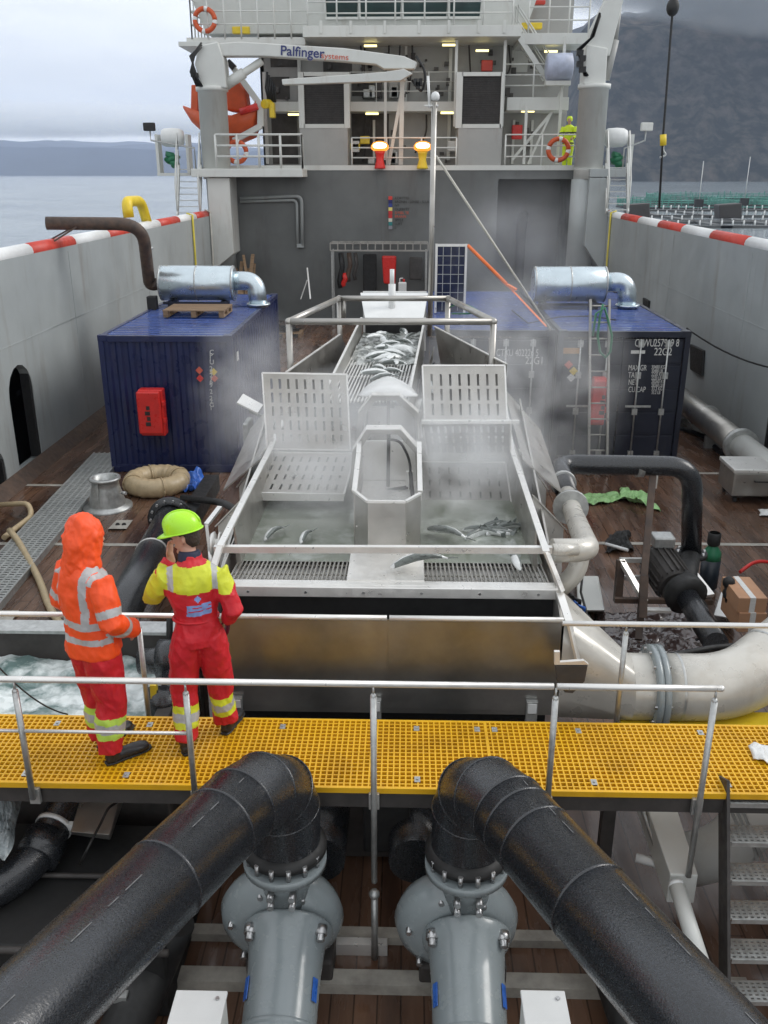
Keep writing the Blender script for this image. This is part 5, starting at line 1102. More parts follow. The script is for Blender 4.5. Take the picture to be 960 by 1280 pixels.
# ---------------------------------------------------------------- fish
def fish(label, c, yaw, L_=.6, roll=0, pitch=0, group=None, bend=.05):
    t = T('salmon', label, 'fish', c, group); t.rotation_euler = (roll, pitch, yaw); b = MB(); prev = None; pr = ((0, .02, .01), (.06, .14, .09), (.2, .24, .14), (.42, .27, .155), (.62, .22, .12), (.8, .11, .06), (.9, .075, .03))
    n = 10; o = Vector(c); ORG[t.name] = Vector((0, 0, 0))
    for f, hh, ww in pr:
        cy = math.sin(f*3)*bend; V = [b.bm.verts.new(Vector(((f-.5)*L_, cy+math.cos(2*math.pi*i/n)*ww*L_*.5, math.sin(2*math.pi*i/n)*hh*L_*.5))) for i in range(n)]
        if prev: b.bridge(prev, V)
        else: b._f(V[::-1], True)
        prev = V
    b._f(prev); 
    for f in b.bm.faces: f.material_index = 1 if f.calc_center_median().z > L_*.055 else 0
    b.build('body', [M['fish'], M['fishd']], t)
    x = .4*L_; y = math.sin(.9*3)*bend; b = MB(); b.prism([(x-.01, y, .025*L_), (x+.13*L_, y, .13*L_), (x+.09*L_, y, 0), (x+.13*L_, y, -.13*L_), (x-.01, y, -.025*L_)], (0, .006, 0)); b.build('tail_fin', M['fishd'], t)
    b = MB(); b.prism([(-.06*L_, math.sin(1.3)*bend, .12*L_), (.02*L_, math.sin(1.4)*bend, .2*L_), (.08*L_, math.sin(1.5)*bend, .1*L_)], (0, .005, 0)); b.build('dorsal_fin', M['fishd'], t)
    ORG[t.name] = Vector(c); return t
fish('curved pale salmon lying on the front centre plate of the separator', at(528, 706, z=2.25), R(14), .56, R(70), bend=.08)
fish('salmon at the water surface right of the centre bin', at(560, 669, z=2.2), R(-38), .5, R(60))
fish('salmon sliding over the drain bars near the right tank rim', at(646, 704, z=2.22), R(95), .3, R(70))
fish('small pale salmon on the drain bars at the left tank', at(372, 693, z=2.2), R(15), .16, R(50))
fish('salmon just under the surface in front of the left shelf', at(310, 660, z=2.17), R(80), .4, R(60))
fish('second salmon surfacing in the middle of the left tank', at(345, 668, z=2.17), R(60), .35, R(60))
fish('salmon surfacing beside the centre bin in the left tank', at(385, 672, z=2.17), R(70), .3, R(60))
rng = random.Random(21)
for k in range(24):
    f = .2+.77*(k/24)+rng.uniform(-.03, .03); u = rng.uniform(.25, .85) if f > .5 else rng.uniform(.45, .75); p = fl[0].lerp(fl[1], u).lerp(fl[3].lerp(fl[2], u), min(f, .97))
    fish('silver salmon heaped on the bars of the inclined sorting chute', p+Vector((0, 0, .07+.05*(f > .6)*rng.random())), rng.uniform(0, 6.28), rng.uniform(.32, .5), R(rng.uniform(50, 120)), R(rng.uniform(-12, 12)), 'salmon heaped on the sorting chute')
for k in range(3): fish('salmon lying in the channel right of the sorting chute', Vector((fl[1].x+.15+.13*k, 11.2+.8*k, 2.55+.06*k)), R(80+15*k), .5, R(70), R(-6), 'salmon in the right side channel')
for k in range(7): fish('dark backed salmon crowding at the right side of the tank', at(600+rng.uniform(0, 60), rng.uniform(652, 672), z=2.16), rng.uniform(-.6, .6), .42, R(rng.uniform(-20, 40)), 0, 'salmon crowding in the right tank')
# ---------------------------------------------------------------- pipes at the right of the separator
t = T('water_pipe', 'pipe run from the pump over a post and down to the separator corner', 'pipe', at(850, 700, Y=10.6))
q0, q1, q2 = at(864, 690, Y=10.6), at(866, 588, Y=10.6), at(700, 583, Y=10.7); 
b = MB(); b.tube(arc([q0, at(866, 583, Y=10.6), at(697, 580, Y=10.7), at(710, 622, Y=9.6)], [.32, .25], 8), .125, 18); b.build('black_section', M['black'], t)
q3 = at(712, 628, Y=9.4); q4 = at(741, 687, Y=6.95)
b = MB(); b.tube(arc([at(709, 618, Y=9.6), at(716, 640, Y=8.9), at(726, 665, Y=7.7), at(736, 688, Y=6.95), at(690, 688, Y=6.9)], .18, 6), .1, 18); b.build('white_section', M['pale'], t)
b = MB(); b.tube(arc([at(727, 680, Y=7.3), at(722, 715, Y=7.2), at(700, 735, Y=7.2)], .15), .085, 16); b.build('drop_section', M['pale'], t)
d = (at(716, 640, Y=8.9)-at(709, 618, Y=9.6)).normalized()
b = MB(); b.lathe(at(713, 633, Y=9.1), d, [(0, .19), (.06, .19)], 20); b.lathe(at(704, 603, Y=10.1), d, [(0, .15), (.08, .15)], 18); b.lathe(at(800, 583, Y=10.65)-Vector((.04, 0, 0)), (1, 0, 0), [(0, .135), (.08, .135)], 18); b.build('flange', M['galv'], t)
t = T('pipe_post', 'brown steel post with clamp carrying the black water pipe', 'post', at(797, 770, Y=9.6)); b = MB(); b.bar(at(816, 595, Y=10.6), at(798, 800, Y=9.3), .085, .085); b.build('post', M['rustpipe'], t, .006); b = MB(); b.bar(at(822, 574, Y=10.58), at(818, 610, Y=10.58), .05, .04); b.build('clamp', M['steelb'], t)
# pump frame
t = T('pump_frame', 'stainless and brown steel frame under the starboard pump', 'frame', at(790, 760, Y=9.8)); b = MB()
b.bar(at(772, 752, Y=9.8), at(776, 700, Y=9.9), .09); b.bar(at(803, 772, Y=9.3), at(805, 720, Y=9.5), .09); b.bar(at(768, 750, Y=9.6), at(890, 752, Y=9.6), .06); b.build('frame', M['rustpipe'], t)
b = MB(); b.bar(at(776, 700, Y=9.9), at(806, 752, Y=9.5), .07, .05); b.bar(at(776, 700, Y=9.9), at(804, 700, Y=10.2), .06, .05); b.bar(at(780, 722, Y=9.9), at(820, 722, Y=10.1), .05); b.bar(at(862, 712, Y=10), at(888, 745, Y=9.6), .1, .05); b.bar(at(800, 762, Y=9.4), at(838, 763, Y=9.4), .09, .03); b.build('brace', M['steelb'], t)
t = T('electric_pump', 'dark electric pump with finned motor on the starboard deck', 'pump', at(835, 740, Y=10)); a, c = at(822, 700, Y=10.3), at(848, 738, Y=9.7)
d = (c-a).normalized(); b = MB(); b.lathe(a-d*.08, d, [(0, .12), (.02, .2), (.1, .22), ((c-a).length-.1, .22), ((c-a).length, .19)], 20); u = d.cross(Vector((0, 0, 1))).normalized(); v = u.cross(d)
for k in range(20): an = 2*math.pi*k/20; r = u*math.cos(an)+v*math.sin(an); b.bar(a+r*.23, c-d*.1+r*.23, .012, .03, up=r)
b.build('motor', M['mesh'], t)
b = MB(); b.box(a+Vector((-.1, -.12, .2)), a+Vector((.16, .12, .34))); b.build('terminal_box', M['galv'], t, .02)
e = at(856, 742, Y=9.6); b = MB(); b.lathe(e-d*.12, d, [(0, .14), (.04, .24), (.18, .25), (.22, .14)], 22); b.cyl(q0+Vector((0, 0, -.05)), e+Vector((0, 0, .1)), .12, n=14); b.lathe(q0-Vector((0, 0, .05)), (0, 0, 1), [(0, .2), (.05, .2)], 18); b.build('volute', M['rubber'], t)
b = MB(); b.tube([e, at(870, 765, Y=9.2), at(895, 805, Y=8.3)], .13, 16); b.build('suction_pipe', M['black'], t)
b = MB()
for k in range(8): an = 2*math.pi*k/8; b.cyl(q0+Vector((math.cos(an)*.165, math.sin(an)*.165, -.06)), q0+Vector((math.cos(an)*.165, math.sin(an)*.165, .03)), .018, n=6)
b.build('bolts', M['bolt'], t)
strand('thin_cable', arc([at(800, 715, Y=10), at(830, 735, Y=9.9), at(880, 745, Y=9.6), at(892, 790, Y=9), at(870, 800, Y=8.9)], .3), .016, 'rubber', 'black cable looping over the pump suction pipe', 'cable')
# gas bottle
A = at(884, 735, z=.02); t = T('gas_cylinder', 'dark green gas cylinder with valve guard standing by the pump', 'gas cylinder', A); hh = at(884, 683, Y=A.y).z
b = MB(); b.lathe(A, (0, 0, 1), [(0, .1), (.03, .125), (hh-.2, .125)], 20); b.build('bottle', mat('dark_bottle', (.012, .02, .03), .35), t)
b = MB(); b.lathe(A, (0, 0, 1), [(hh-.2, .125), (hh-.1, .12), (hh, .05), (hh+.04, .04)], 20); b.build('shoulder', M['green'], t)
b = MB(); b.lathe(A, (0, 0, 1), [(hh, .07), (hh+.02, .085), (hh+.17, .085), (hh+.18, .07)], 14, False); b.build('valve_guard', M['rubber'], t)
# cartons and things at the right edge
def carton(label, x0, y0, x1, y1, Y, dp):
    A = at(x0, y1, Y=Y); B_ = at(x1, y0, Y=Y); t = T('cardboard_box', label, 'box', A, 'cardboard boxes at the starboard edge'); b = MB(); b.box((A.x, Y, A.z), (B_.x, Y+dp, B_.z)); b.build('carton', M['card'], t, .006)
    b = MB(); xm = (A.x+B_.x)/2; b.box((xm-.03, Y-.004, A.z+.003), (xm+.03, Y-.001, B_.z)); b.box((xm-.03, Y, B_.z+.001), (xm+.03, Y+dp, B_.z+.004)); b.build('tape', M['txt'], t)
carton('upper cardboard box with pale tape standing by the railing at the starboard edge', 921, 748, 960, 766, 8.7, .55)
carton('lower cardboard box of the pair at the starboard edge', 921, 767, 959, 790, 8.68, .55)
b = MB(); b.hexa([at(892, 770, z=.1), at(921, 775, z=.1), at(917, 738, z=.2), at(903, 736, z=.2), at(892, 769, z=.3), at(921, 774, z=.3), at(917, 737, z=.45), at(903, 735, z=.45)]); tag(b.build('white_board', M['wpl'], None, .01), 'white board leaning beside the cardboard boxes', 'board')
t = T('small_valve', 'small dark valve body on the white board', 'valve', at(911, 750, Y=9)); b = MB(); b.cyl(at(912, 752, Y=9.1), at(911, 732, Y=9.1), .05); b.sph(at(911, 728, Y=9.1), .07, 10); b.cyl(at(905, 742, Y=9.1), at(918, 742, Y=9.1), .05); b.build('valve', M['rubber'], t)
strand('red_hose', arc([at(925, 715, z=.3), at(945, 700, z=.4), at(980, 706, z=.3)], .3), .025, 'redbox', 'red hose curling behind the cardboard boxes', 'hose')
b = MB(); b.hexa([at(722, 765, z=.0), at(756, 765, z=.0), at(748, 722, z=.0), at(720, 722, z=.0), at(722, 763, z=.45), at(756, 763, z=.45), at(748, 720, z=.45), at(720, 720, z=.45)]); tag(b.build('foam_box', M['white'], None, .02), 'white foam box on the deck beside the separator corner', 'box')
strand('thin_cable', [at(728, 720, z=1), at(726, 740, z=.9), at(733, 765, z=.8), at(735, 795, z=.7)], .014, 'rubber', 'thin cable hanging in front of the foam box', 'cable')
for k, (x, y) in enumerate(((717, 748), (722, 757), (728, 768), (718, 762))): strand('loose_hose', [at(x-6, y-6, z=1.2), at(x, y, z=1.25), at(x+8, y+3, z=1.1), at(x+6, y+14, z=1.0)], .02, ['rubber', 'blue', 'rubber', 'rubber'][k], ['black hose end nearest the tank rim', 'short blue hose beside the tank rim', 'black hose end farthest from the tank rim', 'black hose curled between tank rim and foam box'][k], 'hose')
# outlet cone and elbow
t = T('outlet_duct', 'large pale outlet cone, flange and elbow pipe on the starboard side of the tank', 'duct', at(820, 858, Y=6.3))
c1_ = at(800, 858, Y=6.35); b = MB(); A = [(XR+.04, 6.1, 1.2), (XR+.04, 7.1, 1.2), (XR+.04, 7.1, 2.1), (XR+.04, 6.25, 2.05)]
rc = c1_+Vector((-.1, 0, 0)); prev = None; n = 24
sq = []
for i in range(n):
    an = 2*math.pi*i/n; cx_, cz_ = math.cos(an), math.sin(an); m_ = max(abs(cx_), abs(cz_)); sq.append(Vector((XR+.045, 6.68+cx_/m_*.44, 1.62+cz_/m_*.42)))
V0 = [b.bm.verts.new(p) for p in sq]; V1 = [b.bm.verts.new(rc+Vector((0, math.cos(2*math.pi*i/n)*.27, math.sin(2*math.pi*i/n)*.27))) for i in range(n)]
b.bridge(V0, V1); b.build('cone', M['pale'], t)
b = MB(); b.cyl(rc, rc+Vector((.18, 0, 0)), .27, n=28, caps=False); b.build('spool', M['pale'], t)
b = MB(); f_ = rc+Vector((.16, 0, 0)); b.lathe(f_, (1, 0, 0), [(0, .27), (0, .345), (.045, .345), (.045, .28), (.055, .28), (.055, .345), (.1, .345), (.1, .27)], 32, False); b.build('flange', M['pumpg'], t)
b = MB()
for k in range(12): an = 2*math.pi*k/12; p = f_+Vector((0, math.cos(an)*.31, math.sin(an)*.31)); b.cyl(p-Vector((.02, 0, 0)), p+Vector((.12, 0, 0)), .014, n=6)
b.build('bolts', M['bolt'], t)
b = MB(); g0 = f_+Vector((.1, 0, 0)); b.tube(arc([g0, g0+Vector((.6, 0, 0)), g0+Vector((1.9, .9, .45)), g0+Vector((4.6, 2.2, 1.0))], [.55, .3], 8), .27, 28); b.build('elbow_pipe', M['pale'], t)
b = MB(); 
for p, dd in ((g0+Vector((.12, 0, 0)), (1, 0, 0)), (g0+Vector((.95, .24, .12)), (1.3, .9, .45))): b.lathe(p, dd, [(0, .274), (.01, .276), (.02, .274)], 28, False)
b.build('weld_seam', M['galv'], t)
for k in range(2): strand('black_cable', [Vector((1.5, 7.05+.05*k, 1.2)), Vector((2.2, 7.2, 1.12+.06*k)), Vector((2.9, 7.5, 1.15)), Vector((4, 7.7, 1.1+.05*k))], .03, 'rubber', ['black cable bundle behind the outlet duct, lower run', 'black cable bundle behind the outlet duct, upper run'][k], 'cable')
# ---------------------------------------------------------------- frothing water tank at port
t = T('froth_tank', 'steel tank full of frothing white water below the port end of the walkway', 'tank', (-2.9, 6.6, 0))
b = MB(); b.box((-4.2, 7.15, .3), (-1.85, 7.3, 1.42)); b.box((-1.98, 5.85, .3), (-1.86, 7.15, 1.3)); b.box((-4.2, 5.78, .3), (-1.86, 5.85, 1.3)); b.build('wall', M['mesh'], t, .01)
b = MB(); b.box((-4.2, 7.12, 1.42), (-1.8, 7.33, 1.45)); b.build('rim', M['galv'], t)
b = MB(); n = 70; m_ = 46; g = []
for j in range(m_+1):
    row = []
    for i in range(n+1):
        x = -4.2+2.22*i/n; y = 5.86+1.28*j/m_; z = 1.16+.05*noise.fractal(Vector((x*3, y*3, 1)), 1, 2, 5)+.02*noise.noise(Vector((x*11, y*11, 0))); row.append(b.bm.verts.new((x, y, z)))
    g.append(row)
for j in range(m_):
    for i in range(n): b._f([g[j][i], g[j][i+1], g[j+1][i+1], g[j+1][i]], True)
fw = watermat('froth_water', (.14, .21, .20), (.80, .86, .85), 2.2, (.40, .56), .6); tag(b.build('water', fw, t), kind='stuff')
# pipe pieces between the two people
t = T('junction_pipe', 'short black pipe with flanges behind the walkway between the two people', 'pipe', at(195, 825, Y=6.6)); b = MB(); a = at(175, 827, Y=6.7); c = at(222, 824, Y=6.7); b.cyl(a, c, .11, n=18); b.lathe(c-Vector((.16, 0, 0)), (1, 0, 0), [(0, .17), (.16, .17)], 20); b.build('pipe', M['black'], t); b = MB(); b.cyl(at(205, 860, Y=6.3), at(203, 900, Y=6.2), .13, n=16); b.cyl(at(225, 842, Y=6.6), at(228, 900, Y=6.3), .16, n=16); b.build('drop_pipe', M['black'], t)
b = MB(); b.bar(at(195, 895, Y=6.2), at(192, 855, Y=6.2), .05); b.build('yellow_edge', M['yel'], t); b = MB(); b.tube(arc([at(212, 812, Y=7), at(212, 765, Y=7.2), at(240, 765, Y=7.2)], .15), .03, 8); b.build('thin_pipe', M['rubber'], t)
# ---------------------------------------------------------------- walkway
WZ = 1.45; WY0, WY1 = 4.99, 5.78
t = T('walkway', 'yellow grating walkway crossing the whole width in front of the separator', 'walkway', (0, 5.4, WZ-.05))
b = MB(); x = -4.2; k = 0; seg = [-4.2, -1.72, .62, 4.3]
nx = round(13.8/.042)
for i in range(nx+1): x = -6.9+13.8*i/nx; b.box((x-.0055, WY0+.012, WZ-.034), (x+.0055, WY1-.012, WZ))
ny = 18
for j in range(1, ny): y = WY0+(WY1-WY0)*j/ny; b.box((-6.9, y-.0055, WZ-.033), (6.9, y+.0055, WZ-.0012))
b.build('grating', M['yellow'], t)
b = MB()
for y in (WY0, WY1): b.box((-6.9, y-.012, WZ-.04), (6.9, y+.012, WZ+.001))
for x in (.615,): b.box((x-.01, WY0+.013, WZ-.04), (x+.01, WY1-.013, WZ+.0015))
b.build('edge_bar', M['yellow'], t)
b = MB()
for y in (WY0+.04, WY1-.04): b.box((-6.9, y-.03, WZ-.17), (6.9, y+.03, WZ-.042))
for x in (-6, -4.8, -3.6, -2.4, -1.2, 0, 1.2, 2.4, 3.6, 4.8, 6): b.box((x-.03, WY0+.07, WZ-.16), (x+.03, WY1-.07, WZ-.05))
b.build('support_beam', M['mesh'], t)
b = MB()
for x in (-6, -3.4, -1.5, 1.6, 3.4, 6): b.box((x-.05, WY1-.09, 0), (x+.05, WY1, WZ-.17))
b.build('column', M['mesh'], t)
rng = random.Random(2)
for x in (-3.3, -2.6, -1.9, -.9, .1, .55, .68, 1.3, 2.2, 2.9):
    for y in (WY0+.09, WY1-.1): b = MB(); b.box((x-.02, y-.03, WZ), (x+.02, y+.03, WZ+.004)); b.cyl((x, y, WZ+.004), (x, y, WZ+.012), .009, n=6); b.build('grating_clip', M['galv'], t)
crumple('paper_scrap', 'crumpled translucent paper on the starboard end of the yellow walkway', 'scrap', (at(940, 950, z=WZ), at(975, 960, z=WZ), at(970, 935, z=WZ), at(932, 935, z=WZ)), M['wpl'], .04, n=10, seed=8)
# railings of the walkway
zr = 2.29
t = T('railing', 'front tubular steel railing on the near side of the yellow walkway', 'railing', (0, 4.93, .7), 'railings of the yellow walkway')
yr = 4.93; xs_ = [at(p, 930, Y=yr).x for p in (30, 238, 467, 690, 880)]; xl = at(-60, 845, Y=yr).x; xr_ = at(903, 853, Y=yr).x
b = MB(); xm = at(695, 848, Y=yr).x; b.cyl((-6.9, yr, zr), (xm-.01, yr, zr), .021, n=12); b.cyl((xm+.01, yr, zr), (xr_, yr, zr), .021, n=12); b.sph((xr_, yr, zr), .022, 8); b.build('top_rail', M['steelb'], t)
b = MB(); zm = at(120, 915, Y=yr).z; b.cyl((-6.9, yr, zm), (xs_[0]-.02, yr, zm), .012, n=8); b.cyl((xs_[0]+.02, yr, zm), (xs_[1]-.02, yr, zm), .012, n=8); b.build('mid_rail', M['steelb'], t)
xs_ += [xs_[0]-1.1, xs_[0]-2.2]
for i, x in enumerate(xs_):
    zb_ = (1.36, 1.38, .7, 1.3, .8, 1.3, 1.3)[i]; b = MB(); x = x if i != 4 else xr_-.03; b.cyl((x, yr, zb_), (x, yr, zr-.09), .021, n=10); b.sph((x, yr, zr-.09), .022, 8); p_ = b.build('post', M['galv'], t); b = MB(); b.cyl((x, yr, zr-.09), (x, yr, zr-.015), .008, n=6); b.build('pin', M['galv'], p_)
    b = MB(); b.box((x-.035, yr+.02, 1.3), (x+.035, yr+.05, 1.42)); b.build('post_clamp', M['galv'], t)
t = T('railing', 'rear tubular railing on the far side of the yellow walkway passing behind the people', 'railing', (0, 5.85, 1.4), 'railings of the yellow walkway')
yr = 5.86; z_ = lambda px, py: at(px, py, Y=yr).z
b = MB(); b.cyl((-6.9, yr, 2.275), (at(262, 772, Y=yr).x, yr, 2.275), .02, n=10); b.cyl((at(703, 780, Y=yr).x, yr, 2.25), (6.9, yr, 2.25), .02, n=12); b.build('top_rail', M['steelb'], t)
for px in (775, 182, -60, 1250, 1700, -450): b = MB(); x = at(px, 860, Y=yr).x; b.cyl((x, yr, 1.35), (x, yr, 2.17), .021, n=10); b.sph((x, yr, 2.17), .022, 8); b.cyl((x, yr, 2.17), (x, yr, 2.26), .008, n=6); b.build('post', M['galv'], t)
# ---------------------------------------------------------------- big black pipes and pumps
def ringm(b, c, d, r, w_=.009): b.lathe(Vector(c)-Vector(d).normalized()*w_, d, [(0, r), (w_*.5, r+.005), (w_*1.5, r+.005), (w_*2, r)], 32, False)
def bigpipe(label, base, zf, top_y, q1, q2, r, rings):
    """riser from the pump flange, segmented elbow and straight pipe"""
    t = T('black_pipe', label, 'pipe', base, 'large black discharge pipes'); base = Vector(base); q1, q2 = Vector(q1), Vector(q2); d = (q2-q1).normalized()
    cor = Vector((base.x, base.y, q1.z+.0))
    e0 = cor-Vector((0, 0, .33)); e3 = cor+d*.46
    # mitred elbow of four welded segments
    m1 = e0.lerp(cor, .50)+d*.06; m2 = e3.lerp(cor, .50)-Vector((0, 0, .05))
    pts = [Vector((base.x, base.y, zf)), e0, m1, m2, e3]
    b = MB(); prev = None; rs_ = []
    n = 36; up = Vector((0, 1, 0))
    ds = [Vector((0, 0, 1)), (Vector((0, 0, 1))+(m1-e0).normalized()).normalized(), ((m1-e0).normalized()+(m2-m1).normalized()).normalized(), ((m2-m1).normalized()+d).normalized(), d]
    side = Vector((0, 0, 1)).cross(d).normalized()
    for p, dd in zip(pts, ds):
        v = side.cross(dd).normalized(); rs_.append([b.bm.verts.new(p+side*math.cos(2*math.pi*i/n)*r+v*math.sin(2*math.pi*i/n)*r) for i in range(n)])
    for a, c in zip(rs_[:-1], rs_[1:]): b.bridge(a, c)
    b.build('elbow', M['black'], t)
    b = MB(); b.cyl(e3, q2+d*2.6, r, n=48, caps=True); b.build('straight_pipe', M['black'], t)
    for p, dd in list(zip(pts, ds))[1:]: b = MB(); ringm(b, p, dd, r); b.build('weld_bead', M['black'], t)
    for f in rings: b = MB(); ringm(b, e3+d*f, d, r); b.build('weld_bead', M['black'], t)
    b = MB(); b.lathe((base.x, base.y, zf), (0, 0, 1), [(0, r+.0), (.001, r+.04), (.035, r+.04), (.075, r+.0)], 36); b.build('flange', M['rubber'], t)
    b = MB(); v = d.cross(side).normalized(); 
    if v.z < 0: v = -v
    for k, (f, l_) in enumerate(((.05, .05), (.30, .08), (.44, .1), (.95, .12), (1.12, .07), (1.3, .13), (1.75, .1), (2.1, .05), (2.4, .12))):
        a_ = side*.25+v*.97; a_.normalize(); p = e3+d*f+a_*(r+.0015); b.bar(p, p+d*l_, .0045, .002, up=a_)
    b.build('stripe_marking', M['stripe'], t)
    return t
def pump(label, c, zf, sx):
    t = T('centrifugal_pump', label, 'pump', (c[0], c[1], 0), 'grey green pumps below the walkway'); cx_, cy_ = c
    zc = zf-.56; r = .42; G = M['pumpg']
    b = MB(); b.lathe((cx_-.0, cy_+.14, zf-.06), (0, 0, 1), [(0, .0)], 8) if 0 else None
    b.lathe((cx_, cy_-.03, zf-.03), (0, 0, 1), [(-.34, .15), (-.12, .17), (-.03, .21), (-.028, .275), (.03, .275)], 32); b.build('discharge_neck', G, t)
    # volute: disc with axis along Y, slightly tilted
    ax = Vector((0, -1, -.10)).normalized(); cc = Vector((cx_-.05, cy_+.16, zc))
    b = MB(); b.lathe(cc, ax, [(0, .1), (.005, .34), (.05, .40), (.12, .425), (.2, .40), (.26, .33), (.29, .24)], 40); b.build('volute', G, t)
    # raised cover ring and suction cone
    c2 = cc+ax*.24+Vector((.06, 0, 0)); ax2 = Vector((0, -.80, -.45)).normalized() 
    ax2 = Vector((.0, -.93, -.36)).normalized()
    b = MB(); b.lathe(c2, ax2, [(0, .30), (.02, .305), (.08, .285), (.12, .255), (.30, .24), (.62, .235), (.95, .25), (1.2, .27)], 40); b.build('suction_cone', G, t)
    b = MB(); b.lathe(c2, ax2, [(.62, .236), (.63, .245), (.65, .245), (.66, .236)], 36, False); b.lathe(c2+ax2*1.2, ax2, [(0, .27), (0, .36), (.05, .36), (.05, .27)], 32); b.build('cone_seam', G, t)
    b = MB(); u = Vector((1, 0, 0)); v = u.cross(ax2).normalized()
    if v.z < 0: v = -v
    for an in (35, 145): p = c2+ax2*.05+(u*math.cos(R(an))+v*math.sin(R(an)))*.285; b.cyl(p, p+ax2*.1, .028, n=6); b.cyl(p+ax2*.0, p+ax2*.06, .042, n=12)
    for k in range(14):
        an = 2*math.pi*k/14; p = Vector((cx_+math.cos(an)*.245, cy_-.03+math.sin(an)*.245, zf)); b.cyl(p, p+Vector((0, 0, .052)) if 0 else p+Vector((0, 0, .078)), .017, n=6); 
    for dx in (-.07, .07):
        for z in (-.13, -.2): b.cyl((cx_+dx, cy_-.30, zf+z-.0), (cx_+dx, cy_-.19, zf+z), .022, n=8)
    for an in (10, 60, 110, 170, 220, 300): p = cc+Vector((math.cos(R(an))*.33, 0, math.sin(R(an))*.33)); b.cyl(p+ax*.2, p+ax*.3, .02, n=6)
    b.build('bolt', M['bolt'], t)
    b = MB()
    for s in (-1, 1): 
        an = R(90-s*62); rr = u*math.cos(an)+v*math.sin(an); p = c2+ax2*.36+rr*.247
        b.bar(p, p+ax2*.14, .05, .006, up=rr)
    b.build('blue_mark', M['blue'], t)
    b = MB(); b.box((cx_-.3, cy_-.1, 0), (cx_+.3, cy_+.35, zc-.3)); b.build('foot', M['mesh'], t, .02)
    return t
RB = .235
P1 = at(357, 1064, Y=4.75); P2 = at(583, 1071, Y=4.75)
pump('port pump of the grey green pair with blue marks on its cone', (P1.x, P1.y), P1.z, 1)
pump('starboard pump of the grey green pair with blue marks on its cone', (P2.x, P2.y), P2.z, -1)
bigpipe('large black pipe bending from the port pump towards the lower left', P1+Vector((0, -.0, .035)), P1.z+.035, 0, (P1.x-.02, 4.7, 1.80), at(62, 1243, d=3.98), RB, (.22, .72, 1.9))
bigpipe('large black pipe bending from the starboard pump towards the lower right', P2+Vector((0, 0, .035)), P2.z+.035, 0, (P2.x+.02, 4.7, 1.80), at(866, 1275, d=3.95), RB, (.12, .3, .8))
# ---------------------------------------------------------------- below the walkway
P = lambda x, y, z=0.0: at(x, y, z=z)
b = MB(); b.box((-1.9, 4.62, .0), (2.4, 4.75, .09)); b.box((-1.9, 5.05, 0), (1.9, 5.15, .07)); b.build('deck_beam', M['deckline'])
tag(bpy.data.objects['deck_beam'], 'pale flat steel beams lying across the deck under the pumps', 'beam')
b = MB(); b.box((-.55, 4.95, .0), (-.1, 5.02, .1)); tag(b.build('cross_member', M['steelb']), 'short bright steel bar on the deck between the two pumps', 'bar')
b = MB(); b.box((-4.5, 5.95, .0), (4.5, 6.02, 1.2)); tag(b.build('dark_screen', M['dark']), 'dark steel screen below the tank behind the walkway', 'screen') if 0 else b.bm.free()
for px0, px1, lb in ((222, 283, 'white equipment box at the bottom edge beside the port pump'), (652, 704, 'white equipment box at the bottom edge beside the starboard pump')):
    A = at(px0, 1240, z=.85); B_ = at(px1, 1240, z=.85); t = T('equipment_box', lb, 'box', (A.x, A.y-.3, 0), 'white boxes beside the pumps')
    b = MB(); b.box((A.x, A.y-.55, .12), (B_.x, A.y, .83)); b.build('case', M['white'], t, .01); b = MB(); b.box((A.x-.008, A.y-.56, .835), (B_.x+.008, A.y+.008, .86)); b.build('lid', M['wpl'], t, .006)
    b = MB(); b.cyl((B_.x-.04, A.y-.05, .86), (B_.x-.04, A.y-.05, .87), .012, n=8); b.cyl((B_.x+.0, A.y-.1, .7), (B_.x+.02, A.y-.1, .7), .015, n=8); b.build('screw', M['bolt'], t)
# left: plastic wrapped bundle, black pipe with white clamp, steel duct
b = MB(); 
crumple('plastic_wrap', 'grey wet plastic wrap bulging at the port edge below the walkway', 'plastic wrap', (at(-60, 1100, z=.9), at(12, 1075, z=.95), at(38, 985, z=1.1), at(-30, 985, z=1.15)), mat('clear_wrap', (.22, .25, .26), .12, var=.6, scale=7, spec=.9, bump=.6), .2, n=30, seed=11, sc=5)
t = T('black_pipe', 'black pipe with pale clamp and bend at the lower left under the walkway', 'pipe', at(50, 1060, z=.7))
a = at(92, 990, z=.9); c = at(38, 1085, z=.75); e = at(-40, 1130, z=.7); b = MB(); b.tube(arc([at(110, 960, z=.95), a, c, e], .25), .13, 20); b.build('pipe', M['black'], t)
b = MB(); d = (c-a).normalized(); q = a.lerp(c, .45); b.lathe(q, d, [(0, .138), (.035, .138)], 24); b.box(q+Vector((.09, -.06, .0)), q+Vector((.16, -.02, .05))); b.build('clamp', M['wpl'], t); b = MB(); b.lathe(a.lerp(c, .6), d, [(0, .13), (0, .155), (.2, .155), (.2, .13)], 24); b.build('sleeve', M['black'], t)
t = T('steel_duct', 'rectangular stainless duct lying under the port end of the walkway', 'duct', at(120, 1040, z=.8)); z=.95
b = MB(); b.hexa([at(88, 1043, z=.72), at(138, 1050, z=.72), at(160, 985, z=.72), at(104, 985, z=.72), at(88, 1040, z=.95), at(137, 1044, z=.95), at(160, 968, z=.95), at(110, 966, z=.95)]); b.build('duct', M['steel'], t, .01)
strand('thin_cable', arc([at(150, 1000, z=.97), at(135, 1010, z=1.05), at(128, 1025, z=1.0), at(110, 1060, z=1.0), at(100, 1080, z=.8)], .1), .01, 'rubber', 'thin black cable hanging in front of the steel duct', 'cable')
strand('thin_cable', sag(at(-5, 830, Y=5.7), at(85, 893, Y=5.85), .08), .006, 'rubber', 'thin dark cable over the frothing water', 'cable')
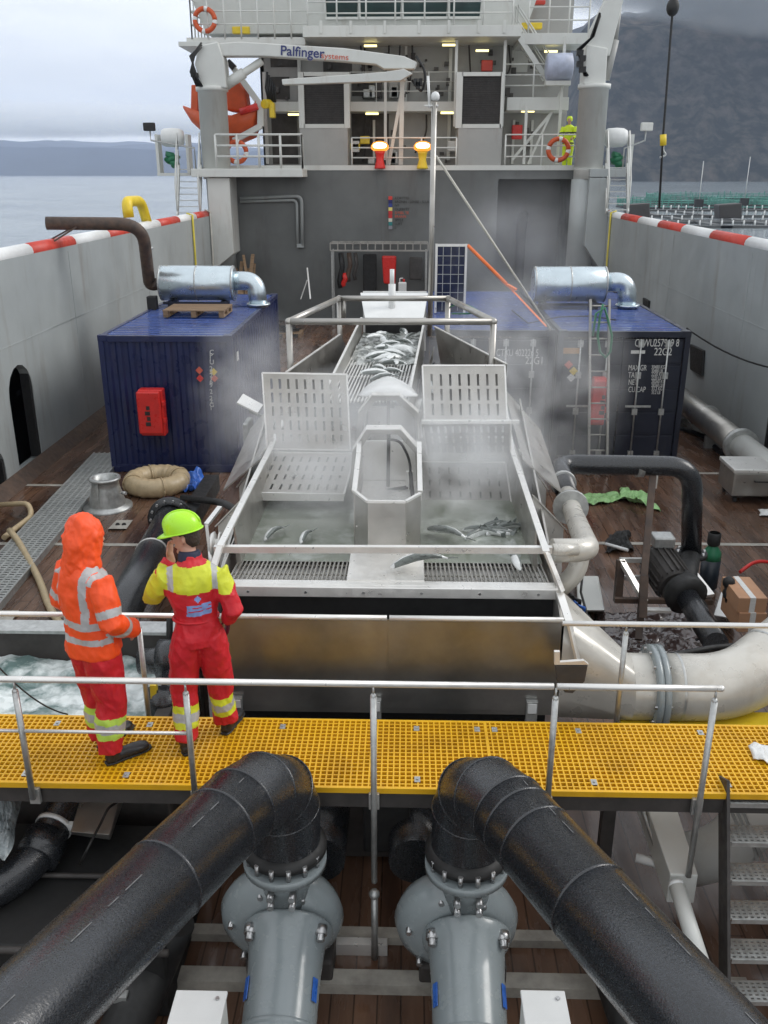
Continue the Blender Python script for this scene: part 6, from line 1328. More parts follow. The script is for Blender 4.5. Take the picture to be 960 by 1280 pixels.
b = MB(); b.bar(at(68, 1075, z=.6), at(78, 1130, z=.4), .06); tag(b.build('wood_wedge', M['wood']), 'yellowish timber stick under the black pipe at lower left', 'timber')
b = MB(); b.box((-3.6, 4.2, .36), (-1.75, 4.26, .41)); tag(b.build('steel_strip', M['galv']), 'narrow galvanised strip at the left edge below the clamp pipe', 'strip')
t = T('dark_block', 'dark block filling the space below the port walkway', 'tank', (-2.6, 5.2, 0)); b = MB(); b.box((-3.6, 4.4, 0), (-1.55, 5.6, .6)); b.build('block', M['dark'], t, .03); b = MB(); b.tube([(-3.6, 4.36, .62), (-1.5, 4.36, .62)], .025, 6); b.tube([(-3.6, 5.0, .64), (-1.5, 5.0, .64)], .02, 6); b.build('edge_pipe', M['mesh'], t)  # near-black block with two edge pipes, fills the space below the walkway
t = T('dark_pipe', 'dark flexible hose hanging behind the port black pipe', 'hose', at(190, 1230, z=.3)); b = MB(); b.tube(arc([at(215, 1150, z=.6), at(195, 1200, z=.3), at(150, 1300, z=.2)], .4), .16, 14); b.build('hose', M['rubber'], t)
t = T('dark_pipe', 'dark flexible hose behind the starboard black pipe', 'hose', at(770, 1230, z=.3)); b = MB(); b.tube(arc([at(745, 1150, z=.6), at(765, 1200, z=.3), at(800, 1300, z=.2)], .4), .16, 14); b.build('hose', M['rubber'], t)
# dark block behind the pumps under the walkway
t = T('collection_tank', 'dark steel collection tank hidden below the walkway between the pumps', 'tank', (0, 5.6, 0)); b = MB(); b.box((-1.5, 5.9, .05), (1.2, 6.1, .85)); b.build('wall', M['mesh'], t, .01); b = MB(); b.box((-.30, 5.55, .4), (.06, 5.88, 1.0)); b.build('suction_box', M['dark'], t, .02)
for x in (-.62, .1): b = MB(); b.tube([(x, 5.88, .55), (x, 5.3, .55)], .2, 18); b.build('suction_stub', M['black'], t)
b = MB(); b.cyl((at(468, 1100, Y=4.93).x, 4.93, .0), (at(468, 1100, Y=4.93).x, 4.93, .6), .025, n=8); b.sph((at(468, 1100, Y=4.93).x+.0, 4.9, .62), .04, 8); tag(b.build('deck_eye', M['galv']), 'small steel ring bolt below the middle railing post', 'ring bolt')
# right: white structure, white cylinder, stairs
t = T('pale_trunking', 'dirty white trunking under the starboard end of the walkway', 'trunking', P(850, 1040, .6))
b = MB(); q_ = [at(838, 1093, z=.8), at(873, 1094, z=.8), at(835, 975, z=.8), at(797, 975, z=.8)]; b.hexa([p-Vector((0, 0, .25)) for p in q_]+q_); b.build('box', M['white'], t, .01)
b = MB(); b.tube(arc([at(860, 1075, z=.35), at(900, 1065, z=.5), at(950, 1020, z=.6), at(990, 1010, z=.6)], .3), .2, 18); b.build('pale_pipe', M['whitew'], t)
b = MB(); b.tube([at(815, 990, z=.8), at(862, 1125, z=.5)], .02, 6); b.tube([at(795, 990, z=.85), at(840, 1115, z=.5)], .02, 6); b.build('hose_line', M['galv'], t)
b = MB(); b.tube(arc([at(795, 1072, z=.5), at(825, 1080, z=.5), at(850, 1110, z=.4)], .3), .035, 8); b.build('curved_pipe', M['wpl'], t)
t = T('white_cylinder', 'slim white cylinder leaning between black pipe and stairs', 'cylinder', at(860, 1180, z=.4)); b = MB(); b.cyl(at(846, 1108, z=.75), at(880, 1215, z=.55), .055, n=20); b.build('tube', M['white'], t); b = MB(); a = at(846, 1108, z=.75); b.cyl(a-(at(880, 1215, z=.55)-a).normalized()*.03, a, .05, .056, n=20); b.build('end_cap', M['wpl'], t)
b = MB(); b.hexa([at(850, 1165, z=.05), at(980, 1165, z=.05), at(980, 1120, z=.05), at(862, 1120, z=.05), at(850, 1163, z=.13), at(980, 1163, z=.13), at(980, 1118, z=.13), at(862, 1118, z=.13)]) if 0 else b.box((1.7, 4.55, .1), (3.2, 4.62, .2)); tag(b.build('deck_bar', M['deckline']), 'pale worn steel bar on the deck behind the starboard stairs', 'bar')
b = MB()
for k in range(3): b.bar(at(915+k*7, 1015, z=.9), at(940+k*7, 1075, z=.5), .025)
tag(b.build('slat_bundle', M['galv']), 'three thin galvanised slats seen between the stair treads', 'slats')
# yellow deck edge at starboard
b = MB(); b.box((1.75, 6.05, 1.16), (6.9, 6.35, 1.2)); tag(b.build('yellow_plate', M['yel']), 'yellow painted plate edge under the elbow pipe beyond the walkway', 'plate')
b = MB(); b.box((2.25, 5.9, .7), (2.55, 6.04, 1.15)); b.box((2.75, 5.9, .7), (3.6, 6.04, 1.15)); tag(b.build('pale_plate', M['whitew']), 'pale plates under the yellow edge near the starboard railing post', 'plate')
# stairs going down
t = T('stairs', 'grey stairs with perforated treads going down from the starboard walkway', 'stairs', (2.3, 4.2, 0))
sx0, sx1 = at(900, 988, Y=4.9).x, 2.95
st = at(900, 985, Y=4.97); sb = at(934, 1250, z=.0)
sa = Vector((sx0, 4.96, 1.38)); 
# treads by picture rows
rows = [(988, 1003, 1.38), (1032, 1052, 1.16), (1079, 1100, .94), (1126, 1148, .72), (1174, 1198, .50), (1226, 1250, .28)]
pts = []
for (ya, yb, z) in rows:
    A = at(905, ya, z=z); B_ = at(909, yb, z=z); y0_, y1_ = B_.y, A.y; x0_ = A.x; x1_ = x0_+.8; pts.append(Vector((x0_, (y0_+y1_)/2, z)))
    b = MB(); nu = 20; 
    for i in range(nu+1): x = x0_+(x1_-x0_)*i/nu; b.box((x-.009, y0_, z-.012), (x+.009, y1_, z))
    for j in range(6): y = y0_+(y1_-y0_)*j/5; b.box((x0_, y-.009, z-.011), (x1_, y+.009, z-.001))
    b.box((x0_, y0_-.004, z-.04), (x1_, y0_, z+.004)); b.build('tread', M['galv'], t)
a, c = pts[0], pts[-1]; d = (c-a).normalized()
for s in (0, 1): b = MB(); b.bar(a-d*.12+Vector((-.02+.84*s, 0, 0)), c+d*.5+Vector((-.02+.84*s, 0, 0)), .02, .2); b.build('stringer', M['mesh'], t)
# ---------------------------------------------------------------- people
def remeshed(parts, voxel=.011, smooth=4, fold=None):
    b = MB()
    for p in parts:
        if p[0] == 'l':      # limb loft: list of (pos, radius or (rx, ry))
            pts = [Vector(q[0]) for q in p[1]]; prev = None; n = 18; side = Vector(p[2]) if len(p) > 2 else Vector((1, 0, 0))
            for i, q in enumerate(p[1]):
                d = (pts[min(i+1, len(pts)-1)]-pts[max(i-1, 0)]).normalized(); u = (side-d*side.dot(d)).normalized(); v = d.cross(u).normalized(); rx, ry = q[1] if isinstance(q[1], tuple) else (q[1], q[1])
                V = [b.bm.verts.new(pts[i]+u*math.cos(2*math.pi*k/n)*rx+v*math.sin(2*math.pi*k/n)*ry) for k in range(n)]
                if prev: b.bridge(prev, V)
                else: b._f(V[::-1])
                prev = V
            b._f(prev)
        elif p[0] == 's': b.sph(p[1], p[2], 20, p[3] if len(p) > 3 else (1, 1, 1))
    bmesh.ops.recalc_face_normals(b.bm, faces=b.bm.faces)
    me = bpy.data.meshes.new('tmp'); b.bm.to_mesh(me); b.bm.free(); o = bpy.data.objects.new('tmp', me); C.objects.link(o)
    r = o.modifiers.new('r', 'REMESH'); r.mode = 'VOXEL'; r.voxel_size = voxel
    s = o.modifiers.new('s', 'SMOOTH'); s.iterations = smooth; s.factor = .5
    bpy.context.view_layer.update(); res = bpy.data.meshes.new_from_object(o.evaluated_get(bpy.context.evaluated_depsgraph_get())); bpy.data.objects.remove(o)
    if fold:
        amp, sc = fold; res.update(); nn = [v.normal.copy() for v in res.vertices]
        for v, nrm in zip(res.vertices, nn):
            f = noise.fractal(Vector((v.co.x*sc, v.co.y*sc, v.co.z*sc*.55)), .9, 2, 3); rdg = 1-abs(noise.noise(Vector((v.co.x*sc*1.3+5, v.co.y*sc*1.3, v.co.z*sc*.9+v.co.x*sc*.8))))*2
            v.co += nrm*(amp*f+amp*.7*max(rdg-.5, 0))
    for f in res.polygons: f.use_smooth = True
    return res
def place(me, name, mats, parent, Mx, cls=None):
    ids = [cls(f.center) for f in me.polygons] if cls else None
    me.transform(Mx); me.transform(Matrix.Translation(-ORG[parent.name])); me.materials.clear()
    for m in mats: me.materials.append(m)
    if ids: me.polygons.foreach_set('material_index', ids)
    me.name = name; o = bpy.data.objects.new(name, me); C.objects.link(o); o.parent = parent; ORG[o.name] = ORG[parent.name]; return o
def near(c, a, b_, t0, t1, r):
    a = Vector(a); b_ = Vector(b_); d = b_-a; t_ = (c-a).dot(d)/d.length_squared; return t0 < t_ < t1 and (c-(a+d*t_)).length < r
skin = mat('skin', (.50, .27, .19), .5, var=.06, scale=20, rv=.05)
orj = mat('orange_jacket', (.88, .085, .012), .55, var=.07, scale=8, bump=.25, bscale=22, rv=.1); redf = mat('red_coverall', (.56, .012, .022), .6, var=.12, scale=8, bump=.3, bscale=26, rv=.1)
yelf = mat('hi_vis_yellow', (.62, .66, .035), .55, var=.08, scale=8, bump=.25, bscale=22); refl = mat('reflective_grey', (.42, .42, .42), .4, var=.08, scale=20, bump=.2, bscale=30)
hivg = mat('hi_vis_green', (.50, .72, .10), .5, var=.05, scale=8); bootm = mat('black_leather', (.018, .018, .02), .38, var=.3, scale=10, bump=.1); hairm = mat('dark_hair', (.035, .022, .014), .6, var=.4, scale=40, bump=.5, bscale=60); emb = mat('pale_blue_print', (.22, .32, .62), .5, var=.15, scale=30); navyf = mat('navy_collar', (.015, .02, .05), .7); glove = mat('dark_glove', (.09, .01, .03), .6)
helm = mat('lime_helmet', (.42, .82, .03), .28, var=.03, scale=4, rv=.03)
def hand(wr, dirv, palmn, L_=.18, curl=.5, side=1):
    """parts of a five fingered hand: palm loft and finger lofts"""
    wr = Vector(wr); d = Vector(dirv).normalized(); n = Vector(palmn); n = (n-d*n.dot(d)).normalized(); s = d.cross(n).normalized()*side; P_ = []
    P_.append(('l', [(wr-d*.02, (.026, .02)), (wr+d*.02, (.034, .018)), (wr+d*.06, (.041, .016)), (wr+d*.09, (.038, .014))], s))
    for k, (o_, l_) in enumerate(((-.029, .062), (-.010, .074), (.010, .078), (.029, .07))):
        p = wr+d*.085+s*o_; q = p+d*l_*.45+n*l_*.2*curl; r = q+d*l_*.3*(1-curl*.6)+n*l_*.35*curl*1.2; P_.append(('l', [(p-d*.02, .0095), (p, .0095), (q, .009), (r, .0075), (r+(r-q).normalized()*.006, .004)], s))
    p = wr+d*.02+s*.03; P_.append(('l', [(p-s*.01, .013), (p+s*.022+d*.02+n*.012, .0115), (p+s*.03+d*.05+n*.022, .0095), (p+s*.028+d*.068+n*.03, .006)], n))
    return P_
def boot(t, Mx, heel, toe, name='boot'):
    h = Vector(heel); q = Vector(toe); d = (q-h).normalized(); s = Vector((0, 0, 1)).cross(d)
    me = remeshed([('l', [(h-d*.035+Vector((0, 0, .035)), (.03, .03)), (h+Vector((0, 0, .04)), (.042, .04)), (h+d*.09+Vector((0, 0, .045)), (.042, .045)), (h+d*.17+Vector((0, 0, .045)), (.054, .04)), (h+d*.225+Vector((0, 0, .04)), (.05, .036)), (h+d*.262+Vector((0, 0, .034)), (.034, .026))], s), ('l', [(h+Vector((0, 0, .03))+d*.01, .046), (h+Vector((0, 0, .12))+d*.015, .048), (h+Vector((0, 0, .21)), .054)])], .009, 2)
    bt = place(me, name, [bootm], t, Mx)
    me = remeshed([('l', [(h-d*.045+Vector((0, 0, .012)), (.03, .012)), (h+d*.0+Vector((0, 0, .012)), (.046, .012)), (h+d*.1+Vector((0, 0, .012)), (.044, .012)), (h+d*.18+Vector((0, 0, .012)), (.054, .012)), (h+d*.25+Vector((0, 0, .012)), (.046, .012)), (h+d*.285+Vector((0, 0, .012)), (.025, .012))], s)], .007, 1)
    place(me, 'sole', [M['rubber']], bt, Mx)
def head_parts(c, f, up, s=1.0):
    """skull, jaw, nose, brow, ears; c centre of head, f facing direction"""
    c = Vector(c); f = Vector(f).normalized(); up = Vector(up).normalized(); sd = f.cross(up).normalized(); up = sd.cross(f).normalized()
    P_ = [('l', [(c+up*.115-f*.01, (.02, .02)), (c+up*.10-f*.01, (.055, .065)), (c+up*.06-f*.008, (.073, .092)), (c, (.076, .097)), (c-up*.05+f*.012, (.066, .082)), (c-up*.09+f*.028, (.05, .058)), (c-up*.12+f*.04, (.028, .034))], sd)]
    P_ += [('s', c+f*.1-up*.028, .016, (1, 1, 1.1)), ('l', [(c+f*.088+up*.012, .008), (c+f*.103-up*.018, .012), (c+f*.108-up*.032, .013)]), ('s', c+f*.082-up*.066, .016, (1.2, 1.2, .6)), ('s', c+f*.078+up*.018+sd*.033, .014), ('s', c+f*.078+up*.018-sd*.033, .014), ('s', c+f*.075-up*.105, .02)]
    for k in (-1, 1): P_.append(('s', c+sd*.078*k-f*.012-up*.01, .028, (.5, .8, 1.1)))
    return P_
def eyes(t, body, Mx, c, f, up):
    c = Vector(c); f = Vector(f).normalized(); up = Vector(up).normalized(); sd = f.cross(up).normalized(); b = MB()
    for k in (-1, 1): b.sph(c+f*.088+up*.002+sd*.031*k, .009, 8)
    for v in b.bm.verts: v.co = Mx @ v.co
    b.build('eyes', M['txtb'], body)
def emp(label, X, Y, heading, z=WZ):
    t = T('person', label, 'person', (X, Y, z)); return t, Matrix.Translation((X, Y, z)) @ Matrix.Rotation(heading, 4, 'Z')
V_ = Vector
# local frame: +y is forward, +x is the person's right
# ---- person with helmet (back to the camera, left hand at the face, right hand at the hip)
fp = at(250, 950, z=WZ); hx = fp.x
t, Mx = emp('person in red and yellow coverall and lime helmet holding left hand to the face', at(255, 940, z=WZ).x, 5.44, R(12)); Mx = Mx @ Matrix.Diagonal((.97, .97, .965, 1))
hipL, hipR = V_((-.09, 0, .93)), V_((.09, 0, .93))
aL, aR = V_((-.14, -.06, .10)), V_((.15, .13, .10)); kL, kR = V_((-.125, .03, .50)), V_((.125, .10, .50))
sL, sR = V_((-.175, .02, 1.395)), V_((.175, .0, 1.395))
eL, wL = V_((-.30, .10, 1.19)), V_((-.155, .20, 1.47)); eR, wR = V_((.262, -.08, 1.15)), V_((.22, .09, .97))
hc = V_((-.03, .09, 1.66)); fdir = V_((-.93, .32, -.22)); upv = V_((-.12, .12, 1))
body = remeshed([('l', [(V_((0, .02, .95)), (.12, .09)), (V_((0, .02, 1.2)), (.13, .09)), (V_((0, .02, 1.42)), (.15, .08)), (V_((0, .03, 1.49)), (.07, .06))]), ('l', [(V_((0, .03, 1.45)), .058), (V_((-.01, .05, 1.53)), .054), (hc-V_((0, .01, .06)), .055)])]+head_parts(hc, fdir, upv)
    + [('l', [(sL, .05), (eL, .042), (wL-V_((-.01, 0, .03)), .033), (wL+V_((0, 0, .02)), .028)]), ('l', [(sR, .05), (eR, .042), (wR, .03)])]+hand(wL, V_((.10, .04, 1)), V_((.45, -.25, .1)), curl=.7, side=-1)+hand(wR, V_((-.15, .25, -.9)), V_((-.6, -.1, 0)), curl=.8)
    + [('l', [(hipL, .07), (kL, .05), (aL, .04)]), ('l', [(hipR, .07), (kR, .05), (aR, .04)])], .008, 2)
bd = place(body, 'body', [skin, hairm, glove], t, Mx, lambda c: 2 if (c-wR-V_((0, .03, -.08))).length < .12 else 0)
eyes(t, bd, Mx, hc, fdir, upv)
fn = fdir.normalized(); sdv = fn.cross(upv).normalized(); upn = sdv.cross(fn)
me = remeshed([('l', [(hc+upn*.11-fn*.02, (.05, .06)), (hc+upn*.05-fn*.012, (.08, .096)), (hc-upn*.01-fn*.03, (.079, .078)), (hc-upn*.05-fn*.05, (.062, .05)), (hc-upn*.08-fn*.055, (.04, .03))], sdv)], .007, 1)
place(me, 'hair', [hairm], bd, Mx)
# helmet: dome with brim and peak
b = MB(); hb = hc+upn*.052+fn*.004; prev = None; n = 40
for k, (hh, rr) in enumerate(((-.005, 1.0), (.03, 1.0), (.06, .95), (.09, .82), (.115, .6), (.128, .35), (.133, .02))):
    V = [b.bm.verts.new(hb+upn*hh+fn*math.cos(2*math.pi*i/n)*.135*rr+sdv*math.sin(2*math.pi*i/n)*.112*rr) for i in range(n)]
    if prev: b.bridge(prev, V)
    prev = V
dome = b
for v in dome.bm.verts: v.co = Mx @ v.co
hm = dome.build('helmet', helm, t)
b = MB(); inn = []; out = []
for i in range(n):
    a = 2*math.pi*i/n; pk = max(0, math.cos(a))**2*.055+.012; inn.append(b.bm.verts.new(hb-upn*.004+fn*math.cos(a)*.134+sdv*math.sin(a)*.111)); out.append(b.bm.verts.new(hb-upn*(.012+max(0, math.cos(a))**2*.018)+fn*math.cos(a)*(.134+pk)+sdv*math.sin(a)*(.111+pk*.6)))
b.bridge(inn, out)
for v in b.bm.verts: v.co = Mx @ v.co
br_ = b.build('brim', helm, hm); s_ = br_.modifiers.new('s', 'SOLIDIFY'); s_.thickness = .005
b = MB(); b.tube([hb+upn*(.03+.1*math.sin(math.pi*i/12))*1.03+fn*math.cos(math.pi*i/12)*.137 for i in range(13)], .009, 6)
for v in b.bm.verts: v.co = Mx @ v.co
b.build('ridge', helm, hm)
cov = remeshed([('l', [(V_((0, -.01, .86)), (.15, .12)), (V_((0, 0, .93)), (.175, .135)), (V_((0, 0, 1.04)), (.155, .115)), (V_((0, .01, 1.1)), (.150, .110)), (V_((0, .01, 1.22)), (.178, .125)), (V_((0, .01, 1.34)), (.205, .13)), (V_((0, .015, 1.42)), (.205, .115)), (V_((0, .02, 1.475)), (.14, .09)), (V_((0, .03, 1.51)), (.085, .075)), (V_((0, .035, 1.545)), (.08, .075))]),
    ('l', [(sL+V_((.07, 0, .0)), .07), (sL, .084), (sL.lerp(eL, .5), .074), (eL, .066), (eL.lerp(wL, .5), .06), (wL-V_((0, .0, .035)), .05)]), ('l', [(sR+V_((-.07, 0, .0)), .07), (sR, .084), (sR.lerp(eR, .5), .076), (eR, .068), (eR.lerp(wR, .5), .062), (wR+V_((0, 0, .03)), .05)]),
    ('l', [(hipL+V_((.02, 0, .02)), (.10, .12)), (hipL.lerp(kL, .35), (.115, .122)), (kL, (.096, .10)), (kL.lerp(aL, .5), (.092, .097)), (aL+V_((0, 0, .02)), (.085, .092))]), ('l', [(hipR+V_((-.02, 0, .02)), (.10, .12)), (hipR.lerp(kR, .35), (.115, .122)), (kR, (.096, .10)), (kR.lerp(aR, .5), (.092, .097)), (aR+V_((0, 0, .02)), (.085, .092))])], .009, 3, (.015, 8))
def c2(c):
    if near(c, kL, aL, .3, .88, .13) or near(c, kR, aR, .3, .88, .13):
        for k_, a_ in ((kL, aL), (kR, aR)):
            if near(c, k_, a_, .3, .88, .13):
                d = a_-k_; t_ = (c-k_).dot(d)/d.length_squared
                return 1 if t_ < .44 else 2 if t_ < .6 else 1 if t_ < .72 else 0
    if near(c, sL, eL, .0, 1.1, .12) and c.x < -.2:
        return 2 if near(c, sL, eL, .02, .14, .12) and 0 else 1
    if near(c, eL, wL, -.2, 1, .09): return 2 if near(c, eL, wL, .3, .42, .1) and 0 else (0 if near(c, eL, wL, .8, 1.1, .1) else 1)
    if near(c, sR, eR, -.3, 1.05, .12) and c.x > .17 and c.z > 1.22 and c.x < .2+ (c.z-1.2)*.6: 
        return 1 if c.z > 1.28 else 0
    if c.z > 1.30+abs(c.x)*.12 and c.z < 1.49 and abs(c.x) < .24:
        if .13 < abs(c.x+.0) < .17: return 2
        return 1
    if c.y < 0 and abs(c.x-.03) < .085:
        zz = c.z; xx = c.x-.03
        if abs(xx)+abs(zz-1.265) < .027: return 3
        if 1.175 < zz-xx*.08 < 1.222 and not (1.195 < zz-xx*.08 < 1.2): return 3
        if 1.132 < zz-xx*.08 < 1.168 : return 3
    return 0
place(cov, 'coverall', [redf, yelf, refl, emb], t, Mx, c2)
me = remeshed([('l', [(V_((-.01, .035, 1.50)), (.085, .082)), (V_((-.01, .04, 1.54)), (.079, .077)), (V_((-.01, .045, 1.565)), (.072, .07))])], .008, 1); place(me, 'collar', [navyf], t, Mx)
b = MB(); b.tube([V_((math.cos(2*math.pi*i/24)*.156, .01+math.sin(2*math.pi*i/24)*.116, 1.075)) for i in range(25)], .011, 6)
for v in b.bm.verts: v.co = Mx @ v.co
b.build('waistband', redf, t)
boot(t, Mx, aL*V_((1, 1, 0)) + V_((0, -.02, 0)), aL*V_((1, 1, 0))+V_((-.03, .2, 0))); boot(t, Mx, aR*V_((1, 1, 0)), aR*V_((1, 1, 0))+V_((.1, .2, 0)))
# ---- hooded person (turned towards the right, hands in the pockets)
t, Mx = emp('person in hooded orange jacket and red trousers standing with hands in pockets', at(130, 950, z=WZ).x, 5.30, R(-36)); Mx = Mx @ Matrix.Diagonal((1.04, 1.04, 1.01, 1))
hipL, hipR = V_((-.085, 0, .93)), V_((.085, 0, .93)); aL, aR = V_((-.10, .05, .10)), V_((.10, -.03, .10)); kL, kR = V_((-.095, .05, .50)), V_((.10, .02, .50))
sL, sR = V_((-.165, .0, 1.385)), V_((.165, .0, 1.385)); eL, wL = V_((-.27, .0, 1.14)), V_((-.17, .17, .98)); eR, wR = V_((.27, -.02, 1.14)), V_((.18, .17, .98)); hc = V_((0, .07, 1.62)); fdir = V_((.1, 1, -.38)); upv = V_((0, .3, 1))
body = remeshed([('l', [(V_((0, .0, .95)), (.12, .09)), (V_((0, .0, 1.2)), (.13, .09)), (V_((0, .0, 1.40)), (.14, .08)), (V_((0, .02, 1.47)), (.06, .05)), (V_((0, .05, 1.56)), .05)])]+head_parts(hc, fdir, upv)
    + [('l', [(sL, .05), (eL, .042), (wL, .03)]), ('l', [(sR, .05), (eR, .042), (wR, .03)])]+hand(wL, V_((.3, .5, -.7)), V_((.6, -.2, 0)), curl=.6, side=-1)+hand(wR, V_((-.3, .5, -.7)), V_((-.6, -.2, 0)), curl=.6)
    + [('l', [(hipL, .07), (kL, .05), (aL, .04)]), ('l', [(hipR, .07), (kR, .05), (aR, .04)])], .008, 2)
bd = place(body, 'body', [skin], t, Mx); eyes(t, bd, Mx, hc, fdir, upv)
jk = remeshed([('l', [(V_((0, .01, .84)), (.195, .16)), (V_((0, .01, .90)), (.195, .16)), (V_((0, .01, 1.1)), (.185, .15)), (V_((0, .0, 1.3)), (.215, .145)), (V_((0, .0, 1.41)), (.205, .12)), (V_((0, .01, 1.47)), (.13, .1)), (V_((0, .03, 1.52)), (.09, .09))]),
    ('l', [(sL+V_((.07, 0, .0)), .075), (sL, .09), (sL.lerp(eL, .5), .082), (eL, .076), (eL.lerp(wL, .5), .072), (wL+V_((0, .02, 0)), .066)]), ('l', [(sR+V_((-.07, 0, .0)), .075), (sR, .09), (sR.lerp(eR, .5), .084), (eR, .078), (eR.lerp(wR, .5), .074), (wR+V_((0, .02, 0)), .068)]),
    ('l', [(V_((-.02, .14, .93)), (.13, .05)), (V_((0, .17, 1.0)), (.12, .04))])], .009, 3, (.015, 8))
def c1(c):
    for s_, e_, w_ in ((sL, eL, wL), (sR, eR, wR)):
        if abs(c.x) > .175 and near(c, s_, e_, .35, 1.1, .1): return 1 if near(c, s_, e_, .66, .86, .12) else 0
        if abs(c.x) > .13 and near(c, e_, w_, .1, 1.2, .1): return 1 if near(c, e_, w_, .38, .64, .12) else 0
    if abs(c.x) < .22:
        if 1.07 < c.z < 1.12 or .955 < c.z < 1.0: return 1
        if .105 < abs(c.x) < .148 and c.z > 1.12: return 1
    if 1.39 < c.z < 1.6 and .15 < abs(c.x) < .19: return 1
    return 0
place(jk, 'jacket', [orj, refl], t, Mx, c1)
fn = fdir.normalized(); sdv = fn.cross(upv).normalized(); upn = sdv.cross(fn)
# hood: fabric shell open at the face
me = remeshed([('l', [(V_((0, -.005, 1.40)), (.15, .11)), (V_((0, -.005, 1.46)), (.125, .11)), (V_((0, .01, 1.53)), (.108, .115)), (V_((0, .03, 1.60)), (.110, .130)), (V_((0, .04, 1.67)), (.107, .130)), (V_((0, .035, 1.73)), (.09, .11)), (V_((0, .02, 1.775)), (.06, .075)), (V_((0, .01, 1.80)), (.025, .03))])], .009, 2, (.016, 13))
q = bmesh.new(); q.from_mesh(me); bmesh.ops.delete(q, geom=[f for f in q.faces if f.calc_center_median().y > .10 and abs(f.calc_center_median().x) < .07 and 1.52 < f.calc_center_median().z < 1.70], context='FACES'); q.to_mesh(me); q.free()
hd = place(me, 'hood', [orj], t, Mx); s_ = hd.modifiers.new('s', 'SOLIDIFY'); s_.thickness = .008; s_.offset = -1
tr = remeshed([('l', [(V_((0, .0, .84)), (.155, .125)), (V_((0, 0, .95)), (.17, .13)), (V_((0, 0, 1.0)), (.16, .12))]), ('l', [(hipL+V_((.02, 0, .02)), (.095, .12)), (hipL.lerp(kL, .35), (.112, .12)), (kL, (.096, .10)), (kL.lerp(aL, .5), (.092, .096)), (aL+V_((0, 0, .0)), (.084, .09))]), ('l', [(hipR+V_((-.02, 0, .02)), (.095, .12)), (hipR.lerp(kR, .35), (.112, .12)), (kR, (.096, .10)), (kR.lerp(aR, .5), (.092, .096)), (aR+V_((0, 0, .0)), (.084, .09))])], .009, 3, (.016, 8))
def c3(c):
    for k_, a_ in ((kL, aL), (kR, aR)):
        if near(c, k_, a_, .3, .88, .13):
            d = a_-k_; t_ = (c-k_).dot(d)/d.length_squared
            return 1 if t_ < .42 else 2 if t_ < .58 else 1 if t_ < .7 else 0
    return 0
place(tr, 'trousers', [redf, hivg, refl], t, Mx, c3)
boot(t, Mx, aL*V_((1, 1, 0)), aL*V_((1, 1, 0))+V_((-.03, .2, 0))); boot(t, Mx, aR*V_((1, 1, 0)), aR*V_((1, 1, 0))+V_((.05, .2, 0)))
# ---- distant person in yellow at the starboard crane
t, Mx = emp('distant person in yellow rainwear standing behind the starboard crane column', X_(713, 35.2, 180), 35.7, R(160), zd)
P0 = [('l', [(V_((0, 0, .9)), (.17, .12)), (V_((0, 0, 1.15)), (.18, .13)), (V_((0, 0, 1.42)), (.2, .12)), (V_((0, 0, 1.5)), (.08, .08))]), ('l', [(V_((-.2, 0, 1.42)), .08), (V_((-.3, .05, 1.15)), .07), (V_((-.2, .2, 1.05)), .06)]), ('l', [(V_((.2, 0, 1.42)), .08), (V_((.3, .05, 1.15)), .07), (V_((.2, .2, 1.05)), .06)]), ('l', [(V_((-.1, 0, .92)), .11), (V_((-.1, 0, .05)), .08)]), ('l', [(V_((.1, 0, .92)), .11), (V_((.1, 0, .05)), .08)])]
bd = place(remeshed(head_parts(V_((0, .03, 1.66)), V_((0, 1, 0)), V_((0, 0, 1)))+[('l', [(V_((0, 0, 1.3)), .1), (V_((0, 0, 1.5)), .055), (V_((0, .01, 1.6)), .055)]), ('l', [(V_((0, 0, .5)), .1), (V_((0, 0, 1.3)), .12)])]+hand(V_((-.2, .2, 1.05)), V_((.3, .6, -.3)), V_((1, 0, 0)), side=-1)+hand(V_((.2, .2, 1.05)), V_((-.3, .6, -.3)), V_((-1, 0, 0))), .012, 1), 'body', [skin], t, Mx)
rain = mat('yellow_rainwear', (.62, .80, .02), .5, var=.06); place(remeshed(P0, .016, 3, (.012, 6)), 'rainwear', [rain, M['mesh']], t, Mx, lambda c: 1 if (.86 < c.z < .9 or 1.2 < c.z < 1.25) else 0)
place(remeshed([('l', [(V_((0, .0, 1.62)), (.1, .11)), (V_((0, 0, 1.72)), (.105, .12)), (V_((0, 0, 1.79)), (.07, .08))])], .012, 1), 'hood', [rain], t, Mx)
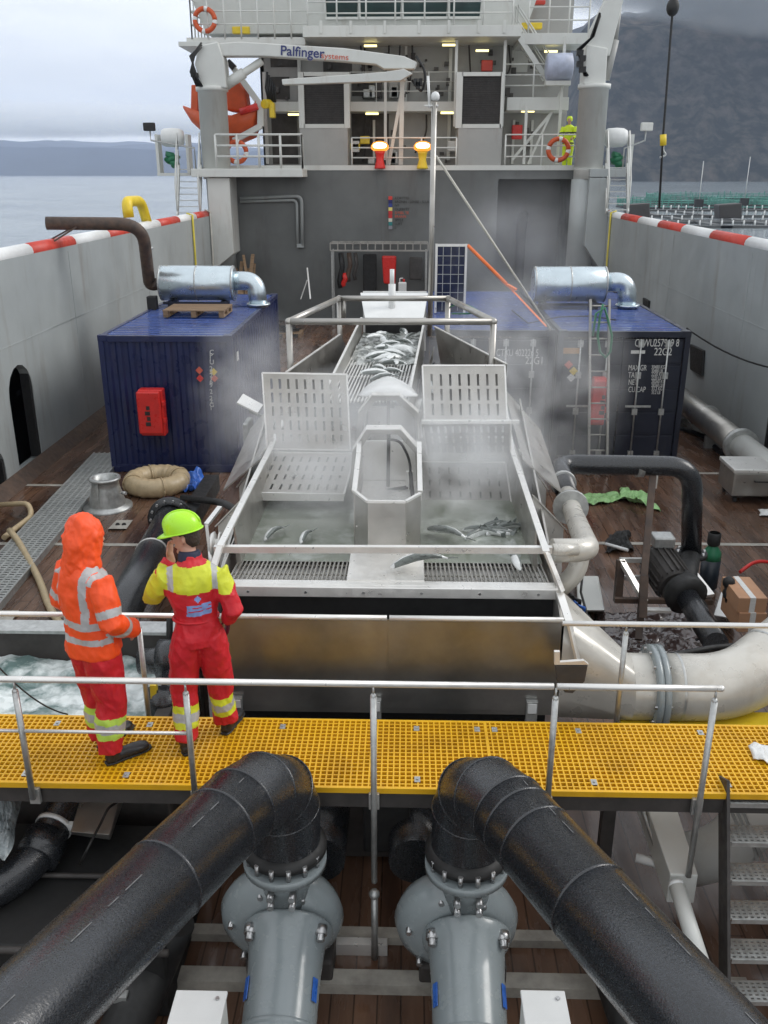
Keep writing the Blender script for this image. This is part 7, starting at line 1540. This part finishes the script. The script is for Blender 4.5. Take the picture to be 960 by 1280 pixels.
# ---------------------------------------------------------------- steam and air
def steam(name, label, c, s, dens, seed, sc=1.6, lo=.42, hi=.72):
    m = bpy.data.materials.new(name); m.use_nodes = True; nt = m.node_tree; nt.nodes.clear(); o = N(nt, 'ShaderNodeOutputMaterial'); pv = N(nt, 'ShaderNodeVolumePrincipled'); pv.inputs['Color'].default_value = (.95, .96, .97, 1); pv.inputs['Anisotropy'].default_value = .2
    tc = N(nt, 'ShaderNodeTexCoord'); n1 = N(nt, 'ShaderNodeTexNoise'); n1.inputs['Scale'].default_value = sc; n1.inputs['Detail'].default_value = 3; n1.inputs['Distortion'].default_value = .5; n1.noise_dimensions = '4D'; n1.inputs['W'].default_value = seed
    gr = N(nt, 'ShaderNodeTexGradient', gradient_type='SPHERICAL'); mp = N(nt, 'ShaderNodeMapping'); mp.inputs['Scale'].default_value = (1/s[0], 1/s[1], 1/s[2])
    mr = N(nt, 'ShaderNodeMapRange'); mr.inputs['From Min'].default_value = lo; mr.inputs['From Max'].default_value = hi; m1 = N(nt, 'ShaderNodeMath', operation='MULTIPLY'); m2 = N(nt, 'ShaderNodeMath', operation='MULTIPLY'); m2.inputs[1].default_value = dens
    L = nt.links.new; L(tc.outputs['Object'], n1.inputs['Vector']); L(tc.outputs['Object'], mp.inputs['Vector']); L(mp.outputs[0], gr.inputs['Vector']); L(n1.outputs['Fac'], mr.inputs['Value']); L(mr.outputs[0], m1.inputs[0]); L(gr.outputs['Fac'], m1.inputs[1]); L(m1.outputs[0], m2.inputs[0]); L(m2.outputs[0], pv.inputs['Density']); L(pv.outputs[0], o.inputs['Volume'])
    b = MB(); b.sph((0, 0, 0), 1, 20, s); ob = b.build(name, m); ORG[ob.name] = V_(c)
    ob.data.transform(Matrix.Translation(V_((0, 0, -s[2])))); ob.location = V_(c); tag(ob, label, 'steam', kind='stuff'); return ob
steam('steam', 'thin steam drifting over the open water of the separator tanks', (-.15, 8.6, 2.7), (1.9, 2.0, .9), 3.0, 1.0, 1.7, .46, .7)
steam('steam', 'denser steam rising in front of the navy starboard containers', (1.9, 15.2, 1.9), (2.2, 1.5, 2.0), 1.9, 4.0, 1.2, .42, .7)
steam('steam', 'steam cloud drifting beside the port container and open lid', (-2.4, 14.2, 2.1), (1.2, 1.8, 1.3), 1.1, 6.0, 1.4)
steam('steam', 'faint steam plume rising past the solar panel towards the bulkhead', (2.5, 21.5, 3.8), (2.6, 2.5, 1.6), .26, 9.0, .8, .35, .7)
b = MB(); b.box((-6000, -40, SEA-1), (6000, 8200, 620)); hz = bpy.data.materials.new('haze'); hz.use_nodes = True; nt = hz.node_tree; nt.nodes.clear(); o_ = N(nt, 'ShaderNodeOutputMaterial'); pv = N(nt, 'ShaderNodeVolumePrincipled'); pv.inputs['Color'].default_value = (.72, .82, 1, 1); pv.inputs['Density'].default_value = .00014; pv.inputs['Anisotropy'].default_value = 0; nt.links.new(pv.outputs[0], o_.inputs['Volume'])
tag(b.build('haze', hz), 'pale sea haze in the air over the fjord', 'haze', kind='stuff')
# low cloud banks lying against the slopes
for k, (x, y, z, a, c_, h_, dn, lb) in enumerate(((330, 1280, 265, 260, 180, 75, .07, 'nearer low cloud bank lying against the forested hillside'), (640, 1280, 245, 420, 200, 85, .07, 'higher low cloud bank at the right of the forested hillside'), (-3300, 4200, 205, 1500, 500, 62, .016, 'low cloud bank over the far hills at the left edge'), (-1700, 4200, 225, 1500, 500, 75, .016, 'low cloud bank over the middle of the far hills'), (-300, 4200, 205, 1400, 500, 62, .016, 'low cloud bank over the far hills beside the crane'))):
    steam('low_cloud', lb, (x, y, SEA+z), (a, c_, h_), dn*1.2, 20+k, .010 if y < 3000 else .003, .28, .55)
